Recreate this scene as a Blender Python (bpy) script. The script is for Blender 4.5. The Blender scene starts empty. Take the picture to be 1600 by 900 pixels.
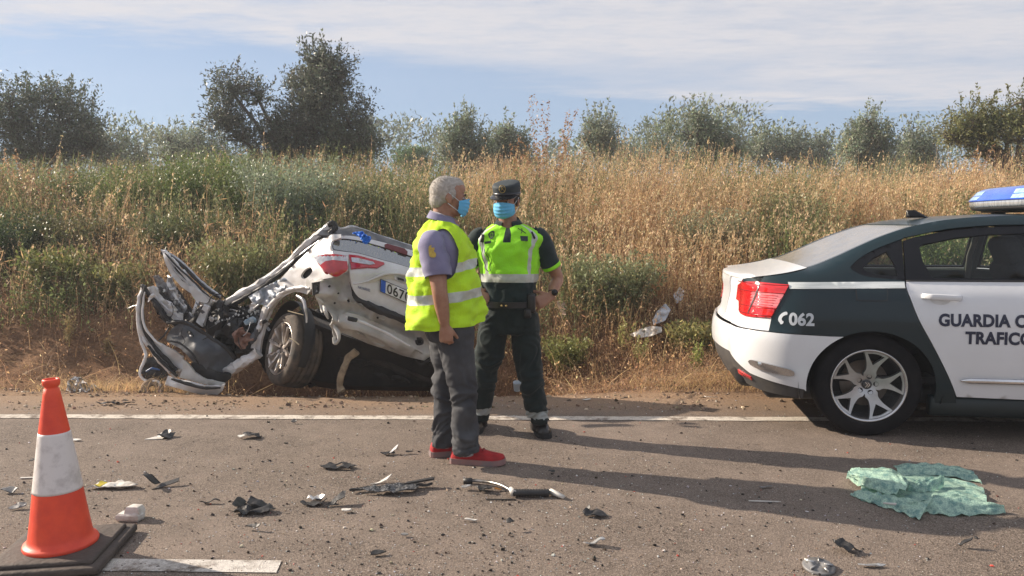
import bpy, math, random
import numpy as np
from mathutils import Vector, Matrix, noise
from mathutils.geometry import delaunay_2d_cdt

random.seed(7)
RNG = np.random.default_rng(7)
sc = bpy.context.scene
COL = sc.collection
PI = math.pi

# ------------------------------------------------------------------ camera
CAM_H = 1.43
CAM_F = 1200.0                       # focal length in pixels of a 1600 wide frame
CAM_T = math.atan(103 / 1200.0)      # downward tilt
cam = bpy.data.cameras.new("camera")
cam.sensor_width = 36.0
cam.lens = 36.0 * CAM_F / 1600.0
cam.clip_start = 0.05
cam.clip_end = 3000.0
camo = bpy.data.objects.new("camera", cam)
COL.objects.link(camo)
camo.location = (0, 0, CAM_H)
camo.rotation_euler = (PI / 2 - CAM_T, 0, 0)
sc.camera = camo

# ------------------------------------------------------------------ light
SUN_EL = math.radians(27.0)
SUN_DIR = Vector((-math.cos(math.radians(18.3)) * math.cos(SUN_EL),
                  math.sin(math.radians(18.3)) * math.cos(SUN_EL), math.sin(SUN_EL)))   # towards the sun
sun = bpy.data.lights.new("sun", 'SUN')
sun.energy = 4.6
sun.angle = math.radians(0.55)
sun.color = (1.0, 0.86, 0.70)
suno = bpy.data.objects.new("sun", sun)
COL.objects.link(suno)
suno.rotation_euler = SUN_DIR.to_track_quat('Z', 'Y').to_euler()
suno.location = (-20, 8, 12)

world = bpy.data.worlds.new("World")
sc.world = world
world.use_nodes = True
def build_world():
    nt = world.node_tree
    nt.nodes.clear()
    L = nt.links.new
    def N(t, **k):
        n = nt.nodes.new(t)
        for a, b in k.items():
            setattr(n, a, b)
        return n
    def M(op, a, b=None, c=None, clamp=False):
        n = N('ShaderNodeMath', operation=op)
        n.use_clamp = clamp
        for i, v in enumerate((a, b, c)):
            if v is None:
                continue
            if isinstance(v, (int, float)):
                n.inputs[i].default_value = v
            else:
                L(v, n.inputs[i])
        return n.outputs[0]
    out = N('ShaderNodeOutputWorld')
    bg = N('ShaderNodeBackground')
    bg.inputs['Strength'].default_value = 0.066
    L(bg.outputs[0], out.inputs[0])
    sky = N('ShaderNodeTexSky')
    sky.sky_type = 'NISHITA'
    sky.sun_disc = False
    sky.sun_elevation = SUN_EL
    sky.sun_rotation = math.atan2(SUN_DIR.x, SUN_DIR.y)
    sky.altitude = 300
    sky.air_density = 1.0
    sky.dust_density = SKY_DUST
    sky.ozone_density = 4.0
    tc = N('ShaderNodeTexCoord')
    sep = N('ShaderNodeSeparateXYZ')
    L(tc.outputs['Generated'], sep.inputs[0])
    z = M('MAXIMUM', sep.outputs[2], 0.03)
    u = M('DIVIDE', sep.outputs[0], z)
    v = M('DIVIDE', sep.outputs[1], z)
    def noise_at(su, sv, scale, detail, rough, off=0.0):
        cb = N('ShaderNodeCombineXYZ')
        L(M('MULTIPLY', u, su), cb.inputs[0])
        L(M('MULTIPLY', v, sv), cb.inputs[1])
        cb.inputs[2].default_value = off
        n = N('ShaderNodeTexNoise')
        n.inputs['Scale'].default_value = scale
        n.inputs['Detail'].default_value = detail
        n.inputs['Roughness'].default_value = rough
        L(cb.outputs[0], n.inputs['Vector'])
        return n.outputs['Fac']
    n1 = noise_at(0.35, 1.0, 0.8, 6, 0.6)
    n2 = noise_at(1.0, 1.6, 2.4, 7, 0.65, 3.0)
    n3 = noise_at(0.5, 1.0, 0.45, 4, 0.5, 9.0)
    ramp = M('SMOOTH_MIN', M('MAXIMUM', M('MULTIPLY_ADD', u, 0.85, 5.75), 4.5), 6.9, 0.6)
    e = M('SUBTRACT', ramp, v)
    e = M('ADD', e, M('MULTIPLY', M('SUBTRACT', n1, 0.5), 2.0))
    e = M('ADD', e, M('MULTIPLY', M('SUBTRACT', n2, 0.5), 1.1))
    mask = M('DIVIDE', e, 0.7, clamp=True)
    n4 = noise_at(1.3, 3.2, 5.0, 5, 0.6, 14.0)
    tex = M('MULTIPLY', M('MULTIPLY_ADD', n2, 1.5, 0.16, clamp=True), M('MULTIPLY_ADD', n4, 0.7, 0.62, clamp=True))
    thin = M('MULTIPLY_ADD', M('SUBTRACT', n3, 0.42), 5.0, 0.45, clamp=True)
    fac = M('MULTIPLY', M('MULTIPLY', mask, M('MULTIPLY_ADD', thin, 0.72, 0.28)), tex, clamp=True)
    veil = N('ShaderNodeMix', data_type='RGBA')
    veil.inputs['Factor'].default_value = 0.64
    L(sky.outputs[0], veil.inputs['A'])
    veil.inputs['B'].default_value = (2.55, 3.35, 4.7, 1)
    mix = N('ShaderNodeMix', data_type='RGBA')
    L(fac, mix.inputs['Factor'])
    L(veil.outputs['Result'], mix.inputs['A'])
    mix.inputs['B'].default_value = CLOUD + (1,)
    L(mix.outputs['Result'], bg.inputs['Color'])
SKY_DUST = 0.25
CLOUD = (5.1, 5.05, 5.35)
build_world()

sc.view_settings.view_transform = 'Standard'
sc.view_settings.look = 'None'
sc.view_settings.gamma = 1.0
sc.view_settings.exposure = 1.06
sc.render.engine = 'CYCLES'
sc.cycles.use_denoising = True
sc.cycles.max_bounces = 6
sc.cycles.transparent_max_bounces = 16
sc.cycles.caustics_reflective = False
sc.cycles.caustics_refractive = False

# ------------------------------------------------------------------ helpers
def ray(px, py):
    u = (px - 800) / CAM_F
    v = -(py - 450) / CAM_F
    c, s = math.cos(CAM_T), math.sin(CAM_T)
    return Vector((u, c + v * s, -s + v * c))

def P(px, py, Y):
    """world point seen at photo pixel (px, py) standing Y metres in front of the camera"""
    d = ray(px, py)
    return Vector((0, 0, CAM_H)) + d * (Y / d.y)

def G(px, py, z=0.0):
    d = ray(px, py)
    return Vector((0, 0, CAM_H)) + d * ((z - CAM_H) / d.z)

def V(*a):
    return Vector(a)

def srgb(r, g, b):
    f = lambda c: (c / 255 / 12.92) if c / 255 <= 0.04045 else ((c / 255 + 0.055) / 1.055) ** 2.4
    return (f(r), f(g), f(b))

MATS = {}
def mat(name, c, rough=0.55, metal=0.0, c2=None, scale=6.0, amt=1.0, detail=5, bump=0.0, bscale=40.0,
        spec=0.5, coat=0.0, alpha=None, sheen=0.0, stretch=(1, 1, 1), contrast=(0.35, 0.65), subsurf=0.0):
    """principled material whose base colour wanders between c and c2"""
    if name in MATS:
        return MATS[name]
    m = bpy.data.materials.new(name)
    m.use_nodes = True
    nt = m.node_tree
    b = nt.nodes['Principled BSDF']
    L = nt.links.new
    if c2 is None:
        c2 = tuple(x * 0.82 for x in c)
    tc = nt.nodes.new('ShaderNodeTexCoord')
    mp = nt.nodes.new('ShaderNodeMapping')
    mp.inputs['Scale'].default_value = stretch
    L(tc.outputs['Object'], mp.inputs[0])
    n = nt.nodes.new('ShaderNodeTexNoise')
    n.inputs['Scale'].default_value = scale
    n.inputs['Detail'].default_value = detail
    n.inputs['Roughness'].default_value = 0.6
    L(mp.outputs[0], n.inputs['Vector'])
    r = nt.nodes.new('ShaderNodeMapRange')
    r.inputs['From Min'].default_value = contrast[0]
    r.inputs['From Max'].default_value = contrast[1]
    r.inputs['To Max'].default_value = amt
    L(n.outputs['Fac'], r.inputs['Value'])
    mx = nt.nodes.new('ShaderNodeMix')
    mx.data_type = 'RGBA'
    L(r.outputs[0], mx.inputs['Factor'])
    mx.inputs['A'].default_value = tuple(c) + (1,)
    mx.inputs['B'].default_value = tuple(c2) + (1,)
    L(mx.outputs['Result'], b.inputs['Base Color'])
    b.inputs['Roughness'].default_value = rough
    b.inputs['Metallic'].default_value = metal
    b.inputs['Specular IOR Level'].default_value = spec
    b.inputs['Coat Weight'].default_value = coat
    b.inputs['Coat Roughness'].default_value = 0.06
    b.inputs['Sheen Weight'].default_value = sheen
    if subsurf:
        b.inputs['Subsurface Weight'].default_value = subsurf
        b.inputs['Subsurface Radius'].default_value = (0.01, 0.004, 0.002)
    if bump:
        nb = nt.nodes.new('ShaderNodeTexNoise')
        nb.inputs['Scale'].default_value = bscale
        nb.inputs['Detail'].default_value = 4
        L(mp.outputs[0], nb.inputs['Vector'])
        bp = nt.nodes.new('ShaderNodeBump')
        bp.inputs['Strength'].default_value = bump
        bp.inputs['Distance'].default_value = 0.01
        L(nb.outputs['Fac'], bp.inputs['Height'])
        L(bp.outputs[0], b.inputs['Normal'])
    MATS[name] = m
    return m

def glass(name, tint, refl=0.12, rough=0.02, opac=0.0, dirt=(0.4, 0.38, 0.35)):
    """thin pane: tinted see-through plus mirror, a little dust"""
    if name in MATS:
        return MATS[name]
    m = bpy.data.materials.new(name)
    m.use_nodes = True
    nt = m.node_tree
    nt.nodes.clear()
    L = nt.links.new
    out = nt.nodes.new('ShaderNodeOutputMaterial')
    tr = nt.nodes.new('ShaderNodeBsdfTransparent')
    tr.inputs[0].default_value = tuple(tint) + (1,)
    gl = nt.nodes.new('ShaderNodeBsdfGlossy')
    gl.inputs['Roughness'].default_value = rough
    gl.inputs[0].default_value = (0.9, 0.93, 0.95, 1)
    lw = nt.nodes.new('ShaderNodeFresnel')
    lw.inputs[0].default_value = 1.45
    mr = nt.nodes.new('ShaderNodeMath')
    mr.operation = 'MULTIPLY_ADD'
    mr.inputs[1].default_value = 0.8
    mr.inputs[2].default_value = refl
    mr.use_clamp = True
    L(lw.outputs[0], mr.inputs[0])
    mx = nt.nodes.new('ShaderNodeMixShader')
    L(mr.outputs[0], mx.inputs[0])
    L(tr.outputs[0], mx.inputs[1])
    L(gl.outputs[0], mx.inputs[2])
    df = nt.nodes.new('ShaderNodeBsdfDiffuse')
    df.inputs[0].default_value = tuple(dirt) + (1,)
    tc = nt.nodes.new('ShaderNodeTexCoord')
    n = nt.nodes.new('ShaderNodeTexNoise')
    n.inputs['Scale'].default_value = 7
    n.inputs['Detail'].default_value = 6
    L(tc.outputs['Object'], n.inputs['Vector'])
    m2 = nt.nodes.new('ShaderNodeMath')
    m2.operation = 'MULTIPLY'
    m2.inputs[1].default_value = opac * 2
    m2.use_clamp = True
    L(n.outputs['Fac'], m2.inputs[0])
    mx2 = nt.nodes.new('ShaderNodeMixShader')
    L(m2.outputs[0], mx2.inputs[0])
    L(mx.outputs[0], mx2.inputs[1])
    L(df.outputs[0], mx2.inputs[2])
    L(mx2.outputs[0], out.inputs[0])
    MATS[name] = m
    return m

WM = {}      # world matrix of every thing root
def thing(name, label, cat, loc=(0, 0, 0), rot=(0, 0, 0), group=None):
    o = bpy.data.objects.new(name, None)
    COL.objects.link(o)
    o.empty_display_size = 0.2
    o.location = loc
    o.rotation_euler = rot
    o['label'] = label
    o['category'] = cat
    if group:
        o['group'] = group
    from mathutils import Euler
    WM[o.name] = Matrix.Translation(Vector(loc)) @ Euler(rot).to_matrix().to_4x4()
    return o

def root_inv(o):
    while o.name not in WM: o = o.parent
    return WM[o.name].inverted()

def tag(o, label=None, cat=None, group=None, kind=None):
    if label: o['label'] = label
    if cat: o['category'] = cat
    if group: o['group'] = group
    if kind: o['kind'] = kind
    return o

def mesh_of(name, verts, faces, mats, matidx=None, smooth=True):
    me = bpy.data.meshes.new(name)
    me.from_pydata([tuple(v) for v in verts], [], [tuple(f) for f in faces])
    for m in (mats if isinstance(mats, (list, tuple)) else [mats]):
        me.materials.append(m)
    if matidx is not None:
        me.polygons.foreach_set('material_index', np.array(matidx, dtype=np.int32))
    if smooth is True:
        me.polygons.foreach_set('use_smooth', np.ones(len(me.polygons), dtype=bool))
    elif smooth not in (False, None):
        me.polygons.foreach_set('use_smooth', np.array(smooth, dtype=bool))
    me.update()
    return me

def link(name, me, parent=None, loc=None):
    o = bpy.data.objects.new(name, me)
    COL.objects.link(o)
    if parent is not None:
        o.parent = parent
    if loc is not None:
        o.location = loc
    return o

class MB:
    """collects shapes; build() links them as ONE mesh object"""
    def __init__(self):
        self.v = []; self.f = []; self.m = []; self.s = []
    def add(self, verts, faces, mi=0, smooth=True):
        o = len(self.v)
        self.v += [Vector(p) for p in verts]
        self.f += [tuple(i + o for i in f) for f in faces]
        self.m += [mi] * len(faces)
        self.s += [smooth] * len(faces)
        return self
    def box(self, c, size, M=None, mi=0, bev=0.0):
        sx, sy, sz = [a / 2 for a in size]
        c = Vector(c)
        if bev <= 0:
            vs = [Vector((x, y, z)) for z in (-sz, sz) for y in (-sy, sy) for x in (-sx, sx)]
            fs = [(0, 2, 3, 1), (4, 5, 7, 6), (0, 1, 5, 4), (2, 6, 7, 3), (0, 4, 6, 2), (1, 3, 7, 5)]
            sm = False
        else:
            b = min(bev, sx * .99, sy * .99, sz * .99)
            vs = []; fs = []
            # rounded box: rings of a superellipse outline over z
            n = 4
            ang = []
            for k, (cx, cy) in enumerate([(1, 1), (-1, 1), (-1, -1), (1, -1)]):
                for j in range(n + 1):
                    t = PI / 2 * k + PI / 2 * j / n
                    ang.append((cx, cy, math.cos(t), math.sin(t)))
            levels = [(-sz, 0.0)] + [(-sz + b * (1 - math.cos(PI / 2 * j / 3)), math.sin(PI / 2 * j / 3)) for j in range(1, 4)]
            levels = levels + [(-z, q) for z, q in reversed(levels)]
            for z, q in levels:
                for cx, cy, ca, sa in ang:
                    vs.append(Vector((cx * (sx - b) + ca * b * q, cy * (sy - b) + sa * b * q, z)))
            K = len(ang)
            for r in range(len(levels) - 1):
                for i in range(K):
                    j = (i + 1) % K
                    fs.append((r * K + i, r * K + j, (r + 1) * K + j, (r + 1) * K + i))
            fs.append(tuple(range(K - 1, -1, -1)))
            fs.append(tuple((len(levels) - 1) * K + i for i in range(K)))
            sm = True
        if M is not None:
            vs = [M @ p for p in vs]
        self.add([p + c for p in vs], fs, mi, sm)
        return self
    def loft(self, rings, mi=0, caps=True, smooth=True, closed=True):
        K = len(rings[0])
        vs = [p for r in rings for p in r]
        fs = []
        for r in range(len(rings) - 1):
            for i in range(K if closed else K - 1):
                j = (i + 1) % K
                fs.append((r * K + i, r * K + j, (r + 1) * K + j, (r + 1) * K + i))
        if caps and closed:
            fs.append(tuple(range(K - 1, -1, -1)))
            fs.append(tuple((len(rings) - 1) * K + i for i in range(K)))
        self.add(vs, fs, mi, smooth)
        return self
    def tube(self, path, radii, n=10, mi=0, side=None, ratio=1.0, caps=True, power=1.0):
        """swept ellipse; radii scalar, list or list of (a, b); side = direction of the a axis"""
        path = [Vector(p) for p in path]
        rings = []
        prev = None
        for i, p in enumerate(path):
            t = (path[min(i + 1, len(path) - 1)] - path[max(i - 1, 0)])
            if t.length < 1e-9:
                t = Vector((0, 0, 1))
            t.normalize()
            if side is not None:
                s = Vector(side[i] if isinstance(side, list) else side)
            elif prev is not None:
                s = prev
            else:
                s = Vector((0, 0, 1)) if abs(t.z) < 0.9 else Vector((1, 0, 0))
            s = (s - t * s.dot(t))
            if s.length < 1e-6:
                s = t.orthogonal()
            s.normalize()
            prev = s
            w = t.cross(s)
            r = radii[i] if isinstance(radii, (list, tuple)) else radii
            a, b = r if isinstance(r, (list, tuple)) else (r, r * ratio)
            ring = []
            for k in range(n):
                an = 2 * PI * k / n
                ca, sa = math.cos(an), math.sin(an)
                if power != 1.0:
                    ca = math.copysign(abs(ca) ** power, ca); sa = math.copysign(abs(sa) ** power, sa)
                ring.append(p + s * (a * ca) + w * (b * sa))
            rings.append(ring)
        return self.loft(rings, mi, caps)
    def ell(self, c, r, M=None, mi=0, nu=14, nv=9):
        c = Vector(c)
        rings = []
        for i in range(nv + 1):
            th = PI * i / nv
            th = min(max(th, 0.02), PI - 0.02)
            rings.append([(lambda q: (M @ q if M is not None else q) + c)(
                Vector((r[0] * math.sin(th) * math.cos(2 * PI * k / nu), r[1] * math.sin(th) * math.sin(2 * PI * k / nu),
                        -r[2] * math.cos(th)))) for k in range(nu)])
        return self.loft(rings, mi)
    def lathe(self, prof, M=None, n=32, mi=0, caps=False, smooth=True):
        """prof: list of (radius, height) about the local z axis"""
        rings = []
        for r, h in prof:
            rings.append([(lambda q: M @ q if M is not None else q)(
                Vector((r * math.cos(2 * PI * k / n), r * math.sin(2 * PI * k / n), h))) for k in range(n)])
        return self.loft(rings, mi, caps, smooth)
    def build(self, name, mats, parent=None, world=False, smooth=None):
        vs = self.v
        if world and parent is not None:
            inv = root_inv(parent)
            vs = [inv @ p for p in vs]
        me = mesh_of(name, vs, self.f, mats, self.m, self.s if smooth is None else smooth)
        return link(name, me, parent)

def pchip(xs, ys):
    """smooth monotone interpolation"""
    xs = np.array(xs, float); ys = np.array(ys, float)
    h = np.diff(xs); d = np.diff(ys) / h
    m = np.zeros(len(xs))
    for i in range(1, len(xs) - 1):
        if d[i - 1] * d[i] > 0:
            w1 = 2 * h[i] + h[i - 1]; w2 = h[i] + 2 * h[i - 1]
            m[i] = (w1 + w2) / (w1 / d[i - 1] + w2 / d[i])
    m[0] = d[0]; m[-1] = d[-1]
    def f(x):
        x = min(max(x, xs[0]), xs[-1])
        i = min(max(int(np.searchsorted(xs, x)) - 1, 0), len(h) - 1)
        t = (x - xs[i]) / h[i]
        return ((2 * t ** 3 - 3 * t ** 2 + 1) * ys[i] + (t ** 3 - 2 * t ** 2 + t) * h[i] * m[i]
                + (-2 * t ** 3 + 3 * t ** 2) * ys[i + 1] + (t ** 3 - t ** 2) * h[i] * m[i + 1])
    return f

def cv(*pts, n=5, closed=False):
    """Catmull-Rom curve through the points (2-D or 3-D tuples)"""
    p = [Vector(q) if len(q) == 3 else Vector((q[0], q[1], 0)) for q in pts]
    two = len(pts[0]) == 2
    out = []
    K = len(p)
    rng = range(K if closed else K - 1)
    for i in rng:
        if closed:
            a, b, c, d = p[(i - 1) % K], p[i], p[(i + 1) % K], p[(i + 2) % K]
        else:
            a, b, c, d = p[max(i - 1, 0)], p[i], p[i + 1], p[min(i + 2, K - 1)]
        for j in range(n):
            t = j / n
            q = 0.5 * ((2 * b) + (c - a) * t + (2 * a - 5 * b + 4 * c - d) * t * t + (3 * b - a - 3 * c + d) * t ** 3)
            out.append(q)
    if not closed:
        out.append(p[-1])
    return [(q.x, q.y) for q in out] if two else out

def inpoly(pts, poly):
    pts = np.asarray(pts); poly = np.asarray(poly)
    x, y = pts[:, 0], pts[:, 1]
    r = np.zeros(len(pts), bool)
    j = len(poly) - 1
    for i in range(len(poly)):
        xi, yi = poly[i]; xj, yj = poly[j]
        c = ((yi > y) != (yj > y))
        with np.errstate(divide='ignore', invalid='ignore'):
            r ^= c & (x < (xj - xi) * (y - yi) / (yj - yi + 1e-15) + xi)
        j = i
    return r

def dens(line, step, closed):
    out = []
    K = len(line)
    for i in range(K if closed else K - 1):
        a = line[i]; b = line[(i + 1) % K]
        d = math.hypot(b[0] - a[0], b[1] - a[1])
        k = max(1, int(math.ceil(d / step)))
        for j in range(k):
            out.append((a[0] + (b[0] - a[0]) * j / k, a[1] + (b[1] - a[1]) * j / k))
    if not closed:
        out.append(line[-1])
    return out

def panel_mesh(outline, fn, step=0.04, holes=(), lines=(), matfn=None, thick=0.012, flip=False, back=True, mb=None, mi=0,
               grid=None):
    """flat outline in (a, b) laid on the surface fn(a, b) -> xyz, with real thickness and edges"""
    outline = dens(outline, step, True)
    pts = list(outline); edges = [(i, (i + 1) % len(outline)) for i in range(len(outline))]
    loops = [outline]
    for h in holes:
        h = dens(h, step, True)
        o = len(pts); pts += h
        edges += [(o + i, o + (i + 1) % len(h)) for i in range(len(h))]
        loops.append(h)
    for l in lines:
        l = dens(l, step, False)
        o = len(pts); pts += l
        edges += [(o + i, o + i + 1) for i in range(len(l) - 1)]
    A = np.array(outline)
    gs = grid or (step, step)
    gx = np.arange(A[:, 0].min() + gs[0] * .5, A[:, 0].max(), gs[0])
    gy = np.arange(A[:, 1].min() + gs[1] * .5, A[:, 1].max(), gs[1])
    if len(gx) and len(gy):
        gg = np.array([(x, y + (0.5 * gs[1] if i % 2 else 0)) for i, x in enumerate(gx) for y in gy])
        ok = inpoly(gg, outline)
        for h in holes:
            ok &= ~inpoly(gg, h)
        gg = gg[ok]
        allb = np.array(pts)
        if len(gg):
            dmin = np.array([np.min(np.hypot((allb[:, 0] - g[0]) / gs[0], (allb[:, 1] - g[1]) / gs[1])) for g in gg])
            gg = gg[dmin > 0.45]
            pts += [tuple(g) for g in gg]
    res = delaunay_2d_cdt([Vector(p) for p in pts], edges, [], 0, 1e-6)
    V2, F2 = res[0], res[2]
    V2n = np.array([(p.x, p.y) for p in V2])
    cen = np.array([V2n[list(f)].mean(0) for f in F2])
    ok = inpoly(cen, outline)
    for h in holes:
        ok &= ~inpoly(cen, h)
    F = [f for f, k in zip(F2, ok) if k]
    C = cen[ok]
    V3 = [Vector(fn(p[0], p[1])) for p in V2n]
    if flip:
        F = [tuple(reversed(f)) for f in F]
    nr = [Vector((0, 0, 0)) for _ in V3]
    for f in F:
        n = (V3[f[1]] - V3[f[0]]).cross(V3[f[2]] - V3[f[0]])
        for i in f:
            nr[i] += n
    nr = [n.normalized() if n.length > 0 else n for n in nr]
    mb = mb or MB()
    mids = [(matfn(c[0], c[1]) if matfn else mi) for c in C]
    o = len(mb.v)
    mb.v += V3
    for f, m in zip(F, mids):
        mb.f.append(tuple(i + o for i in f)); mb.m.append(m); mb.s.append(True)
    if thick:
        bk = [p - n * thick for p, n in zip(V3, nr)]
        cnt = {}
        for f, m in zip(F, mids):
            for i in range(3):
                e = (f[i], f[(i + 1) % 3])
                cnt[e] = m
        rim = [(e, m) for e, m in cnt.items() if (e[1], e[0]) not in cnt]
        for (a, b), m in rim:
            mb.add([V3[a], V3[b], bk[b], bk[a]], [(0, 3, 2, 1)], m, False)
        if back:
            o = len(mb.v)
            mb.v += bk
            for f, m in zip(F, mids):
                mb.f.append(tuple(i + o for i in reversed(f))); mb.m.append(m); mb.s.append(True)
    return mb

def panel(name, outline, fn, mats, parent=None, world=False, **k):
    return panel_mesh(outline, fn, **k).build(name, mats, parent, world)

def text_pts(s, size, bold=0.0, ext=0.0, space=1.0):
    cu = bpy.data.curves.new("lettering", 'FONT')
    cu.body = s; cu.size = size; cu.offset = bold; cu.space_character = space
    cu.resolution_u = 4
    o = bpy.data.objects.new("lettering", cu)
    COL.objects.link(o)
    dg = bpy.context.evaluated_depsgraph_get()
    me = bpy.data.meshes.new_from_object(o.evaluated_get(dg))
    vs = [(v.co.x, v.co.y) for v in me.vertices]
    fs = [tuple(p.vertices) for p in me.polygons]
    bpy.data.objects.remove(o); bpy.data.curves.remove(cu); bpy.data.meshes.remove(me)
    return vs, fs

def remesh(mb, voxel, smooth=4, factor=0.6):
    """fuse the overlapping shapes of mb into one continuous skin; returns verts, faces"""
    me = mesh_of("skin", mb.v, mb.f, [], None, True)
    o = bpy.data.objects.new("skin", me)
    COL.objects.link(o)
    r = o.modifiers.new("r", 'REMESH'); r.mode = 'VOXEL'; r.voxel_size = voxel; r.use_smooth_shade = True
    if smooth:
        s = o.modifiers.new("s", 'SMOOTH'); s.iterations = smooth; s.factor = factor
    dg = bpy.context.evaluated_depsgraph_get()
    m2 = bpy.data.meshes.new_from_object(o.evaluated_get(dg))
    bpy.data.objects.remove(o); bpy.data.meshes.remove(me)
    n = len(m2.vertices)
    co = np.empty(n * 3, np.float32); m2.vertices.foreach_get('co', co)
    nn = np.empty(n * 3, np.float32); m2.vertices.foreach_get('normal', nn)
    fs = [tuple(p.vertices) for p in m2.polygons]
    bpy.data.meshes.remove(m2)
    return co.reshape(-1, 3).astype(float), nn.reshape(-1, 3).astype(float), fs

def blob(c, r, seed=0, rough=0.3, n=2, flat=1.0):
    """small irregular lump (stones, clods, chips)"""
    rs = random.Random(seed)
    vs = []; fs = []
    nu, nv = 6, 4
    for i in range(nv + 1):
        th = PI * i / nv
        for k in range(nu):
            q = 1 + rs.uniform(-rough, rough)
            vs.append(Vector((r * q * math.sin(th) * math.cos(2 * PI * k / nu), r * q * math.sin(th) * math.sin(2 * PI * k / nu),
                              -r * q * flat * math.cos(th))) + Vector(c))
    for i in range(nv):
        for k in range(nu):
            j = (k + 1) % nu
            fs.append((i * nu + k, i * nu + j, (i + 1) * nu + j, (i + 1) * nu + k))
    return vs, fs
# ------------------------------------------------------------------ terrain and road
_base = pchip([-80, 6.25, 6.6, 7.0, 7.5, 8.3, 9.5, 11.5, 14, 20, 60, 500],
              [-0.02, -0.02, -0.03, -0.10, -0.12, 0.16, 0.70, 1.28, 1.50, 1.56, 1.58, 1.58])
_bx = np.linspace(-80, 500, 5801)
_by = np.array([_base(x) for x in _bx])
def hash_noise(x, y, s, seed=0):
    """cheap smooth value noise for arrays"""
    x = np.asarray(x, float) * s; y = np.asarray(y, float) * s
    xi = np.floor(x).astype(np.int64); yi = np.floor(y).astype(np.int64)
    fx = x - xi; fy = y - yi
    fx = fx * fx * (3 - 2 * fx); fy = fy * fy * (3 - 2 * fy)
    def h(a, b):
        n = (a * 374761393 + b * 668265263 + seed * 1274126177) & 0xffffffff
        n = ((n ^ (n >> 13)) * 1274126177) & 0xffffffff
        return ((n ^ (n >> 16)) & 0xffff) / 65535.0
    return ((h(xi, yi) * (1 - fx) + h(xi + 1, yi) * fx) * (1 - fy) + (h(xi, yi + 1) * (1 - fx) + h(xi + 1, yi + 1) * fx) * fy)
def ht(x, y):
    x = np.asarray(x, float); y = np.asarray(y, float)
    b = np.interp(y, _bx, _by)
    # deeper ditch where the wreck hangs
    dx = (x + 0.9) / 1.9
    b = b - 0.45 * np.exp(-dx ** 4) * np.exp(-((y - 7.45) / 0.62) ** 2)
    # steeper earth bank on the left
    b = b + 0.22 * np.exp(-((y - 8.3) / 0.7) ** 2) * (1 / (1 + np.exp((x + 2.0) * 1.5)))
    w = np.clip((y - 6.5) / 1.0, 0, 1)
    n = (hash_noise(x, y, 0.5, 1) - .5) * 0.28 + (hash_noise(x, y, 1.7, 2) - .5) * 0.14 + (hash_noise(x, y, 5.0, 3) - .5) * 0.07
    n += (hash_noise(x, y, 14.0, 5) - .5) * 0.05
    w2 = np.clip((y - 6.0) / 0.6, 0, 1) * (hash_noise(x, y, 9.0, 4) - .5) * 0.02
    return b + n * w + w2

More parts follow.
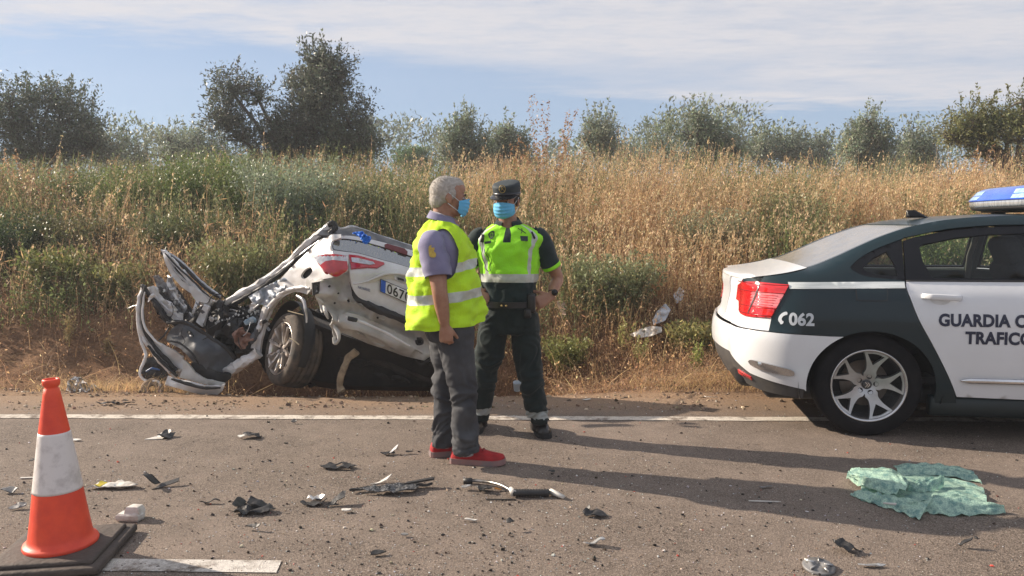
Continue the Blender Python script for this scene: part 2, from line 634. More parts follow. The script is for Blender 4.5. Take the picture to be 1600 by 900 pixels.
def build_ground():
    xs = np.unique(np.concatenate([-np.geomspace(12, 900, 30), np.arange(-12, 12.01, 0.075), np.geomspace(12, 900, 30)]))
    ys = np.unique(np.concatenate([[-300, -100, -40, -15, 0, 3, 5], np.arange(5.7, 12, 0.075), np.arange(12, 20, 0.35), np.geomspace(20, 1200, 26)]))
    X, Y = np.meshgrid(xs, ys)
    Z = ht(X, Y)
    n, m = X.shape
    co = np.stack([X, Y, Z], -1).reshape(-1, 3)
    idx = np.arange(n * m).reshape(n, m)
    q = np.stack([idx[:-1, :-1], idx[:-1, 1:], idx[1:, 1:], idx[1:, :-1]], -1).reshape(-1, 4)
    me = bpy.data.meshes.new("ground")
    me.vertices.add(len(co)); me.vertices.foreach_set('co', co.ravel())
    me.loops.add(len(q) * 4); me.loops.foreach_set('vertex_index', q.ravel().astype(np.int32))
    me.polygons.add(len(q)); me.polygons.foreach_set('loop_start', np.arange(0, len(q) * 4, 4, dtype=np.int32))
    me.polygons.foreach_set('loop_total', np.full(len(q), 4, np.int32))
    me.update(); me.validate()
    me.polygons.foreach_set('use_smooth', np.ones(len(q), bool))
    m = bpy.data.materials.new("dry earth")
    m.use_nodes = True
    nt = m.node_tree; L = nt.links.new; b = nt.nodes['Principled BSDF']
    tc = nt.nodes.new('ShaderNodeTexCoord')
    def no(s, d=6, r=.6):
        n = nt.nodes.new('ShaderNodeTexNoise'); n.inputs['Scale'].default_value = s; n.inputs['Detail'].default_value = d
        n.inputs['Roughness'].default_value = r; L(tc.outputs['Object'], n.inputs['Vector']); return n.outputs['Fac']
    r1 = nt.nodes.new('ShaderNodeValToRGB'); L(no(2.2, 8), r1.inputs[0])
    e = r1.color_ramp.elements
    e[0].position = .32; e[0].color = (0.115, 0.062, 0.036, 1)
    e[1].position = .68; e[1].color = (0.25, 0.15, 0.088, 1)
    r2 = nt.nodes.new('ShaderNodeValToRGB'); L(no(30, 4, .7), r2.inputs[0])
    e = r2.color_ramp.elements
    e[0].position = .35; e[0].color = (0.62, 0.58, 0.55, 1)
    e[1].position = .66; e[1].color = (1.25, 1.2, 1.1, 1)
    mx = nt.nodes.new('ShaderNodeMix'); mx.data_type = 'RGBA'; mx.blend_type = 'MULTIPLY'; mx.inputs['Factor'].default_value = 1
    L(r1.outputs[0], mx.inputs['A']); L(r2.outputs[0], mx.inputs['B'])
    # the hard shoulder is paler, dusty gravel
    sp = nt.nodes.new('ShaderNodeSeparateXYZ'); L(tc.outputs['Object'], sp.inputs[0])
    mr = nt.nodes.new('ShaderNodeMapRange'); L(sp.outputs[1], mr.inputs['Value'])
    mr.inputs['From Min'].default_value = 6.75; mr.inputs['From Max'].default_value = 6.45
    mx2 = nt.nodes.new('ShaderNodeMix'); mx2.data_type = 'RGBA'
    L(mr.outputs[0], mx2.inputs['Factor']); L(mx.outputs['Result'], mx2.inputs['A'])
    r3 = nt.nodes.new('ShaderNodeValToRGB'); L(no(60, 5, .75), r3.inputs[0])
    e = r3.color_ramp.elements
    e[0].position = .33; e[0].color = (0.15, 0.10, 0.068, 1)
    e[1].position = .62; e[1].color = (0.37, 0.25, 0.16, 1)
    L(r3.outputs[0], mx2.inputs['B'])
    L(mx2.outputs['Result'], b.inputs['Base Color'])
    b.inputs['Roughness'].default_value = .95; b.inputs['Specular IOR Level'].default_value = .15
    bp = nt.nodes.new('ShaderNodeBump'); bp.inputs['Distance'].default_value = .03; bp.inputs['Strength'].default_value = .8
    L(no(45, 6, .7), bp.inputs['Height']); L(bp.outputs[0], b.inputs['Normal'])
    me.materials.append(m)
    o = link("ground", me); tag(o, kind='structure')
    return o
build_ground()

def asphalt_mat(name, base, chips, dust, fade_y=True, paint=None):
    m = bpy.data.materials.new(name)
    m.use_nodes = True
    nt = m.node_tree; L = nt.links.new; b = nt.nodes['Principled BSDF']
    tc = nt.nodes.new('ShaderNodeTexCoord')
    def no(s, d=5, r=.6):
        n = nt.nodes.new('ShaderNodeTexNoise'); n.inputs['Scale'].default_value = s; n.inputs['Detail'].default_value = d
        n.inputs['Roughness'].default_value = r; L(tc.outputs['Object'], n.inputs['Vector']); return n.outputs['Fac']
    def vor(s):
        n = nt.nodes.new('ShaderNodeTexVoronoi'); n.inputs['Scale'].default_value = s
        L(tc.outputs['Object'], n.inputs['Vector']); return n
    def ramp(src, p0, c0, p1, c1):
        r = nt.nodes.new('ShaderNodeValToRGB'); L(src, r.inputs[0]); e = r.color_ramp.elements
        e[0].position = p0; e[0].color = tuple(c0) + (1,); e[1].position = p1; e[1].color = tuple(c1) + (1,)
        return r.outputs[0]
    def mix(f, a, bb, mode='MIX'):
        x = nt.nodes.new('ShaderNodeMix'); x.data_type = 'RGBA'; x.blend_type = mode
        if isinstance(f, (int, float)): x.inputs['Factor'].default_value = f
        else: L(f, x.inputs['Factor'])
        for k, s in (('A', a), ('B', bb)):
            if isinstance(s, tuple): x.inputs[k].default_value = s + (1,)
            else: L(s, x.inputs[k])
        return x.outputs['Result']
    v1 = vor(210)
    cellcol = nt.nodes.new('ShaderNodeSeparateColor'); L(v1.outputs['Color'], cellcol.inputs[0])
    stones = ramp(cellcol.outputs[0], 0.25, base, 0.95, chips)
    grain = ramp(no(150, 4, .75), .3, (.42, .42, .42), .70, (1.42, 1.4, 1.36))
    col = mix(1.0, stones, grain, 'MULTIPLY')
    dustf = ramp(no(1.1, 7, .65), .38, (0, 0, 0), .68, (.55, .55, .55))
    col = mix(dustf, col, tuple(dust))
    blot = ramp(no(5.0, 6, .6), .3, (.84, .84, .84), .7, (1.1, 1.1, 1.1))
    col = mix(1.0, col, blot, 'MULTIPLY')
    if fade_y:
        sp = nt.nodes.new('ShaderNodeSeparateXYZ'); L(tc.outputs['Object'], sp.inputs[0])
        ad = nt.nodes.new('ShaderNodeMath'); ad.operation = 'MULTIPLY_ADD'; L(no(4, 6, .7), ad.inputs[0]); ad.inputs[1].default_value = 1.1; L(sp.outputs[1], ad.inputs[2])
        mr = nt.nodes.new('ShaderNodeMapRange'); L(ad.outputs[0], mr.inputs['Value'])
        mr.inputs['From Min'].default_value = 6.0; mr.inputs['From Max'].default_value = 6.65
        dirt = ramp(no(70, 5, .75), .33, (0.16, 0.105, 0.07), .64, (0.36, 0.25, 0.165))
        col = mix(mr.outputs[0], col, dirt)
    if paint:
        wsum = nt.nodes.new('ShaderNodeMath'); wsum.operation = 'MULTIPLY_ADD'; L(no(.9, 3, .5), wsum.inputs[0]); wsum.inputs[1].default_value = .45; L(no(9, 8, .7), wsum.inputs[2])
        wear = ramp(wsum.outputs[0], paint[1] + .20, (0, 0, 0), paint[1] + .36, (1, 1, 1))
        pc = ramp(no(90, 4, .7), .35, tuple(x * .72 for x in paint[0]), .6, paint[0])
        col = mix(wear, pc, col)
    L(col, b.inputs['Base Color'])
    b.inputs['Roughness'].default_value = .85; b.inputs['Specular IOR Level'].default_value = .25
    bp = nt.nodes.new('ShaderNodeBump'); bp.inputs['Distance'].default_value = .004; bp.inputs['Strength'].default_value = .8
    hm = nt.nodes.new('ShaderNodeMath'); hm.operation = 'ADD'; L(v1.outputs['Distance'], hm.inputs[0]); L(no(90, 4, .7), hm.inputs[1])
    L(hm.outputs[0], bp.inputs['Height']); L(bp.outputs[0], b.inputs['Normal'])
    return m

ASPH = ((0.105, 0.084, 0.070), (0.30, 0.245, 0.205), (0.275, 0.22, 0.182))
def build_road():
    # ragged far edge
    xs = np.concatenate([[-400, -100, -40, -15], np.arange(-8, 8.01, 0.06), [15, 40, 100, 400]])
    vs = []; fs = []
    for x in xs:
        e = 6.10 + 0.05 * float(hash_noise(x, 0, 3.0, 8)) + 0.06 * float(hash_noise(x, 0, 11.0, 9)) - x * 0.018 * (abs(x) < 20)
        vs += [(x, -7.0, 0.0), (x, 3.0, 0.0), (x, e, 0.0), (x, e + 0.03, -0.03)]
    for i in range(len(xs) - 1):
        for k in range(3):
            a = i * 4 + k; fs.append((a, a + 4, a + 5, a + 1))
    m = asphalt_mat("asphalt", *ASPH)
    o = link("road", mesh_of("road", vs, fs, m, smooth=False)); tag(o, kind='structure')
    # painted lines
    pm = asphalt_mat("worn road paint", *ASPH, fade_y=False, paint=((0.68, 0.62, 0.54), 0.49))
    def strip(name, pts_near, pts_far, mt):
        vs = []; fs = []
        for i in range(len(pts_near)):
            vs += [tuple(pts_near[i][:2]) + (0.004,), tuple(pts_far[i][:2]) + (0.004,)]
        for i in range(len(pts_near) - 1):
            fs.append((2 * i, 2 * i + 2, 2 * i + 3, 2 * i + 1))
        q = link(name, mesh_of(name, vs, fs, mt, smooth=False), o); return q
    a0 = G(0, 653.4); a1 = G(1600, 659.2); b0 = G(0, 648.2); b1 = G(1600, 653.8)
    def seg(p, q, x): t = (x - p.x) / (q.x - p.x); return (x, p.y + (q.y - p.y) * t)
    xl = np.arange(-30, 30, 0.04)
    strip("edge_line", [(x, seg(a0, a1, x)[1] - 0.012 * float(hash_noise(x, 1, 12, 3))) for x in xl],
          [(x, seg(b0, b1, x)[1] + 0.012 * float(hash_noise(x, 5, 12, 3))) for x in xl], pm)
    pm2 = asphalt_mat("dashed line paint", *ASPH, fade_y=False, paint=((0.66, 0.62, 0.57), 0.53))
    n1 = G(170, 893); n2 = G(432, 896); f1 = G(180, 868.5); f2 = G(440, 877)
    d = (n2 - n1); L = 1.9
    for k in range(-2, 4):
        off = d.normalized() * (k * 5.0)
        s = n2 + off; s0 = s - d.normalized() * L
        t = f2 + off; t0 = t - d.normalized() * L
        K = 40
        strip("dash_line", [tuple((s0.lerp(s, i / K))[:2]) for i in range(K + 1)],
              [tuple((t0.lerp(t, i / K))[:2]) for i in range(K + 1)], pm2)
build_road()

# ------------------------------------------------------------------ traffic cone
def build_cone():
    base = G(97, 868)
    t = thing("traffic_cone", "orange road cone with one broad scuffed white band standing on a dark slab", "traffic cone",
              (base.x, base.y, 0), (0.0, math.radians(-0.6), math.radians(8)))
    red = mat("cone orange", (0.86, 0.085, 0.03), 0.5, c2=(0.70, 0.055, 0.025), scale=9, bump=.15, bscale=14, subsurf=0)
    wh = mat("cone reflective band", (0.72, 0.68, 0.66), 0.45, c2=(0.50, 0.46, 0.44), scale=16, contrast=(.48, .7), bump=.1, bscale=60)
    rub = mat("recycled rubber slab", (0.045, 0.036, 0.032), 0.8, c2=(0.085, 0.066, 0.055), scale=11, bump=.5, bscale=50)
    def r(z):   # body radius
        return np.interp(z, [0.055, .07, .10, .18, .30, .55, .733], [.142, .132, .122, .110, .094, .059, .029])
    H1, H2 = .295, .545
    MB().lathe([(.143, .052), (.146, .062), (.142, .072)] + [(r(z), z) for z in np.linspace(.075, H1, 10)], n=48).build("cone_foot", red, t)
    MB().lathe([(r(H1) - .004, H1 - .001), (r(H1) + .0015, H1)] + [(r(z) + .0015, z) for z in np.linspace(H1 + .01, H2 - .01, 8)] + [(r(H2) + .0015, H2), (r(H2) - .004, H2 + .001)], n=48).build("reflective_band", wh, t)
    MB().lathe([(r(z), z) for z in np.linspace(H2, .730, 8)] + [(.024, .733), (.026, .740), (.033, .746), (.034, .766), (.031, .771), (.024, .771), (.022, .735)], n=40).build("cone_top", red, t)
    b = MB()
    b.box((0, 0, .020), (.47, .47, .034), bev=.012)
    b.box((0, 0, .043), (.40, .40, .022), bev=.010)
    b.build("base_slab", rub, t)
build_cone()
# ------------------------------------------------------------------ patrol car
# car frame: x forward from the rear bumper, z up, visible side is y < 0
CAR_YAW = math.radians(-8.5)
W_XZ = pchip([0.0, .5, .9, 2.4, 3.7, 4.2, 4.75], [.90, .915, .925, .93, .915, .88, .78])
W_PR = pchip([.12, .22, .34, .48, .62, .78, .90, .98, 1.04], [-.075, -.045, -.018, -.006, 0, -.004, -.022, -.048, -.085])
Z_SH = 1.0
ZRAIL = pchip([0.1, .25, .45, .64, .80, .95, 1.12, 1.32, 1.52, 1.75, 2.0, 2.3, 2.7, 3.0, 3.3, 3.62, 3.8, 4.2, 4.55, 4.72],
              [1.035, 1.05, 1.078, 1.125, 1.19, 1.262, 1.338, 1.405, 1.445, 1.466, 1.474, 1.470, 1.435, 1.36, 1.245, 1.10, 1.04, .97, .86, .74])
YRAIL = pchip([0.1, .5, .85, 1.2, 2.0, 2.9, 3.5, 4.0, 4.7], [.70, .695, .66, .615, .600, .615, .69, .70, .60])
XREAR = pchip([.2, .30, .38, .46, .56, .64, .685, .72, .80, .92, 1.0, 1.05], [.26, .21, .165, .14, .13, .135, .15, .185, .20, .215, .205, .22])
RC = .40
def side_y(x, z):
    zr = ZRAIL(x)
    zb = min(Z_SH, zr - .04)
    if z <= zb:
        return W_XZ(x) + W_PR(z)
    y0 = W_XZ(x) + W_PR(zb)
    q = min(max((z - zb) / (zr - zb), 0), 1)
    k = min(max((zr - zb - .06) / .22, 0), 1)
    g1 = 1 - math.sqrt(max(0, 1 - q * q))
    g2 = .30 * q ** .6 + .42 * q + .28 * (1 - math.sqrt(max(0, 1 - q * q)))
    g = g1 * (1 - k) + g2 * k
    return y0 + (YRAIL(x) - y0) * g
def side(s, z, sgn=-1, off=0.0):
    """body skin; s runs along the flank and wraps round the rear corner"""
    xr = XREAR(z); s0 = xr + RC
    W = side_y(max(s, s0), z)
    if s >= s0:
        return Vector((s, sgn * (W + off), z))
    la = RC * PI / 2
    if s >= s0 - la:
        th = (s0 - s) / RC
        r = RC + off
        return Vector((s0 - r * math.sin(th), sgn * (W - RC + r * math.cos(th)), z))
    t = s0 - la - s
    yy = max(W - RC - t, 0)
    c = .05 * (1 - (yy / (W - RC)) ** 2)
    return Vector((xr - off - c, sgn * (W - RC - t), z))
S_MID = -.68            # s of the centre line on the rear face (about)

def build_patrol_car():
    g = G(1355, 683)
    c, s_ = math.cos(CAR_YAW), math.sin(CAR_YAW)
    off = Vector((c * .99 + s_ * .885, s_ * .99 - c * .885, 0))
    loc = (g.x - off.x, g.y - off.y, 0.0)
    car = thing("patrol_car", "white and dark green patrol saloon with blue roof light bar parked on the road edge", "police car",
                loc, (0, 0, CAR_YAW))
    white = mat("patrol white paint", (0.70, 0.72, 0.75), .28, c2=(0.62, 0.63, 0.65), scale=3, amt=.7, coat=.6, contrast=(.3, .8))
    green = mat("patrol green paint", (0.004, 0.017, 0.023), .30, c2=(0.005, 0.019, 0.026), scale=4, coat=.3, spec=.3)
    black = mat("black trim", (0.012, 0.012, 0.014), .45, c2=(0.02, 0.02, 0.02))
    gloss = mat("gloss black frame", (0.004, 0.005, 0.008), .35, c2=(0.006, 0.007, 0.010), spec=.25)
    plast = mat("charcoal skirt plastic", (0.045, 0.046, 0.05), .55, c2=(0.07, 0.066, 0.062), scale=12)
    chrome = mat("brushed chrome", (0.72, 0.73, 0.75), .18, 1.0, c2=(0.6, 0.61, 0.63))
    strip = mat("reflective stripe", (0.70, 0.74, 0.74), .35, c2=(0.50, 0.55, 0.55), scale=22, stretch=(.25, 1, 3))
    letter = mat("navy lettering", (0.012, 0.018, 0.05), .4)
    letterw = mat("silver grey lettering", (0.62, 0.67, 0.72), .4)
    gls = glass("car glass", (0.84, 0.90, 0.88), .0, opac=.01)
    glsd = glass("privacy glass", (0.42, 0.46, 0.46), .0, opac=.01)
    glsr = glass("pale grey rear window glass", (0.35, 0.40, 0.40), .35, rough=.12, opac=.25, dirt=(.38, .35, .32))  # pale grey coat mixed over tint and mirror
    redl = mat("red lamp lens", (0.62, 0.015, 0.02), .12, c2=(0.40, 0.01, 0.015), scale=10, coat=1, stretch=(1, 1, 6))
    pink = mat("pale reverse lens", (0.72, 0.22, 0.24), .12, c2=(0.55, 0.10, 0.12), scale=14, coat=1, stretch=(1, 1, 8))
    WB = 2.815
    XA = .99; ZA = .345; RA = .385
    XF = XA + WB

    # outlines in (s, z)
    def arch(x0, r, a0, a1, n=22, zc=ZA):
        return [(x0 + r * math.cos(math.radians(a0 + (a1 - a0) * i / n)), zc + r * math.sin(math.radians(a0 + (a1 - a0) * i / n))) for i in range(n + 1)]
    door_edge = cv((1.203, 1.045), (1.197, 1.0), (1.215, .93), (1.262, .80), (1.352, .635), (1.452, .445), (1.520, .295), n=4)
    dlo_low = cv((1.203, 1.047), (1.02, 1.062), (.94, 1.078), (.885, 1.108), (.872, 1.130), n=4)
    dlo_up = cv((.872, 1.130), (.93, 1.180), (1.05, 1.248), (1.225, 1.318), n=4)
    rail = [(x, ZRAIL(x) - .0005) for x in np.arange(.25, 1.9, .05)]
    b_top = 1.900
    # ---- rear quarter panel (wing + C pillar + roof rail), both sides
    lamp = cv((.470, 1.012), (.25, 1.018), (.09, 1.006), (-.05, .975), n=4) + cv((-.05, .975), (-.09, .92), (-.105, .868), n=3)[1:] + \
           [(-.045, .860), (-.02, .80)] + cv((-.02, .80), (.10, .775), (.345, .787), n=3)[1:]
    low_line = [(.33, .695), (.72, .680)]
    for sgn in (-1, 1):
        fn = lambda a, b, g=sgn: side(a, b, g)
        # wing: from bumper seam up to rail, lamp cut out by its edge
        out = [(.33, .695)] + [(.53, .688), (.742, .680)] + arch(XA, RA + .045, 128, 8, 20)[0:0]
        ar = [(XA + .405 * math.cos(math.radians(q)), ZA + .372 * math.sin(math.radians(q))) for q in np.linspace(116, -10, 24)]
        sill_rear = [(1.40, .235), (1.53, .235)]
        out = [(.33, .695), (.72, .681)] + ar + sill_rear + list(reversed(door_edge)) + dlo_low[1:] + dlo_up[1:] + \
              [(1.235, 1.325)] + cv((1.235, 1.325), (1.5, 1.383), (1.75, 1.408), (1.95, 1.414), (2.2, 1.41), (2.55, 1.375), (2.85, 1.305), n=4)[1:] + \
              list(reversed([(x, ZRAIL(x) - .0005) for x in list(np.arange(.22, 2.85, .05)) + [2.88]])) + [(.20, 1.042), (.12, 1.035), (.04, 1.02)] + \
              [(.09, 1.006), (.25, 1.018), (.470, 1.012), (.345, .787)]
        def wing_mat(a, b):
            return 1 if b < .24 else 0
        panel("rear_wing", out, fn, [green, black], car, step=.03, grid=(.04, .02), thick=.01, flip=(sgn > 0), matfn=wing_mat)
        # white fringe of deck above the lamp is part of the boot lid; white bumper quarter below
        seam = cv((.33, .695), (.20, .690), (.0, .683), (-.35, .680), (-.75, .680), n=4)
        rear_up = [(-.78, .70)]
        # white tail corner under the lamp
        tail = [(.33, .698), (.345, .787)] + list(reversed(cv((-.02, .80), (.10, .775), (.345, .787), n=3)))[1:] + [(-.045, .860), (-.105, .868)] + \
               cv((-.105, .868), (-.09, .92), (-.05, .975), n=3)[1:] + cv((-.05, .975), (.0, .995), (.04, 1.02), n=3)[1:] + [(.04, 1.028)] + [(-.14, 1.028), (-.14, .698)]
        panel("tail_panel", tail, fn, [white], car, step=.025, thick=.01, flip=(sgn > 0))
        bump = [(-.68, .686), (.33, .690), (.72, .677)] + [(XA + .405 * math.cos(math.radians(q)), ZA + .372 * math.sin(math.radians(q))) for q in np.linspace(117, 187, 12)] + \
               [(.575, .312), (.36, .352), (.20, .385), (.08, .44), (-.06, .50), (-.3, .50), (-.68, .50)]
        panel("rear_bumper", bump, lambda a, b, g=sgn: side(a, b, g, .004), [white], car, step=.035, thick=.014, flip=(sgn > 0))
        sk = [(-.68, .496), (-.06, .496), (.08, .436), (.20, .381), (.36, .348), (.575, .308), (.572, .245), (.30, .262), (.1, .29), (-.68, .29)]
        panel("bumper_skirt", sk, lambda a, b, g=sgn: side(a, b, g, -.006), [plast], car, step=.04, thick=.014, flip=(sgn > 0))
        rf = [(.06, .385), (.20, .352), (.21, .33), (.06, .355)]
        panel("rear_reflector", rf, lambda a, b, g=sgn: side(a, b, g, .006), [redl], car, step=.03, thick=.012, flip=(sgn > 0))
        ct = cv((.20, .472), (.24, .488), (.455, .454), (.505, .428), (.475, .404), (.25, .438), (.20, .472), n=3)
        panel("bumper_chrome", ct, lambda a, b, g=sgn: side(a, b, g, .022), [chrome], car, step=.03, thick=.02, flip=(sgn > 0))
        # tail lamp: red housing with a paler middle band
        lo = lamp
        def lm(a, b):
            w = (b - .787) / .23
            return 1 if .30 < w < .72 and a > .18 else 0
        lam = panel("tail_lamp", lo, lambda a, b, g=sgn: side(a, b, g, .012), [redl, pink], car, step=.02, thick=.04, flip=(sgn > 0), matfn=lm,
                    lines=[[(.19, .856), (.37, .856)], [(.19, .945), (.43, .955)], [(.19, .856), (.19, .945)]])
        st = MB()
        pth = [side(.27 - .12 * t, 1.008 - .215 * t, sgn, .014) for t in np.linspace(0.02, .98, 9)]
        st.tube(pth, [.003 + .004 * math.sin(PI * i / 8) for i in range(9)], 6)
        st.build("lamp_chrome_blade", chrome, lam)
        for zz, m_ in ((1.004, mat("deep red lamp edge", (0.22, 0.006, 0.008), .2)), (.950, MATS["deep red lamp edge"]), (.846, MATS["deep red lamp edge"]), (.795, MATS["deep red lamp edge"])):
            xa = -.03 if zz > .86 else .02
            xb = .345 + (zz - .787) * .55
            MB().tube([side(x, zz, sgn, .012) for x in np.linspace(xa, xb, 12)], [(.0035, .002)] * 12, 6, side=(0, 0, 1)).build("lamp_rib", m_, lam)
        for j in range(5):
            zz = .868 + j * .016
            MB().tube([side(x, zz, sgn, .012) for x in np.linspace(.215, .36 + j * .009, 6)], [(.0022, .0016)] * 6, 6, side=(0, 0, 1)).build("lamp_rib", redl, lam)
        # stripe on the shoulder
        sp = [(.470, .985), (.462, 1.028), (1.196, 1.040), (1.192, 1.000)]
        panel("shoulder_stripe", sp, lambda a, b, g=sgn: side(a, b, g, .005), [strip], car, step=.03, thick=.004, flip=(sgn > 0))
        # fuel flap: a recessed joint round a small lid
        if sgn < 0:
            q = cv((.90, .915), (.885, .93), (.885, 1.0), (.91, 1.02), (1.06, 1.02), (1.083, 1.0), (1.078, .935), (1.06, .915), closed=True, n=3)
            q2 = [((x - .983) * .93 + .983, (z - .967) * .88 + .967) for x, z in q]
            fl = panel("fuel_flap", q2, lambda a, b, g=sgn: side(a, b, g, .0045), [green], car, step=.03, thick=.004, flip=(sgn > 0))
            panel("flap_joint", q, lambda a, b, g=sgn: side(a, b, g, .0038), [black], fl, step=.03, thick=.003, holes=[q2], flip=(sgn > 0))

        # ---- doors
        B0, B1 = 2.27, 2.285
        belt = lambda x: 1.047 + .006 * (x - 1.2) - .022 * max(0, x - 2.3)
        def upl(x): return np.interp(x, [1.235, 1.5, 1.75, 1.95, 2.2, 2.55, 2.85, 3.05, 3.25, 3.35], [1.315, 1.373, 1.398, 1.404, 1.40, 1.365, 1.295, 1.225, 1.135, 1.08])
        d1 = [(x + .006, z) for x, z in door_edge]
        d1[0] = (1.209, 1.040); d1[1] = (1.205, 1.02)
        rd = d1 + [(B0, .285)] + [(B0, .7), (B0, belt(B0) - .006)] + [(1.8, belt(1.8) - .007)]
        dob = panel("rear_door", rd, fn, [white], car, step=.04, thick=.012, flip=(sgn > 0))
        fd = [(B1, .285), (3.38, .285), (3.42, .5), (3.45, .8), (3.42, .98), (B1, belt(B1) - .006)]
        dfb = panel("front_door", fd, fn, [white, green], car, step=.05, thick=.012, flip=(sgn > 0))
        # window frames
        f_out = [(1.209, 1.050)] + [(1.232, 1.20), (1.24, 1.308)] + [(x, upl(x) - .002) for x in np.arange(1.3, 2.26, .08)] + [(B0, upl(B0) - .002), (B0, belt(B0)), (1.7, belt(1.7))]
        f_out = [(1.209, 1.050), (1.222, 1.20), (1.228, 1.302)] + [(x, upl(x) - .002) for x in np.arange(1.3, 2.26, .08)] + [(B0, upl(B0) - .002), (B0, belt(B0)), (1.7, belt(1.7))]
        hole1 = [(1.375, 1.066), (1.33, 1.17), (1.322, 1.262), (1.345, 1.280), (1.55, 1.325), (1.75, 1.348), (2.0, 1.356), (2.20, 1.353), (2.21, 1.34), (2.21, belt(2.2) + .014), (1.7, belt(1.7) + .014)]
        panel("window_frame", f_out, lambda a, b, g=sgn: side(a, b, g, -.008), [gloss], dob, step=.03, thick=.02, holes=[hole1], flip=(sgn > 0))
        panel("window_pane", [(x, z) for x, z in hole1], lambda a, b, g=sgn: side(a, b, g, -.018), [gls], dob, step=.06, thick=0, flip=(sgn > 0))
        f2 = [(B1, belt(B1)), (B1, upl(B1))] + [(x, upl(x)) for x in np.arange(2.35, 3.3, .08)] + [(3.40, 1.03)]
        h2 = [(B1 + .06, belt(2.4) + .014), (B1 + .06, upl(2.35) - .04)] + [(x, upl(x) - .045) for x in np.arange(2.45, 3.15, .1)] + [(3.22, 1.045)]
        panel("window_frame", f2, lambda a, b, g=sgn: side(a, b, g, -.008), [gloss], dfb, step=.04, thick=.02, holes=[h2], flip=(sgn > 0))
        panel("window_pane", h2, lambda a, b, g=sgn: side(a, b, g, -.018), [gls], dfb, step=.06, thick=0, flip=(sgn > 0))
        # rear quarter light
        qo = [(1.203, 1.052)] + dlo_low[1:-1] + dlo_up + [(1.222, 1.312), (1.214, 1.2)]
        qi = [(1.165, 1.076), (1.03, 1.082), (.965, 1.105), (.955, 1.125), (1.03, 1.19), (1.115, 1.232), (1.15, 1.16)]
        qf = panel("quarter_window_frame", qo, lambda a, b, g=sgn: side(a, b, g, -.006), [gloss], car, step=.03, thick=.015, holes=[qi], flip=(sgn > 0))
        panel("quarter_pane", qi, lambda a, b, g=sgn: side(a, b, g, -.016), [glsd], qf, step=.06, thick=0, flip=(sgn > 0))
        # belt chrome line
        MB().tube([side(x, belt(x) - .001, sgn, .003) for x in np.arange(1.21, 2.27, .06)], .0045, 6).build("belt_trim", black, dob)
        # handles: grip over a flat patch with recess shade put in its colour
        for (x0, dd) in ((1.29, dob), (2.42, dfb)):
            hb = MB()
            n = 14
            pa = []; rr = []
            for i in range(n + 1):
                t = i / n
                x = x0 + .235 * t
                o_ = .034 * min(1, math.sin(PI * t) * 2.2)
                pa.append(side(x, .953 - .012 * t, sgn, .006 + o_)); rr.append((.0165 + .004 * math.sin(PI * t), .009))
            hb.tube(pa, rr, 12, side=(0, 0, 1), power=.7)
            hb.build("door_handle", white, dd)
            rc = cv((x0 + .05, .945), (x0 + .11, .965), (x0 + .17, .945), (x0 + .16, .91), (x0 + .11, .895), (x0 + .06, .91), closed=True, n=3)
            panel("handle_recess_shade", rc, lambda a, b, g=sgn: side(a, b, g, .001), [mat("recess shade paint", (0.60, 0.60, 0.60), .35)], dd, step=.02, thick=.001, flip=(sgn > 0))
        # side rub strip (chrome)
        for (xa, xb, dd) in ((1.535, 2.262, dob), (2.293, 3.38, dfb)):
            MB().tube([side(x, .408, sgn, .012) for x in np.linspace(xa, xb, 16)], [(.004, .004)] + [(.017, .011)] * 14 + [(.012, .008)], 10, side=(0, 0, 1), power=.8).build("rub_strip", chrome, dd)
        # sill
        MB().tube([Vector((x, sgn * (W_XZ(x) - .085), .225)) for x in np.linspace(1.38, 3.42, 20)], [(.07, .05)] * 20, 12, side=(0, 0, 1), power=.6).build("sill", [mat("sill green", (0.005, 0.014, 0.016), .5)], car)
        # front wing
        ar2 = [(XF + .405 * math.cos(math.radians(q)), ZA + .372 * math.sin(math.radians(q))) for q in np.linspace(188, 0, 26)]
        fw = [(3.39, .285)] + [(3.40, .20)] + ar2 + [(4.62, .345), (4.66, .6), (4.55, .80)] + list(reversed([(x, ZRAIL(x) - .001) for x in np.arange(3.42, 4.56, .06)])) + [(3.43, .98), (3.46, .8), (3.43, .5)]
        panel("front_wing", fw, fn, [green], car, step=.05, thick=.012, flip=(sgn > 0))
        # wheel arch liners
        for xc in (XA, XF):
            ln = MB()
            rings = []
            for q in np.linspace(-15, 195, 26):
                cx, cz = math.cos(math.radians(q)), math.sin(math.radians(q))
                rings.append([Vector((xc + r_ * cx, sgn * yy, ZA + r_ * .88 * cz)) for r_, yy in ((.455, .905), (.45, .62), (.1, .62))])
            ln.loft(rings, caps=False, closed=False)
            ln.build("wheel_arch_liner", black, car)
        # lettering on the flank
        def lett(txt, size, x0, z0, m, parent, bold=.0, space=1.0, sx=1.0, name="lettering", center=False):
            vs, fs = text_pts(txt, size, bold, space=space)
            w = max(v[0] for v in vs)
            b = MB()
            pts = []
            for vx, vz in vs:
                xx = x0 + (vx * sx if sgn < 0 else (w - vx) * sx)
                pts.append(side(xx, z0 + vz, sgn, .0032))
            b.add(pts, [f if sgn < 0 else tuple(reversed(f)) for f in fs], 0, False)
            return b.build(name, m, parent)
        lett("GUARDIA CIVIL", .107, 1.385, .764, letter, dob, .0045, 1.04, .88)
        lett("TRAFICO", .107, 1.550, .652, letter, dob, .0045, 1.04, .88)
        num = lett("062", .112, .462, .748, letterw, car, .004, 1.0, .95, name="phone_number")
        # handset sign
        ph = cv((.405, .755), (.392, .775), (.402, .805), (.425, .826), (.448, .832), (.452, .815), (.438, .809), (.424, .800), (.416, .785), (.419, .772), (.428, .767), (.424, .752), (.41, .747), closed=True, n=3)
        if sgn > 0: ph = [(.46 - (a - .39) - .01, b) for a, b in ph]
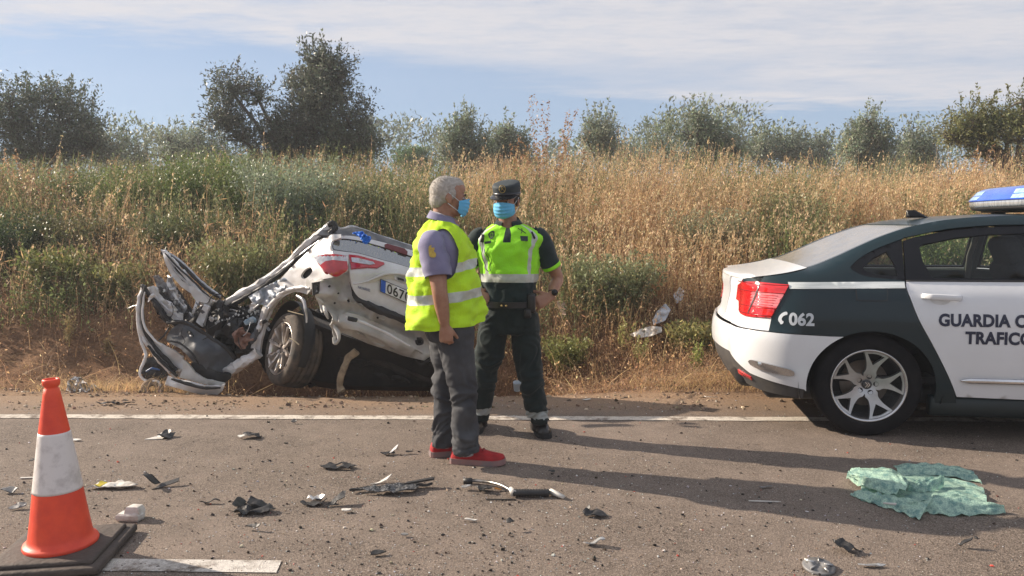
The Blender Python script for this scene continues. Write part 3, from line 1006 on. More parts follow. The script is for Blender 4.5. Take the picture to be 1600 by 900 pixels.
        panel("handset_sign", ph, lambda a, b, g=sgn: side(a, b, g, .0032), [letterw], num, step=.02, thick=.001, flip=(sgn > 0))

    # ---- top surfaces
    def top(x, v, o=0.0):          # v in -1..1 across
        yr = YRAIL(x)
        crown = np.interp(x, [.2, .6, .85, 1.2, 1.5, 2.5, 3.6, 4.7], [.012, .008, .0, -.004, .006, .022, .02, .03])
        return Vector((x, v * (yr - .0), ZRAIL(x) + crown * (1 - v * v) + o))
    def topgrid(name, xs, v0, v1, m, th=.014, o=0.0, nv=16, parent=car, fnn=top):
        b = MB()
        vs = [fnn(x, v0 + (v1 - v0) * j / nv, o) for x in xs for j in range(nv + 1)]
        K = nv + 1; n = len(xs)
        fs = [(i * K + j, (i + 1) * K + j, (i + 1) * K + j + 1, i * K + j + 1) for i in range(n - 1) for j in range(nv)]
        b.add(vs, fs, 0, True)
        if th:
            vb = [p - Vector((0, 0, th)) for p in vs]
            b.add(vb, [tuple(reversed(f)) for f in fs], 0, True)
            edge = [(i * K) for i in range(n)] + [((n - 1) * K + j) for j in range(1, K)] + [(i * K + nv) for i in range(n - 2, -1, -1)] + [j for j in range(nv - 1, 0, -1)]
            ev = [vs[i] for i in edge] + [vb[i] for i in edge]
            L_ = len(edge)
            b.add(ev, [(i, (i + 1) % L_, L_ + (i + 1) % L_, L_ + i) for i in range(L_)], 0, False)
        return b.build(name, m, parent)
    rearx = list(np.linspace(.62, 1.33, 18))
    topgrid("rear_window", rearx, -.93, .93, glsr, th=0, o=-.002)
    # rear screen surround in green/black
    for v0, v1 in ((-1, -.93), (.93, 1)):
        topgrid("screen_surround", rearx, v0, v1, green, nv=2, th=.008)
    topgrid("roof_panel", list(np.linspace(1.345, 2.78, 26)), -1, 1, green)
    topgrid("rear_screen_header", list(np.linspace(1.33, 1.343, 2)), -1, 1, black, th=.006, o=-.006)
    topgrid("windscreen", list(np.linspace(2.79, 3.62, 16)), -.95, .95, gls, th=0, o=-.002)
    for v0, v1 in ((-1, -.95), (.95, 1)):
        topgrid("windscreen_pillar", list(np.linspace(2.79, 3.62, 16)), v0, v1, green, nv=2, th=.02)
    topgrid("bonnet", list(np.linspace(3.64, 4.66, 20)), -1, 1, green)
    # boot lid: deck rolling over a lip onto the rear face
    def lid(x, v, o=0.0):
        y = v
        return top(x, v, o)
    b = MB()
    K = 24
    def lipz(k): return k
    rows = []
    for x in list(np.linspace(.615, .24, 10)):
        rows.append([top(x, v) for v in np.linspace(-1, 1, K + 1)])
    for (bk, z) in ((.012, 1.052), (-.004, 1.046), (-.010, 1.036), (-.004, 1.024)):
        row = []
        for v in np.linspace(-1, 1, K + 1):
            t = abs(v)
            y = .70 * t
            p = side(XREAR(1.03) + RC - RC * PI / 2 - max(0.0, (side_y(.56, 1.0) - RC) - y) if y < side_y(.56, 1.0) - RC else
                     (XREAR(1.03) + RC) - RC * math.asin(min(1, max(0, (1 - (y - (side_y(.56, 1.0) - RC)) / RC)))), 1.02, -1)
            yy = p.y if v < 0 else -p.y
            zz = z - .012 * t ** 4
            row.append(Vector((p.x + bk, (-y if v < 0 else y) if t < 1 else (-.70 if v < 0 else .70), zz)))
        rows.append(row)
    b.loft(rows, caps=False, closed=False)
    b.build("boot_lid", white, car)
    # rear face of the lid and number plate
    rf = [(-.14, 1.026), (-.14, .70), (-.70, .70), (-.70, 1.026)]
    for sgn in (-1, 1):
        panel("boot_face", rf, lambda a, b_, g=sgn: side(a, b_, g, -.002), [white], car, step=.05, thick=.01, flip=(sgn > 0))
    # underbody and cabin floor
    MB().box((2.3, 0, .26), (3.9, 1.45, .12), bev=.05).box((.42, 0, .40), (.5, 1.25, .3), bev=.08).build("underbody", black, car)
    MB().box((2.3, 0, .38), (3.0, 1.62, .04)).box((.98, 0, .62), (.05, 1.15, .6)).box((.72, 0, 1.0), (.58, 1.2, .03)).build("cabin_floor", mat("cabin carpet", (0.02, 0.02, 0.022), .9), car)
    cloth = mat("charcoal seat cloth", (0.022, 0.024, 0.03), .85, c2=(0.035, 0.036, 0.04), scale=40, bump=.2, bscale=200)
    trim = mat("grey green door lining", (0.20, 0.24, 0.21), .6, c2=(0.16, 0.19, 0.17))
    # rear bench
    rs = MB(); rs.box((1.42, 0, .60), (.52, 1.28, .20), bev=.07)
    R1 = Matrix.Rotation(math.radians(-24), 3, 'Y')
    rs.box((1.10, 0, .80), (.15, 1.28, .52), M=R1, bev=.06)
    bench = rs.build("rear_bench", cloth, car)
    for y in (-.42, 0, .42):
        MB().box((.975, y, 1.09), (.10, .26, .15), M=R1, bev=.045).build("headrest", cloth, bench)
    for y, q in ((-.38, .03), (.38, .42)):
        fs_ = MB(); fs_.box((2.45 + q, y, .58), (.52, .50, .18), bev=.07)
        fs_.box((2.13 + q, y, .88), (.15, .48, .62), M=R1, bev=.065)
        seat = fs_.build("front_seat", cloth, car)
        MB().box((1.985 + q, y, 1.225), (.12, .31, .22), M=R1, bev=.055).tube([(2.02 + q, y - .06, 1.10), (1.99 + q, y - .06, 1.2)], .008, 6).tube([(2.02 + q, y + .06, 1.10), (1.99 + q, y + .06, 1.2)], .008, 6).build("headrest", cloth, seat)
    for sgn in (-1, 1):
        lin = [(1.50, .45), (1.42, .62), (1.30, .80), (1.26, 1.035), (2.25, 1.035), (2.25, .45)]
        ln = panel("door_lining", lin, lambda a, b_, g=sgn: side(a, b_, g, -.05), [trim], car, step=.08, thick=.02, flip=(sgn > 0))
        MB().tube([side(1.62, .93, sgn, -.08), side(1.68, .965, sgn, -.115), side(1.98, .93, sgn, -.115), side(2.04, .90, sgn, -.08)], .014, 8).build("grab_handle", chrome, ln)
        lin2 = [(2.30, .45), (2.30, 1.035), (3.35, 1.01), (3.35, .45)]
        panel("door_lining", lin2, lambda a, b_, g=sgn: side(a, b_, g, -.05), [trim], car, step=.08, thick=.02, flip=(sgn > 0))
        # middle pillar lining and belt
        MB().tube([side(2.27, z, sgn, -.04) for z in np.linspace(.5, 1.40, 8)], [(.05, .025)] * 8, 8, side=(1, 0, 0), power=.6).build("pillar_lining", trim, car)
        MB().tube([side(2.24, 1.34, sgn, -.07), side(2.22, 1.15, sgn, -.08), side(2.26, .9, sgn, -.08)], [(.024, .003)] * 3, 6, side=(1, 0, 0)).build("seat_belt", mat("pale belt webbing", (0.55, 0.52, 0.45), .7), car)
    MB().box((3.45, 0, .93), (.45, 1.4, .24), bev=.09).build("dashboard", black, car)
    st = MB(); M_ = Matrix.Rotation(math.radians(-65), 3, 'Y')
    rr = [M_ @ Vector((.185 * math.cos(a), .185 * math.sin(a), 0)) + Vector((3.1, .38, .98)) for a in np.linspace(0, 2 * PI, 25)]
    st.tube(rr, .014, 8); st.ell((3.11, .38, .97), (.07, .07, .03), M_)
    st.build("steering_wheel", black, car)
    MB().box((2.17, 0, 1.440), (.95, 1.06, .02)).build("roof_lining", trim, car)
    # front end (kept simple but closed)
    fr = MB()
    rows = []
    for z, x in ((.24, 4.62), (.34, 4.70), (.5, 4.76), (.62, 4.76), (.72, 4.72), (.80, 4.64)):
        rows.append([Vector((x - .22 * abs(v) ** 3, v * (W_XZ(4.6) + W_PR(min(z, 1.0)) - .02), z)) for v in np.linspace(-1, 1, 17)])
    fr.loft(rows, caps=False, closed=False); fr.build("front_bumper", white, car)
    MB().box((4.745, 0, .58), (.05, .8, .16), bev=.02).build("grille", black, car)
    for sgn in (-1, 1):
        MB().ell((4.55, sgn * .66, .70), (.16, .17, .08)).build("headlight", glass("lamp cover", (.7, .7, .7), .25), car)
        mr = MB(); mr.ell((3.33, sgn * 1.03, 1.04), (.075, .12, .075)); mr.tube([side(3.36, 1.0, sgn), (3.35, sgn * 1.0, 1.01)], .025, 8)
        mr.build("wing_mirror", green, car)

    # ---- wheels
    tyre = mat("tyre rubber", (0.006, 0.006, 0.008), .85, spec=.2, c2=(0.012, 0.011, 0.012), scale=14, bump=.2, bscale=70)
    alloy = mat("silver alloy", (0.50, 0.51, 0.53), .32, .85, c2=(0.40, 0.41, 0.42), scale=12)
    alloyd = mat("machined rim edge", (0.62, 0.63, 0.65), .25, .9)
    dark = mat("dark wheel well", (0.01, 0.01, 0.011), .7)
    disc = mat("brake disc steel", (0.34, 0.30, 0.26), .4, .7, c2=(0.25, 0.2, 0.16))
    def wheel(xc, sgn):
        MT = Matrix(((1, 0, 0), (0, 0, sgn), (0, 1, 0)))      # lathe axis z -> sgn*y ; local y -> z
        o = Vector((xc, sgn * .665, ZA))
        def L(prof, m, name, parent, n=56):
            b_ = MB()
            b_.lathe(prof, M=Matrix(((1, 0, 0), (0, 0, sgn), (0, 1, 0))), n=n)
            b_.v = [p + o for p in b_.v]
            return b_.build(name, m, parent)
        # heights are along the axle towards the outside; outer tyre wall at .225
        w = L([(.232, .02), (.26, .008), (.305, .012), (.332, .03), (.344, .05), (.345, .115), (.3445, .18), (.336, .203), (.318, .214), (.29, .220), (.265, .221), (.25, .216), (.243, .205)], tyre, "wheel", car)
        L([(.243, .205), (.2455, .213), (.240, .216), (.231, .211), (.226, .198), (.222, .16), (.216, .10), (.214, .03)], alloyd, "rim", w)
        L([(.214, .06), (.0, .055)], dark, "rim_back", w)
        L([(.155, .085), (.155, .105), (.06, .105), (.06, .12), (.0, .12)], disc, "brake_disc", w)
        # five forked spokes
        def fn(a, b_):
            r = math.hypot(a, b_)
            d = .170 + .030 * (r / .23) ** 1.5 - .012 * max(0, .07 - r) / .07
            return o + Vector((a, sgn * d, b_))
        R_ = .2285
        def pol(r, deg): return (r * math.cos(math.radians(deg)), r * math.sin(math.radians(deg)))
        out = []
        holes = []
        rot = 72 + 6 - 0
        for k in range(5):
            a0 = rot + 72 * k
            out += [pol(.062, a0 - 36)]
            out += cv(pol(.085, a0 - 30), pol(.105, a0 - 18.5), pol(.150, a0 - 16.5), pol(.19, a0 - 18.5), pol(R_, a0 - 20.5), n=3)
            out += [pol(R_, a0 - 14), pol(R_, a0 - 6), pol(R_, a0 + 6), pol(R_, a0 + 14)]
            out += cv(pol(R_, a0 + 20.5), pol(.19, a0 + 18.5), pol(.150, a0 + 16.5), pol(.105, a0 + 18.5), pol(.085, a0 + 30), n=3)
            holes.append(cv(pol(.138, a0), pol(.143, a0 + 1.5), pol(.206, a0 + 14), pol(.213, a0 + 12.5), pol(.216, a0), pol(.213, a0 - 12.5), pol(.206, a0 - 14), pol(.143, a0 - 1.5), n=2, closed=True))
        panel("spokes", out, fn, [alloy], w, step=.014, thick=.03, holes=holes, flip=(sgn > 0))
        hb = MB()
        for k in range(5):
            a = rot + 72 * k + 36 - 36
            p = pol(.056, rot + 72 * k)
            hb.lathe([(.0, .170), (.0125, .170), (.0165, .176), (.0165, .165)], M=MT, n=12)
            hb.v[-48:] = [q + o + Vector((p[0], 0, p[1])) for q in hb.v[-48:]]
        hb.build("wheel_bolts", black, w)
        L([(.030, .166), (.030, .174), (.026, .178), (.0, .179)], plast, "hub_cap", w, 24)
        ch = MB()
        for dz in (-.010, .004):
            pts = [(-.017, dz - .006), (0, dz + .008), (.017, dz - .006), (.017, dz + .000), (0, dz + .015), (-.017, dz + .000)]
            # chevron turned sideways as the wheel has stopped
            pts = [(z_, -x_) for x_, z_ in pts]
            ch.add([o + Vector((p[0], sgn * .1805, p[1])) for p in pts], [(0, 1, 4, 5), (1, 2, 3, 4)] if sgn > 0 else [(5, 4, 1, 0), (4, 3, 2, 1)], 0, False)
        ch.build("hub_chevrons", chrome, w)
        return w
    for xc in (XA, XF):
        for sgn in (-1, 1):
            wheel(xc, sgn)
    # ---- roof: fin aerial and light bar
    fin = MB(); x0 = 1.47
    fz = ZRAIL(1.5) + .02
    fin.loft([[Vector((x0 + u_ * (1 - h_ * .62) - .03 * 0 + .0, y_ * (1 - h_ * .85), fz + .058 * h_)) for u_, y_ in ((0, 0), (.03, -.022), (.13, -.018), (.165, 0), (.13, .018), (.03, .022))] for h_ in (0, .35, .7, 1)])
    fin.build("roof_aerial", gloss, car)
    blue = mat("blue dome plastic", (0.02, 0.085, 0.50), .15, c2=(0.03, 0.12, 0.58), scale=6, coat=1.0)
    pale = mat("pale blue lamp window", (0.42, 0.62, 0.86), .2, c2=(0.2, 0.4, 0.75), scale=25, coat=1)
    clear = mat("clear lens band", (0.50, 0.53, 0.56), .15, .3, c2=(0.20, 0.22, 0.25), scale=30, stretch=(3, 3, .2), coat=1)
    XB = 2.30; ZB = 1.528
    def barring(z, ax, ay, n=48, tip=3.0):
        r_ = []
        for k in range(n):
            a = 2 * PI * k / n
            ca, sa = math.cos(a), math.sin(a)
            e = 2 / tip
            r_.append(Vector((XB + ax * math.copysign(abs(ca) ** e, ca), ay * math.copysign(abs(sa) ** e, sa), z)))
        return r_
    lb = MB()
    lb.loft([barring(ZB - .012, .17, .57), barring(ZB - .004, .21, .62), barring(ZB + .015, .222, .635)])
    bar = lb.build("light_bar", black, car)
    l2 = MB(); l2.loft([barring(ZB + .015, .224, .64), barring(ZB + .03, .230, .648), barring(ZB + .058, .231, .65), barring(ZB + .062, .226, .645)]); l2.build("lens_band", clear, bar)
    l3 = MB(); l3.loft([barring(ZB + .060, .236, .656), barring(ZB + .068, .237, .657), barring(ZB + .105, .213, .622), barring(ZB + .142, .180, .575), barring(ZB + .158, .155, .54), barring(ZB + .165, .12, .49), barring(ZB + .169, .0, .0)])
    l3.build("blue_dome", blue, bar)
    for sg in (-1, 1):
        l4 = MB()
        r1 = barring(ZB + .072, .237, .658); r2 = barring(ZB + .138, .188, .586)
        ks = [26, 27, 28, 29, 30, 31, 32]
        if sg > 0: ks = [48 - k for k in ks]
        vv = [r1[k % 48] for k in ks] + [r2[k % 48] for k in ks]
        n_ = len(ks)
        fs_ = [(i, i + 1, n_ + i + 1, n_ + i) for i in range(n_ - 1)]
        if sg > 0: fs_ = [tuple(reversed(f)) for f in fs_]
        l4.add(vv, fs_, 0, True)
        l4.build("lamp_window", pale, bar)
    feet = MB()
    for y in (-.47, .47):
        for dx in (-.0,):
            feet.lathe([(.05, -.038), (.052, -.028), (.04, -.02), (.04, .0)], n=20)
            feet.v[-80:] = [q + Vector((XB + .02, y, ZB)) for q in feet.v[-80:]]
    feet.box((XB, 0, ZB - .014), (.16, 1.1, .02), bev=.008)
    feet.build("bar_feet", black, bar)
    return car
build_patrol_car()
# ------------------------------------------------------------------ people
def lerp(a, b, t): return a + (b - a) * t

class Torso:
    """stack of superellipse sections; b runs in photo rows, a = 50 * angle from the front"""
    def __init__(self, Fw, Lt, rows, D, yoff=None):
        # rows: (py, x_left, x_right, other_half, power, depth offset)
        self.Fw, self.Lt = Vector(Fw), Vector(Lt)
        self.D = D
        r = sorted(rows)
        ys = [q[0] for q in r]
        self.c = pchip(ys, [(q[1] + q[2]) / 2 for q in r])
        self.h = pchip(ys, [(q[2] - q[1]) / 2 * D / CAM_F * .955 for q in r])
        self.o = pchip(ys, [q[3] for q in r])
        self.p = pchip(ys, [q[4] for q in r])
        self.d = pchip(ys, [(q[5] if len(q) > 5 else 0) for q in r])
        self.across = abs(self.Lt.x) > abs(self.Fw.x)       # picture width is the lateral axis
    def S(self, a, b, off=0.0, wr=0.0, seed=0.0):
        u = a / 50.0
        C = P(self.c(b), b, self.D + self.d(b))
        h, o, p = self.h(b) + off, self.o(b) + off, self.p(b)
        lat, fa = (h, o) if self.across else (o, h)
        cu, su = math.cos(u), math.sin(u)
        q = C + self.Fw * (fa * math.copysign(abs(cu) ** p, cu)) + self.Lt * (lat * math.copysign(abs(su) ** p, su))
        if wr:
            n = (q - C); n.z = 0
            if n.length > 1e-6: n.normalize()
            w = 0.5 - 1.3 * abs(noise.noise(Vector((cu * 1.1 + seed * 2, b * .03 + su, su * 1.1)))) + noise.noise(Vector((cu * 1.5 + seed, b * .035, su * 1.5 + seed))) + .6 * noise.noise(Vector((cu * 3.2 + b * .02, b * .085 + seed, su * 3.2))) \
                + .35 * noise.noise(Vector((cu * 5, b * .2 + su, su * 5 + seed)))
            q += n * (w * wr)
        return q
    def wrap(self, b0, b1, n=36, k=30, off=0.0):
        mb = MB()
        mb.loft([[self.S(100 * PI * j / n, b0 + (b1 - b0) * i / k, off) for j in range(n)] for i in range(k + 1)])
        return mb

def limb(mb, pts, radii, side=(1, 0, 0), n=18, sub=6):
    """smooth tapered limb through the joints"""
    path = cv(*[tuple(p) for p in pts], n=sub)
    L = len(path)
    ks = np.linspace(0, len(radii) - 1, L)
    ra = [pchip(range(len(radii)), [r[0] for r in radii])(k) for k in ks]
    rb = [pchip(range(len(radii)), [r[1] for r in radii])(k) for k in ks]
    mb.tube(path, list(zip(ra, rb)), n, side=side)
    return mb

def frame(fw, up):
    f = Vector(fw).normalized(); u = Vector(up); u = (u - f * u.dot(f)).normalized(); l = u.cross(f)
    return Matrix(((f.x, l.x, u.x), (f.y, l.y, u.y), (f.z, l.z, u.z)))     # columns forward, left, up

def head_shapes(mb, o, M, neck=.17, full=1.0):
    def E(c, r, R=None):
        mb.ell(o + M @ Vector(c), r, M if R is None else M @ R, nu=20, nv=14)
    E((-.012, 0, .028), (.098, .077, .088))
    E((.028, 0, -.008), (.062, .064, .082))
    E((.032, 0, -.068), (.050 * full, .052 * full, .044))
    E((.060, 0, -.088), (.024, .026, .020))
    E((.050, 0, .052), (.044, .056, .040))
    E((.081, 0, .014), (.013, .046, .010))
    for s in (-1, 1):
        E((.062, s * .036, -.030), (.024, .024, .026))
        E((-.006, s * .079, -.012), (.019, .008, .031), Matrix.Rotation(math.radians(-12), 3, 'Y') @ Matrix.Rotation(s * math.radians(18), 3, 'Z'))
        E((-.004, s * .076, -.030), (.012, .008, .013))
    mb.tube([o + M @ Vector(q) for q in ((.086, 0, .012), (.100, 0, -.012), (.110, 0, -.032), (.098, 0, -.040))], [(.009, .010), (.011, .010), (.016, .011), (.012, .008)], 10, side=M @ Vector((0, 1, 0)))

def hand(mb, w, d, side_, palm, curl=.5, spread=.0, thumb=(.6, .5, .3), tc=.4, scale=1.0):
    """w wrist, d pointing direction, side_ towards the thumb, palm = palm normal; fingers curl towards the palm"""
    d = Vector(d).normalized(); s = Vector(side_); s = (s - d * s.dot(d)).normalized(); n = d.cross(s)
    if n.dot(Vector(palm)) < 0: n = -n
    k = scale
    mb.tube([w - d * .02, w + d * .015 * k, w + d * .05 * k, w + d * .088 * k, w + d * .098 * k],
            [(.027, .020), (.030 * k, .018 * k), (.040 * k, .017 * k), (.042 * k, .014 * k), (.036 * k, .010 * k)], 14, side=s, power=.85)
    for i, (off, ln, r) in enumerate(((.030, .072, .0088), (.0105, .080, .0092), (-.0105, .074, .0088), (-.030, .058, .0078))):
        p = w + d * (.088 - .004 * abs(i - 1)) * k + s * off * k
        ang = 0.0
        pts = [p - d * .02, p]
        dirv = (d + s * (off * spread * 20)).normalized()
        c_i = curl * (1 + .12 * i)
        for j, (fr, bend) in enumerate(((.42, .9), (.32, 1.25), (.26, .9))):
            ang += bend * c_i
            v = dirv * math.cos(ang) + n * math.sin(ang)
            m = pts[-1] + v * ln * fr * k * .5
            pts += [m, pts[-1] + v * ln * fr * k]
        L_ = len(pts)
        mb.tube(pts, [r * k * (1.02 - .22 * q / L_) * (1.06 if q in (3, 5) else 1) for q in range(L_)], 10)
        mb.ell(pts[-1], (r * k * .8,) * 3, nu=8, nv=6)
    # thumb from the side of the palm
    p = w + d * .028 * k + s * .026 * k + n * .006
    a = (d * thumb[0] + s * thumb[1] + n * thumb[2]).normalized()
    b = (a + n * tc + d * .3).normalized()
    c = (b + n * tc - s * .2).normalized()
    q1 = p + a * .042 * k; q2 = q1 + b * .032 * k; q3 = q2 + c * .026 * k
    mb.tube([p - a * .01, p + a * .02 * k, q1, q1.lerp(q2, .5), q2, q3], [.016 * k, .015 * k, .0115 * k, .0105 * k, .0108 * k, .0085 * k], 10)
    mb.ell(q3, (.0085 * k,) * 3, nu=8, nv=6)

def from_remesh(name, mb, voxel, mats, parent, smooth=4, disp=None, matfn=None):
    co, nn, fs = remesh(mb, voxel, smooth)
    if disp is not None:
        co = np.array([co[i] + nn[i] * disp(co[i], nn[i]) for i in range(len(co))])
    inv = root_inv(parent)
    co = co + np.array(inv.translation)
    me = bpy.data.meshes.new(name)
    me.from_pydata(co.tolist(), [], fs)
    for m in (mats if isinstance(mats, (list, tuple)) else [mats]):
        me.materials.append(m)
    me.polygons.foreach_set('use_smooth', np.ones(len(me.polygons), bool))
    if matfn is not None:
        off = -np.array(inv.translation)
        cen = np.empty(len(me.polygons) * 3, np.float32); me.polygons.foreach_get('center', cen)
        me.polygons.foreach_set('material_index', np.array([matfn(c) for c in cen.reshape(-1, 3) + off], np.int32))
    me.update()
    return link(name, me, parent)

def folds(amp, fz=26, fx=7, seed=0.0, zfn=None):
    def f(p, n):
        a = amp * (zfn(p[2]) if zfn else 1.0)
        q = Vector((p[0] * fx + seed, p[1] * fx, p[2] * fz * .7 + 4 * noise.noise(Vector(p) * 5 + Vector((seed, 0, 0)))))
        r = .55 - 1.9 * abs(noise.noise(q))
        return a * (.55 * r + .45 * noise.noise(q * .6 + Vector((3, 3, 3))) + .25 * (.4 - abs(noise.noise(Vector((p[0] * 20, p[1] * 20 + seed, p[2] * 34))))))
    return f

def shoe(mb_up, mb_sole, heel, toe, h=.085, w=.048, sole=.028, toe_lift=.0, round_=1.0):
    d = (toe - heel); L_ = d.length; d.normalize(); s = Vector((0, 0, 1)).cross(d)
    prof = [(0.0, .60, .45), (.04, .86, .80), (.14, .95, 1.0), (.30, .93, 1.12), (.42, .90, 1.0), (.55, .96, .80), (.68, 1.04, .66), (.80, 1.02, .56), (.90, .88, .47), (.97, .62, .36), (1.0, .3, .25)]
    rings = []; srings = []
    for t, ww, hh in prof:
        c = heel + d * (L_ * t)
        lift = toe_lift * max(0, t - .75) ** 2 * 8
        ring = []
        for k in range(20):
            a = 2 * PI * k / 20
            ca, sa = math.cos(a), math.sin(a)
            z = h * hh * (max(sa, 0) ** .8) if sa > 0 else sa * .012
            ring.append(c + s * (w * ww * math.copysign(abs(ca) ** .75, ca)) * (1 - .25 * max(sa, 0)) + Vector((0, 0, sole - .004 + z + lift)))
        rings.append(ring)
        srings.append([c + d * ((t - .5) * .012) + s * (w * (ww + .07) * math.copysign(abs(math.cos(2 * PI * k / 20)) ** .7, math.cos(2 * PI * k / 20)))
                       + Vector((0, 0, (sole if math.sin(2 * PI * k / 20) > 0 else 0.001) + lift)) for k in range(20)])
    mb_up.loft(rings); mb_sole.loft(srings, smooth=False)

def face_mask(parent, o, M, name="face_mask", lift=0.0):
    blue = mat("pale blue surgical mask", (0.13, 0.46, 0.74), .8, c2=(0.10, 0.40, 0.66), scale=30, bump=.1, bscale=200)
    inner = mat("mask edge", (0.72, 0.80, 0.84), .8)
    def fn(a, b):      # a lateral -1..1, b height -1..1
        t = a * 1.28
        wz = .052 - .010 * abs(a) ** 2
        x = .006 + .112 * math.cos(t) ** .9 * (1 - .10 * b * b) - .012 * (b < 0) * b * b
        pleat = .0022 * math.sin(b * 14) * math.cos(t)
        nose = .010 * math.exp(-(a / .18) ** 2) * max(0, .2 + b)
        return o + M @ Vector((x + pleat + nose + .004, .079 * math.sin(t) * (1 - .07 * b * b), -.048 + wz * b + lift - .006 * (1 - abs(a))))
    out = [(-.95, -.62), (-.8, -.85), (-.4, -1.0), (0, -1.05), (.4, -1.0), (.8, -.85), (.95, -.62), (.95, .72), (.5, .93), (.18, 1.05), (0, 1.08), (-.18, 1.05), (-.5, .93), (-.95, .72)]
    mk = panel(name, [(a, b) for a, b in out], fn, [blue], parent, True, step=.06, thick=.0015)
    lp = MB()
    for s in (-1, 1):
        ear_t = o + M @ Vector((-.012, s * .083, .022)); ear_b = o + M @ Vector((-.012, s * .081, -.038))
        lp.tube([fn(s * .93, .66), ear_t], .0016, 6)
        lp.tube([fn(s * .93, -.6), ear_b], .0016, 6)
    lp.build("ear_loop", inner, mk, True)
    return mk

def eyes(parent, o, M):
    w = mat("eye white", (0.5, 0.46, 0.42), .3); dk = mat("dark iris", (0.02, 0.014, 0.01), .2); lid = MATS["skin"]
    br = mat("dark eyebrow hair", (0.06, 0.05, 0.045), .9)
    for s in (-1, 1):
        c = o + M @ Vector((.079, s * .031, .000))
        MB().ell(c, (.010, .013, .0075), M).build("eye", w, parent, True)
        MB().ell(c + M @ Vector((.0065, -.001 * s, 0)), (.0045, .0058, .0058), M).build("iris", dk, parent, True)
        b = MB(); b.tube([o + M @ Vector(q) for q in ((.094, s * .012, .018), (.093, s * .030, .024), (.080, s * .050, .018))], [(.004, .004), (.005, .004), (.002, .002)], 8)
        b.build("eyebrow", br, parent, True)

def loft_sleeve(name, pts, radii, m, parent, seed=0.0, cuff=None, amp=.006):
    path = cv(*[tuple(p) for p in pts], n=8)
    L = len(path); ks = np.linspace(0, len(radii) - 1, L)
    rf = pchip(range(len(radii)), radii)
    mb = MB()
    rr = [rf(k) for k in ks]
    mb.tube(path, rr, 26, side=(0, 0, 1) if abs((path[-1] - path[0]).normalized().z) < .8 else (1, 0, 0), caps=False)
    V0 = mb.v
    K = 26
    for i in range(L):
        c = path[i]
        for k in range(K):
            p = V0[i * K + k]; n = (p - c).normalized()
            w = 1.0 - 2.2 * abs(noise.noise(Vector((p.x * 8 + seed, p.y * 8, p.z * 13)))) + .5 * noise.noise(Vector((p.x * 22, p.y * 22 + seed, p.z * 30)))
            V0[i * K + k] = p + n * w * amp
    # turned hem: go back inside a little
    hem = [V0[(L - 1) * K + k].lerp(path[-1], .12) - (path[-1] - path[-2]).normalized() * .012 for k in range(K)]
    o = len(V0); V0 += hem
    for k in range(K):
        j = (k + 1) % K
        mb.f.append(((L - 1) * K + k, (L - 1) * K + j, o + j, o + k)); mb.m.append(0); mb.s.append(True)
    if cuff:
        n_c = cuff[1]
        for idx, f in enumerate(mb.f):
            if min(f) >= (L - 1 - n_c) * K: mb.m[idx] = 1
        return mb.build(name, [m, cuff[0]], parent, True)
    return mb.build(name, m, parent, True)

mat("skin", (0.36, 0.195, 0.125), .5, c2=(0.30, 0.145, 0.09), scale=22, bump=.08, bscale=160, subsurf=.12)

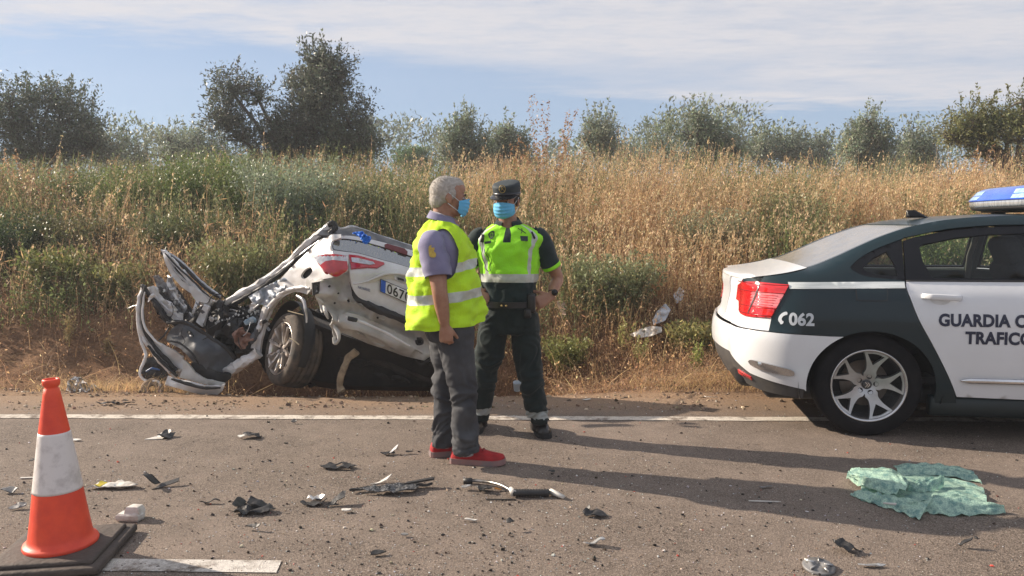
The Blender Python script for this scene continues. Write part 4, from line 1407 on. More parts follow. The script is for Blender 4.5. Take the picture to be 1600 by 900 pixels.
# ---------------- man in the yellow waistcoat, seen in profile
def build_man():
    near = G(748, 731); far = G(694, 716)
    D = (near.y + far.y) / 2
    root = thing("person", "grey haired man in yellow vest, grey jeans and red shoes, standing side on", "person",
                 (P(705, 700, D).x, D, 0))
    skin = MATS["skin"]
    Fw, Lt = Vector((.985, .17, 0)).normalized(), Vector((-.17, .985, 0)).normalized()
    px = D / CAM_F
    rows = [(512, 636, 757, .20, .92), (480, 636, 755, .20, .92), (450, 638, 750, .20, .92), (425, 641, 745, .205, .9), (405, 643, 741, .21, .88),
            (385, 646, 738, .215, .86, .0), (372, 651, 732, .200, .86), (362, 657, 726, .172, .9), (354, 662, 721, .135, .95), (347, 668, 717, .098, 1.0), (339, 675, 714, .072, 1.0), (332, 680, 712, .066, 1)]
    T = Torso(Fw, Lt, rows, D)
    # head
    ho = P(701, 308, D)
    hM = frame((.97, .22, -.10), (0.02, 0, 1))
    body = MB()
    head_shapes(body, ho, hM, full=1.08)
    body.tube([ho + Vector((-.025, 0, -.03)), P(693, 336, D), P(690, 352, D), P(690, 372, D)], [(.060, .056), (.064, .058), (.070, .064), (.09, .1)], 20, side=Fw)
    body.tube([P(712, 343, D), P(706, 352, D)], [(.030, .04), (.04, .05)], 12, side=Fw)
    body.v += T.wrap(345, 505, off=-.03).v; 
    tw = T.wrap(345, 505, off=-.03); o_ = len(body.v) - len(tw.v)
    body.f += [tuple(i + o_ for i in f) for f in tw.f]; body.m += tw.m; body.s += tw.s
    # arms
    shn = P(675, 382, D) - Lt * .175
    eln = P(682, 449, D) - Lt * .235
    wrn = P(690, 500, D) - Lt * .215 + Vector((.0, 0, .0))
    shf = P(690, 382, D) + Lt * .175; elf = P(700, 450, D) + Lt * .235; wrf = P(728, 498, D) + Lt * .20
    limb(body, [shn + Vector((0, .03, .02)), shn, shn.lerp(eln, .5), eln, eln.lerp(wrn, .4), wrn], [(.06, .05), (.062, .055), (.056, .050), (.044, .042), (.042, .038), (.027, .022)], side=Fw)
    limb(body, [shf, shf.lerp(elf, .5), elf, elf.lerp(wrf, .4), wrf], [(.06, .055), (.055, .05), (.044, .042), (.040, .036), (.027, .022)], side=Fw)
    hand(body, wrn, (.10, .0, -1), (1, -.1, 0), (.25, 1, 0), curl=.78, thumb=(.75, .45, .35), tc=.5, scale=1.0)
    hand(body, wrf, (.15, .0, -1), (1, 0, 0), (0, -1, 0), curl=.5)
    # legs
    hipn = P(706, 512, D) - Lt * .09; hipf = P(700, 512, D) + Lt * .09
    kn_n = P(724, 612, near.y + .01) ; an_n = P(728, 700, near.y + .02)
    kn_f = P(693, 606, far.y - .02); an_f = P(693, 690, far.y)
    limb(body, [hipn, hipn.lerp(kn_n, .5), kn_n, kn_n.lerp(an_n, .4), an_n], [(.08, .075), (.062, .06), (.042, .042), (.038, .036), (.032, .030)], side=Fw)
    limb(body, [hipf, hipf.lerp(kn_f, .5), kn_f, kn_f.lerp(an_f, .4), an_f], [(.08, .075), (.062, .06), (.042, .042), (.038, .036), (.032, .030)], side=Fw)
    from_remesh("body", body, .0052, skin, root, 5)
    eyes(root, ho, hM)
    face_mask(root, ho, hM)
    # hair: short, grey
    hm = mat("short grey hair", (0.36, 0.33, 0.29), .8, c2=(0.52, 0.49, 0.45), scale=60, stretch=(1, 1, 1), bump=.5, bscale=300)
    hb = MB()
    def E(c, r): hb.ell(ho + hM @ Vector(c), r, hM, nu=20, nv=14)
    E((-.020, 0, .031), (.0955, .0795, .0895)); E((-.060, 0, -.020), (.050, .064, .058)); E((.018, 0, .072), (.066, .056, .047))
    for s in (-1, 1): E((.004, s * .068, .018), (.026, .014, .034))
    hp = hM.inverted()
    hair = from_remesh("hair", hb, .006, hm, root, 3, disp=lambda p, n: .0015 * noise.noise(Vector(p) * 60) + .001 * noise.noise(Vector(p) * 140))
    tf = MB(); rs = random.Random(3)
    me = hair.data
    nn = [v for v in me.vertices]
    for _ in range(5200):
        v = rs.choice(nn)
        n = Vector(v.normal)
        b = (hM @ Vector((-.35, 0, -.25)))
        d = (n * .9 + b * rs.uniform(.3, 1.4) + Vector((rs.uniform(-.5, .5), rs.uniform(-.5, .5), rs.uniform(-.5, .5))) * .6).normalized()
        s = d.orthogonal().normalized() * .0011
        p = Vector(v.co) - n * .002
        l = rs.uniform(.005, .010)
        tf.add([p - s, p + s, p + d * l], [(0, 1, 2)], 0, True)
    strands = tf.build("hair_strands", hm, root); strands['kind'] = 'stuff'
    # shirt (lavender polo): torso under the vest, collar, sleeves
    lav = mat("lavender grey polo cloth", (0.215, 0.205, 0.33), .85, c2=(0.175, 0.17, 0.28), scale=14, bump=.15, bscale=220, sheen=.2)
    sh = panel("polo_shirt", [(-157, 500), (157, 500), (157, 345), (-157, 345)], lambda a, b: T.S(a, b, -.018), [lav], root, True, step=7, thick=0, flip=True)
    loft_sleeve("sleeve", [shn + Vector((0, .05, .03)), shn + Vector((-.012, -.01, .0)), shn.lerp(eln, .42), shn.lerp(eln, .70)], [.050, .074, .078, .074], lav, sh, 1.0, amp=.007)
    loft_sleeve("sleeve", [shf + Vector((0, -.05, .03)), shf, shf.lerp(elf, .42), shf.lerp(elf, .70)], [.06, .082, .076, .073], lav, sh, 5.0)
    cb = MB()
    cc = P(692, 341, D)
    rings = []
    for (h, ra, rb) in ((-.020, .086, .080), (.004, .079, .073), (.022, .074, .068), (.006, .083, .078), (-.022, .096, .090)):
        rings.append([cc + Fw * (ra * math.cos(t)) + Lt * (rb * math.sin(t)) + Vector((0, 0, h - .024 * math.cos(t) + (.006 * noise.noise(Vector((t * 2, h * 50, 1)))))) for t in [2 * PI * k / 32 for k in range(32)]])
    cb.loft(rings, caps=False); cb.build("collar", lav, root, True)
    # sleeve badge
    yel = mat("yellow thread badge", (0.55, 0.40, 0.06), .7, c2=(0.36, 0.24, 0.06), scale=60)
    bd = MB()
    axis = (eln - shn).normalized()
    bpts = cv((-.016, -.030), (-.020, .0), (-.014, .030), (.006, .034), (.014, .014), (.008, .002), (.018, -.012), (.012, -.032), closed=True, n=3)
    cen = shn.lerp(eln, .12) + Vector((-.020, 0, 0))
    def badge(a, b):
        q = cen + axis * (-b) + Fw * a
        ax = shn.lerp(eln, .2); 
        d_ = (q - shn) - axis * (q - shn).dot(axis)
        lat = d_.dot(Fw)
        rr = .096
        return q - Lt * (math.sqrt(max(rr * rr - lat * lat, .001)) + (q - shn).dot(-Lt) * 0)
    panel("sleeve_badge", bpts, badge, [yel], sh, True, step=.01, thick=.002)
    # waistcoat
    yv = mat("fluorescent yellow cloth", (0.50, 0.80, 0.008), .75, c2=(0.42, 0.70, 0.01), scale=10, bump=.25, bscale=90)
    rf = mat("silver reflective tape", (0.52, 0.55, 0.50), .4, c2=(0.42, 0.46, 0.42), scale=30)
    def line(b0, k=7): return [(a, b0 - k * math.cos(a / 50)) for a in np.linspace(-157, 157, 60)]
    ls = [line(410), line(424), line(453), line(468)]
    def vm(a, b):
        t = b + 7 * math.cos(a / 50)
        return 1 if 410 < t < 424 or 453 < t < 468 else 0
    hole = lambda s: [(s * a, b) for a, b in cv((70, 362), (62, 385), (64, 412), (74, 430), (90, 434), (106, 422), (114, 395), (106, 368), (86, 357), closed=True, n=4)]
    top = [(157, 343), (110, 344), (60, 347), (30, 358), (6, 383), (0, 392), (-6, 383), (-30, 358), (-60, 347), (-110, 344), (-157, 343)]
    bot = [(a, 507 - 5 * math.cos(a / 50) + 1.5 * math.sin(a / 9)) for a in np.linspace(-157, 157, 40)]
    vo = bot + top
    mbv = panel_mesh(vo, lambda a, b: T.S(a, b, .002 + .003 * max(0, (b - 440) / 60), .026), step=4.0, grid=(5, 4), holes=[hole(1), hole(-1)], lines=ls, matfn=vm, thick=.003, flip=True)
    vest = mbv.build("hi_vis_vest", [yv, rf], root, True)
    # jeans
    jean = mat("washed grey denim", (0.036, 0.038, 0.044), .85, c2=(0.075, 0.078, 0.085), scale=7, contrast=(.4, .7), bump=.2, bscale=240, stretch=(1, 1, .5))
    j = MB()
    j.loft([[P(lerp(694, 703, t), lerp(480, 530, t), D) + Fw * (lerp(.165, .135, t) * math.cos(a)) + Lt * (lerp(.185, .185, t) * math.sin(a)) for a in [2 * PI * k / 28 for k in range(28)]] for t in np.linspace(0, 1, 7)])
    limb(j, [hipn + Vector((-.0, 0, .03)), hipn.lerp(kn_n, .35) + Vector((.0, 0, 0)), hipn.lerp(kn_n, .7), kn_n, kn_n.lerp(an_n, .4), kn_n.lerp(an_n, .8), an_n + Vector((.004, 0, -.02))],
         [(.128, .10), (.098, .094), (.085, .080), (.074, .073), (.072, .070), (.070, .068), (.074, .068)], side=Fw)
    limb(j, [hipf + Vector((-.01, 0, .03)), hipf.lerp(kn_f, .35), hipf.lerp(kn_f, .7), kn_f, kn_f.lerp(an_f, .4), kn_f.lerp(an_f, .8), an_f + Vector((.0, 0, -.02))],
         [(.120, .10), (.092, .092), (.080, .080), (.070, .070), (.067, .067), (.066, .065), (.069, .065)], side=Fw)
    def zf(z): return np.interp(z, [0, .12, .3, .42, .52, .62, .8], [2.2, 2.2, .9, 1.5, 1.5, .7, .8])
    from_remesh("jeans", j, .009, jean, root, 3, disp=folds(.021, 24, 5, 2.0, zf))
    red = mat("red knit trainer", (0.42, 0.012, 0.016), .75, c2=(0.30, 0.008, 0.012), scale=25, bump=.4, bscale=180)
    sol = mat("grey foam sole", (0.16, 0.155, 0.16), .7, c2=(0.30, 0.16, 0.15), scale=9)
    sock = mat("pale sock", (0.45, 0.45, 0.5), .9)
    for (he, to, an) in ((G(706, 722), G(788, 727), an_n), (G(673, 713), G(748, 706), an_f)):
        u = MB(); s = MB()
        shoe(u, s, he, to, h=.080, w=.045, sole=.034, toe_lift=.02)
        sp = u.build("shoe", red, root, True)
        so = s.build("sole", sol, root, True)
        # laces and tongue
        d = (to - he).normalized(); sd = Vector((0, 0, 1)).cross(d)
        lc = MB()
        L_ = (to - he).length
        for q in (.40, .47, .54, .61):
            hz = .034 + .080 * np.interp(q, [.30, .42, .55, .68], [1.12, 1.0, .80, .66])
            c = he + d * (L_ * q) + Vector((0, 0, hz + .001))
            lc.tube([c - sd * .024 - Vector((0, 0, .007)), c + Vector((0, 0, .002)), c + sd * .024 - Vector((0, 0, .007))], .0028, 6)
        lc.build("laces", mat("dark red lace", (0.25, .01, .012), .8), root, True)
        MB().tube([an + Vector((0, 0, .03)), Vector((an.x, an.y, .07))], [(.042, .038), (.044, .04)], 16, side=Fw).build("sock", sock, root, True)
    # phone edge in the hand pocket side
    return root

# ---------------- traffic officer, facing the camera, hands on hips
def build_officer():
    ft = G(850, 684)
    D = ft.y + .08
    root = thing("person", "officer in lime green shirt and dark cap facing us with hand on hip", "person",
                 (P(795, 680, D).x, D, 0))
    skin = MATS["skin"]
    Fw, Lt = Vector((-.10, -.995, 0)).normalized(), Vector((.995, -.10, 0)).normalized()
    rows = [(486, 754, 840, .135, .9), (470, 756, 839, .135, .9), (455, 755, 839, .130, .9), (440, 753, 840, .132, .9), (415, 748, 843, .140, .88), (392, 744, 846, .145, .86),
            (377, 742, 849, .138, .84), (368, 745, 847, .122, .84), (361, 752, 840, .102, .88), (355, 762, 829, .086, .95), (349, 771, 818, .072, 1), (343, 776, 812, .064, 1)]
    T = Torso(Fw, Lt, rows, D)
    ho = P(791.5, 314, D - .02)
    hM = frame((-.33, -.93, -.12), (0.0, 0, 1))
    body = MB()
    head_shapes(body, ho, hM)
    body.tube([ho + Vector((0, .02, -.03)), P(793, 343, D), P(794, 356, D), P(794, 375, D)], [(.056, .056), (.060, .058), (.066, .064), (.1, .08)], 20, side=Lt)
    tw = T.wrap(352, 486, off=-.025); o_ = len(body.v)
    body.v += tw.v; body.f += [tuple(i + o_ for i in f) for f in tw.f]; body.m += tw.m; body.s += tw.s
    shl = P(842, 374, D); ell_ = P(871, 434, D + .07); wrl = P(861, 463, D - .045)
    shr = P(748, 374, D); elr = P(727, 428, D + .07); wrr = P(741, 458, D - .06)
    limb(body, [shl - Lt * .03, shl, shl.lerp(ell_, .5), ell_, ell_.lerp(wrl, .45), wrl], [(.055, .05), (.058, .056), (.052, .050), (.041, .040), (.044, .040), (.028, .023)], side=(0, 1, 0))
    limb(body, [shr + Lt * .03, shr, shr.lerp(elr, .5), elr, elr.lerp(wrr, .45), wrr], [(.055, .05), (.058, .056), (.052, .050), (.041, .040), (.042, .038), (.028, .023)], side=(0, 1, 0))
    hand(body, wrl, (-.86, -.30, -.38), (-.15, .35, .9), (-.3, .95, -.2), curl=.34, spread=.12, thumb=(.55, .75, .2), tc=.2, scale=1.1)
    hand(body, wrr, (.86, -.30, -.38), (.15, .35, .9), (.3, .95, -.2), curl=.34, thumb=(.55, .75, .2), tc=.2)
    hl = P(818, 500, D); hr = P(775, 500, D)
    kl = P(829, 590, D - .04); al = P(843, 658, D - .01)
    kr = P(757, 588, D + .03); ar = P(749, 652, D + .10)
    for a, b, c in ((hl, kl, al), (hr, kr, ar)):
        limb(body, [a, a.lerp(b, .5), b, b.lerp(c, .4), c], [(.08, .075), (.065, .062), (.046, .046), (.040, .038), (.033, .031)], side=Lt)
    from_remesh("body", body, .0052, skin, root, 5)
    eyes(root, ho, hM)
    face_mask(root, ho, hM)
    # cap
    capm = mat("dark green cap cloth", (0.016, 0.026, 0.032), .75, c2=(0.024, 0.034, 0.04), scale=20, bump=.1, bscale=200)
    vis = mat("black patent visor", (0.01, 0.011, 0.013), .25)
    cm = MB()
    def cr(z, rx, ry, tilt, ox=0.0):
        return [ho + hM @ Vector((ox - .012 + rx * math.cos(t), ry * math.sin(t), z + tilt * math.cos(t))) for t in [2 * PI * k / 40 for k in range(40)]]
    cm.loft([cr(.030, .100, .082, .004), cr(.034, .104, .086, .004), cr(.060, .107, .088, .004), cr(.088, .110, .091, -.003, .004), cr(.106, .109, .090, -.009, .004), cr(.116, .102, .084, -.013, .002), cr(.121, .082, .07, -.013), cr(.122, .03, .03, -.005)])
    cap = cm.build("cap", capm, root, True)
    bandm = MB(); bandm.loft([cr(.036, .1055, .0875, .004), cr(.0365, .107, .089, .004), cr(.054, .1085, .0895, .004), cr(.0545, .107, .088, .004)], caps=False)
    bandm.build("cap_band", mat("cap braid", (0.02, 0.022, 0.03), .35), root, True)
    vo_ = [(-1, 0)] + cv((-1, 0), (-.85, .55), (-.5, .9), (0, 1.0), (.5, .9), (.85, .55), (1, 0), n=4) + [(.5, -.12), (0, -.15), (-.5, -.12)]
    def vf(a, b):
        t = a * 1.15
        r = .098 + .052 * max(b, -.15) * math.cos(t * .6)
        return ho + hM @ Vector((-.012 + r * math.cos(t), .9 * r * math.sin(t), .040 - .022 * max(b, 0) - .006 * math.cos(t) * 0))
    vo2 = [(a, b) for a, b in cv((-1, -.1), (-.9, .45), (-.5, .85), (0, 1.0), (.5, .85), (.9, .45), (1, -.1), n=4)]
    panel("cap_visor", vo2, vf, [vis], root, True, step=.1, thick=.004)
    gold = mat("gold thread", (0.42, 0.30, 0.10), .45, .3, c2=(0.2, .15, .06), scale=90)
    # cap badge: oval ring with a small crest
    bm = MB()
    bc = ho + hM @ Vector((.1045, .012, .086)); bn = hM @ Vector((1, .1, .05)); bu = hM @ Vector((0, 0, 1)); bs = bn.cross(bu)
    ring = [bc + bs * (.0195 * math.cos(t)) + bu * (.024 * math.sin(t)) for t in np.linspace(0, 2 * PI, 25)]
    bm.tube(ring, .0026, 6)
    bm.tube([bc + bs * .010 - bu * .010, bc - bs * .008 + bu * .012], .0022, 6); bm.tube([bc - bs * .010 - bu * .010, bc + bs * .008 + bu * .012], .0022, 6)
    bm.ell(bc + bu * .014, (.005, .006, .004), nu=8, nv=5)
    bm.build("cap_badge", gold, root, True)
    hr_ = MB()
    for s in (-1, 1): hr_.ell(ho + hM @ Vector((-.018, s * .066, .006)), (.055, .018, .036), hM)
    hr_.ell(ho + hM @ Vector((-.065, 0, -.008)), (.045, .066, .045), hM)
    from_remesh("hair", hr_, .006, mat("cropped dark hair", (0.045, 0.035, 0.03), .9, bump=.6, bscale=240), root, 2)
    # shirt
    lime = mat("fluorescent lime cloth", (0.34, 0.86, 0.012), .75, c2=(0.28, 0.75, 0.015), scale=9, bump=.25, bscale=120)
    grn = mat("dark green polo cloth", (0.010, 0.022, 0.023), .85, c2=(0.017, 0.032, 0.033), scale=12, bump=.2, bscale=160, sheen=.1, spec=.25)
    rf = mat("silver reflective tape", (0.52, 0.55, 0.50))
    wr = .019
    def TS(a, b): return T.S(a, b, .0, wr, 3.0)
    ls = [[(a, 427.5 - 1.5 * math.cos(a / 50)) for a in np.linspace(-157, 157, 50)], [(a, 440.5 - 1.5 * math.cos(a / 50)) for a in np.linspace(-157, 157, 50)]]
    vs_ = {}
    def vx(b, s): return 36 + (b - 350) * (.055) if True else 0
    for s in (-1, 1):
        ls.append([(s * 40, 352), (s * 35, 390), (s * 36.5, 427)])
        ls.append([(s * 52, 352), (s * 43.5, 390), (s * 45, 427)])
        ls.append([(s * 3.6, 344), (s * 3.6, 378)])
    ls.append([(-3.6, 378), (3.6, 378)])
    def sm(a, b):
        h0 = 427.5 - 1.5 * math.cos(a / 50); h1 = h0 + 13
        if b > h1: return 1
        if b > h0: return 2
        e0 = np.interp(b, [352, 390, 427], [40, 35, 36.5]); e1 = np.interp(b, [352, 390, 427], [52, 43.5, 45])
        if e0 < abs(a) < e1 and b > 352: return 2
        if abs(a) < 3.6 and b < 378: return 1
        return 0
    so = [(a, 478 + 2 * math.sin(a / 11)) for a in np.linspace(-157, 157, 40)] + [(157, 350), (60, 350), (20, 352), (3.6, 356), (-3.6, 356), (-20, 352), (-60, 350), (-157, 350)]
    shirt = panel_mesh(so, TS, step=3.6, grid=(4, 4), lines=ls, matfn=sm, thick=.003, flip=True).build("polo_shirt", [lime, grn, rf], root, True)
    for (a, b, sd, nm) in ((shl, ell_, 1.0, 1), (shr, elr, 7.0, -1)):
        loft_sleeve("sleeve", [a - Lt * .05 * nm + Vector((0, 0, .012)), a + Vector((0, 0, .008)), a.lerp(b, .42), a.lerp(b, .72)], [.046, .066, .067, .064], grn, root, sd, cuff=(lime, 3))
    # collar: two flaps
    cb = MB()
    cc = P(794, 349, D)
    rings = []
    for (h, ra, rb) in ((-.012, .080, .074), (.008, .074, .069), (.030, .071, .066), (.014, .084, .078), (-.038, .112, .102)):
        rr = []
        for k in range(41):
            t = math.radians(24) + (2 * PI - math.radians(48)) * k / 40
            drop = .020 * math.cos(t) if h != -.030 else .034 * max(0, math.cos(t)) + .0
            rr.append(cc + Fw * (rb * math.cos(t)) + Lt * (ra * math.sin(t)) + Vector((0, 0, h - drop)))
        rings.append(rr)
    cb.loft(rings, caps=False, closed=False)
    cb.build("collar", grn, root, True)
    def decal(name, pts, off, m, th=.002, holes=()):
        return panel(name, pts, lambda a, b: T.S(a, b, off, wr, 3.0), [m], root, True, step=3, thick=th, flip=True, holes=holes)
    dk = mat("dark badge cloth", (0.015, 0.03, 0.032), .6)
    decal("name_tape", [(-34, 377), (-24, 375.5), (-24, 379), (-34, 380.5)], .0045, dk)
    decal("rank_patch", [(16, 368), (28, 368.5), (28, 376), (16, 375)], .0045, dk)
    cir = [(-24.5 + 5.2 * math.cos(t), 366.5 + 6.2 * math.sin(t)) for t in np.linspace(0, 2 * PI, 19)[:-1]]
    cir2 = [(-24.5 + 3.2 * math.cos(t), 366.5 + 4.0 * math.sin(t)) for t in np.linspace(0, 2 * PI, 13)[:-1]]
    decal("round_badge", cir, .0045, dk, holes=[cir2])
    decal("round_badge_core", [(-24.5 + 2.0 * math.cos(t), 366.5 + 2.6 * math.sin(t)) for t in np.linspace(0, 2 * PI, 9)[:-1]], .0045, mat("badge grey thread", (.12, .2, .08), .6))
    em = MB()
    for (p0, p1) in (((17.5, 364), (25.5, 356.5)), ((18.5, 356.5), (25.5, 364))):
        em.tube([T.S(lerp(p0[0], p1[0], t), lerp(p0[1], p1[1], t), .006, wr, 3.0) for t in np.linspace(0, 1, 5)], .0022, 6)
    em.build("crossed_emblem", dk, root, True)
    # radio lead looping from the chest
    rb_ = MB()
    rb_.tube([T.S(a, b, .012, wr, 3.0) for a, b in cv((-37, 373), (-36, 385), (-40, 402), (-37, 416), (-30, 422), (-24, 418), (-26, 404), (-33, 388), n=5)], .0022, 6)
    rb_.tube([T.S(-36, 366, .014, wr, 3), T.S(-36.5, 378, .014, wr, 3)], [(.010, .006), (.012, .007)], 8)
    rb_.tube([T.S(41, 362, .010, wr, 3), T.S(41, 372, .012, wr, 3)], [(.007, .004), (.009, .005)], 8)
    rb_.build("radio_microphone", mat("black trim", (0.012, 0.012, 0.014)), root, True)
    # trousers
    tr = mat("dark green duty trousers", (0.008, 0.015, 0.015), .85, c2=(0.016, 0.026, 0.026), scale=9, bump=.2, bscale=200, sheen=.1, spec=.25)
    j = MB()
    j.loft([[P(lerp(797, 796, t), lerp(471, 520, t), D) + Lt * (lerp(.168, .182, t) * math.copysign(abs(math.sin(a)) ** .9, math.sin(a))) + Fw * (lerp(.13, .115, t) * math.cos(a)) for a in [2 * PI * k / 28 for k in range(28)]] for t in np.linspace(0, 1, 7)])
    for a, b, c, q in ((hl, kl, al, 1), (hr, kr, ar, -1)):
        limb(j, [a + Vector((q * .005, 0, .04)), a.lerp(b, .35), a.lerp(b, .7), b, b.lerp(c, .4), b.lerp(c, .78), c + Vector((0, 0, .0))],
             [(.095, .11), (.098, .10), (.090, .088), (.080, .080), (.078, .078), (.070, .072), (.060, .062)], side=Lt)
    def zf(z): return np.interp(z, [0, .15, .3, .42, .52, .62, .9], [2.0, 1.9, 1.1, 1.6, 1.5, .8, .5])
    zb = (P(843, 641, D).z, P(843, 649, D).z)
    wt = mat("grey leg tape", (0.34, 0.37, 0.36), .5, c2=(.26, .3, .3), scale=20)
    from_remesh("trousers", j, .009, [tr, wt], root, 3, disp=folds(.019, 22, 5, 4.0, zf), matfn=lambda p: 1 if zb[1] - .006 < p[2] + .10 * (p[0] - al.x) * 0 < zb[0] + .006 else 0)
    # worn pale strip down the inner knee
    # belt with buckle, holster, watch
    lea = mat("black belt leather", (0.012, 0.012, 0.013), .4)
    panel("belt", [(-157, 478), (157, 478), (157, 469), (-157, 469)], lambda a, b: T.S(a, b, .014), [lea], root, True, step=5, thick=.006, flip=True)
    bk = MB()
    for a in (-9, -2): bk.ell(T.S(a, 474, .022), (.007, .004, .007), nu=10, nv=6)
    bk.build("belt_studs", gold, root, True)
    pc = MB(); pc.box(T.S(43, 471, .022) , (.055, .045, .13), bev=.018); pc.box(T.S(34, 486, .020), (.045, .035, .06), bev=.012)
    pc.build("belt_pouch", lea, root, True)
    wa = MB(); d = (wrl - ell_).normalized()
    wa.tube([wrl - d * .045, wrl - d * .022], [(.036, .031), (.035, .030)], 20, side=(0, 1, 0), caps=True)
    wa.tube([wrl - d * .034 - Vector((-.012, .034, -.004)) , wrl - d * .034 - Vector((-.014, .046, -.005))], .021, 18)
    wa.build("wristwatch", lea, root, True)
    bt = mat("black boot leather", (0.012, 0.012, 0.013), .28, c2=(0.02, 0.02, 0.02), bump=.1, bscale=60)
    bs_ = mat("boot sole", (0.02, 0.02, 0.02), .8)
    for he, to, an in ((G(838, 668), G(856, 689), al), (G(752, 662), G(742, 676), ar)):
        d = (to - he).normalized(); to = he + d * .29
        u = MB(); s = MB(); shoe(u, s, he, to, h=.092, w=.050, sole=.034)
        u.tube([Vector((an.x, an.y, .05)).lerp(he, .2), an + Vector((0, 0, .03))], [(.052, .056), (.05, .052)], 18, side=Lt)
        u.build("boot", bt, root, True); s.build("sole", bs_, root, True)
    return root
man = build_man()
officer = build_officer()
# ------------------------------------------------------------------ wrecked hatchback hanging over the ditch
def build_wreck():
    o0 = P(470, 600, 6.7)
    car = thing("wrecked_car", "crushed white hatchback tipped into the ditch with its torn doors sticking up", "wrecked car", (o0.x, o0.y, -.1))
    wh = mat("wreck white paint", (0.66, 0.66, 0.67), .35, c2=(0.50, 0.485, 0.47), scale=5, contrast=(.35, .75), coat=.3, bump=.1, bscale=14)
    whd = mat("scraped white metal", (0.50, 0.50, 0.49), .5, c2=(0.30, 0.28, 0.25), scale=5, contrast=(.42, .75), bump=.25, bscale=22)
    silver = mat("bare silver edge", (0.55, 0.56, 0.58), .35, .6, c2=(0.3, 0.3, 0.31), scale=14)
    dkg = mat("dark grey door card", (0.070, 0.080, 0.098), .55, c2=(0.10, 0.11, 0.125), scale=7, bump=.2, bscale=60)
    blk = mat("black rubber seal and cabin dark", (0.010, 0.011, 0.013), .6, c2=(0.02, 0.02, 0.022))
    dirt = mat("shade black underbody soil", (0.010, 0.009, 0.009), .9, c2=(0.026, 0.020, 0.016), scale=8, bump=.5, bscale=30)  # near black carries the shade under the wreck, brown the soil
    red = mat("wreck red lens", (0.50, 0.02, 0.03), .2, c2=(0.36, 0.012, 0.02), scale=9, coat=.8)
    cl = mat("wreck clear lens", (0.62, 0.62, 0.66), .2, c2=(0.34, 0.34, 0.38), scale=18, coat=.8)
    dred = mat("dull brake lens", (0.13, 0.016, 0.018), .35)
    gl = glass("hatch glass", (0.16, 0.18, 0.20), .35, rough=.06, opac=.12, dirt=(.3, .3, .3))
    def Yr(x, y): return 6.05 + (x - 530) * .0026 + max(0, 425 - y) * .0045
    def Ys(x, y): return 6.05 + max(0, 520 - x) * .0062 + max(0, 420 - y) * .0035
    def nz(x, y, amp, s=1.0, q=0.0):
        return amp * (noise.noise(Vector((x * .035 * s + q, y * .035 * s, q))) + .5 * noise.noise(Vector((x * .1 * s, y * .1 * s + q, 4)))
                      + .55 * abs(noise.noise(Vector((x * .07 * s - q, y * .07 * s + q, 8)))) - .12)
    def W(name, pts, Y, m, thick=.006, crum=0.0, q=0.0, step=5, parent=car, holes=(), lines=(), matfn=None, cs=1.0, world=True):
        f = (lambda a, b: P(a, b, Y(a, b) + (nz(a, b, crum, cs, q) if crum else 0))) if callable(Y) else (lambda a, b: P(a, b, Y + (nz(a, b, crum, cs, q) if crum else 0)))
        return panel(name, pts, f, m if isinstance(m, list) else [m], parent, True, step=step, thick=thick, holes=holes, lines=lines, matfn=matfn, flip=True)
    def T(name, pts, r, m, parent=car, n=10, power=.75, side=None, closed=False, ratio=1.0):
        """pts: (px, py, Y); r in pixels -> real radius at that distance"""
        c = cv(*[(a, b, y) for a, b, y in pts], n=5)
        path = [P(q.x, q.y, q.z) for q in c]
        if isinstance(r, (int, float)): rr = [r * q.z / CAM_F for q in c]
        else:
            rf = pchip(range(len(r)), r); rr = [rf(k) * q.z / CAM_F for k, q in zip(np.linspace(0, len(r) - 1, len(c)), c)]
        mb = MB().tube(path, [(a, a * ratio) for a in rr], n, power=power, side=side)
        am = max(rr) * .75
        for i, p in enumerate(mb.v):      # dents and creases
            q = Vector((abs(noise.noise(p * 9)) - .25, noise.noise(p * 13 + Vector((5, 1, 2))), abs(noise.noise(p * 21 + Vector((9, 9, 9)))) - .2))
            mb.v[i] = p + q * am
        mb.s = [len(f) == 4 and n > 10 for f in mb.f]
        return mb.build(name, m, parent, True)
    # rear quarter, crumpled towards the torn end
    quarter = cv((520, 366), (500, 377), (478, 396), (455, 418), (438, 436), (424, 452), (413, 472), (404, 500), (396, 530), (391, 552), n=3) + \
        [(397, 562), (405, 558)] + cv((408, 532), (416, 502), (428, 478), (444, 463), (462, 456), (480, 460), n=3) + \
        [(486, 452), (493, 444), (505, 436), (522, 433), (544, 424), (541, 400), (521, 396), (516, 388), (518, 377), (533, 371), (533, 366)]
    slot = cv((474, 436), (470, 430), (478, 420), (486, 418), (488, 424), (482, 432), closed=True, n=3)
    def qm(a, b): return 1 if b > 436 and a > 480 else 0
    W("rear_quarter", quarter, Ys, [wh, whd], .02, .035, 1, holes=[slot], matfn=qm)
    W("slot_recess", [(466, 440), (492, 440), (492, 414), (466, 414)], lambda a, b: Ys(a, b) + .06, blk, .004)
    # bright lip of the wheel arch and a hanging liner strip
    T("arch_lip", [(393, 560, Ys(393, 560)), (403, 520, Ys(403, 520) - .02), (418, 484, Ys(418, 480) - .03), (440, 459, Ys(440, 459) - .03), (462, 450, Ys(462, 450) - .02), (484, 450, Ys(484, 450))], [5, 4.5, 4, 3.5, 3, 1.5], wh)
    T("liner_strip", [(464, 462, 6.35), (474, 470, 6.28), (478, 486, 6.25), (479, 504, 6.25)], [2, 2.5, 2, 1.4], silver)
    liner = MB()
    wc = P(446, 540, 6.60)
    n = Vector((-.74, -.60, .25)).normalized()
    up = Vector((0, 0, 1)); up = (up - n * up.dot(n)).normalized(); sd = n.cross(up)
    rings = []
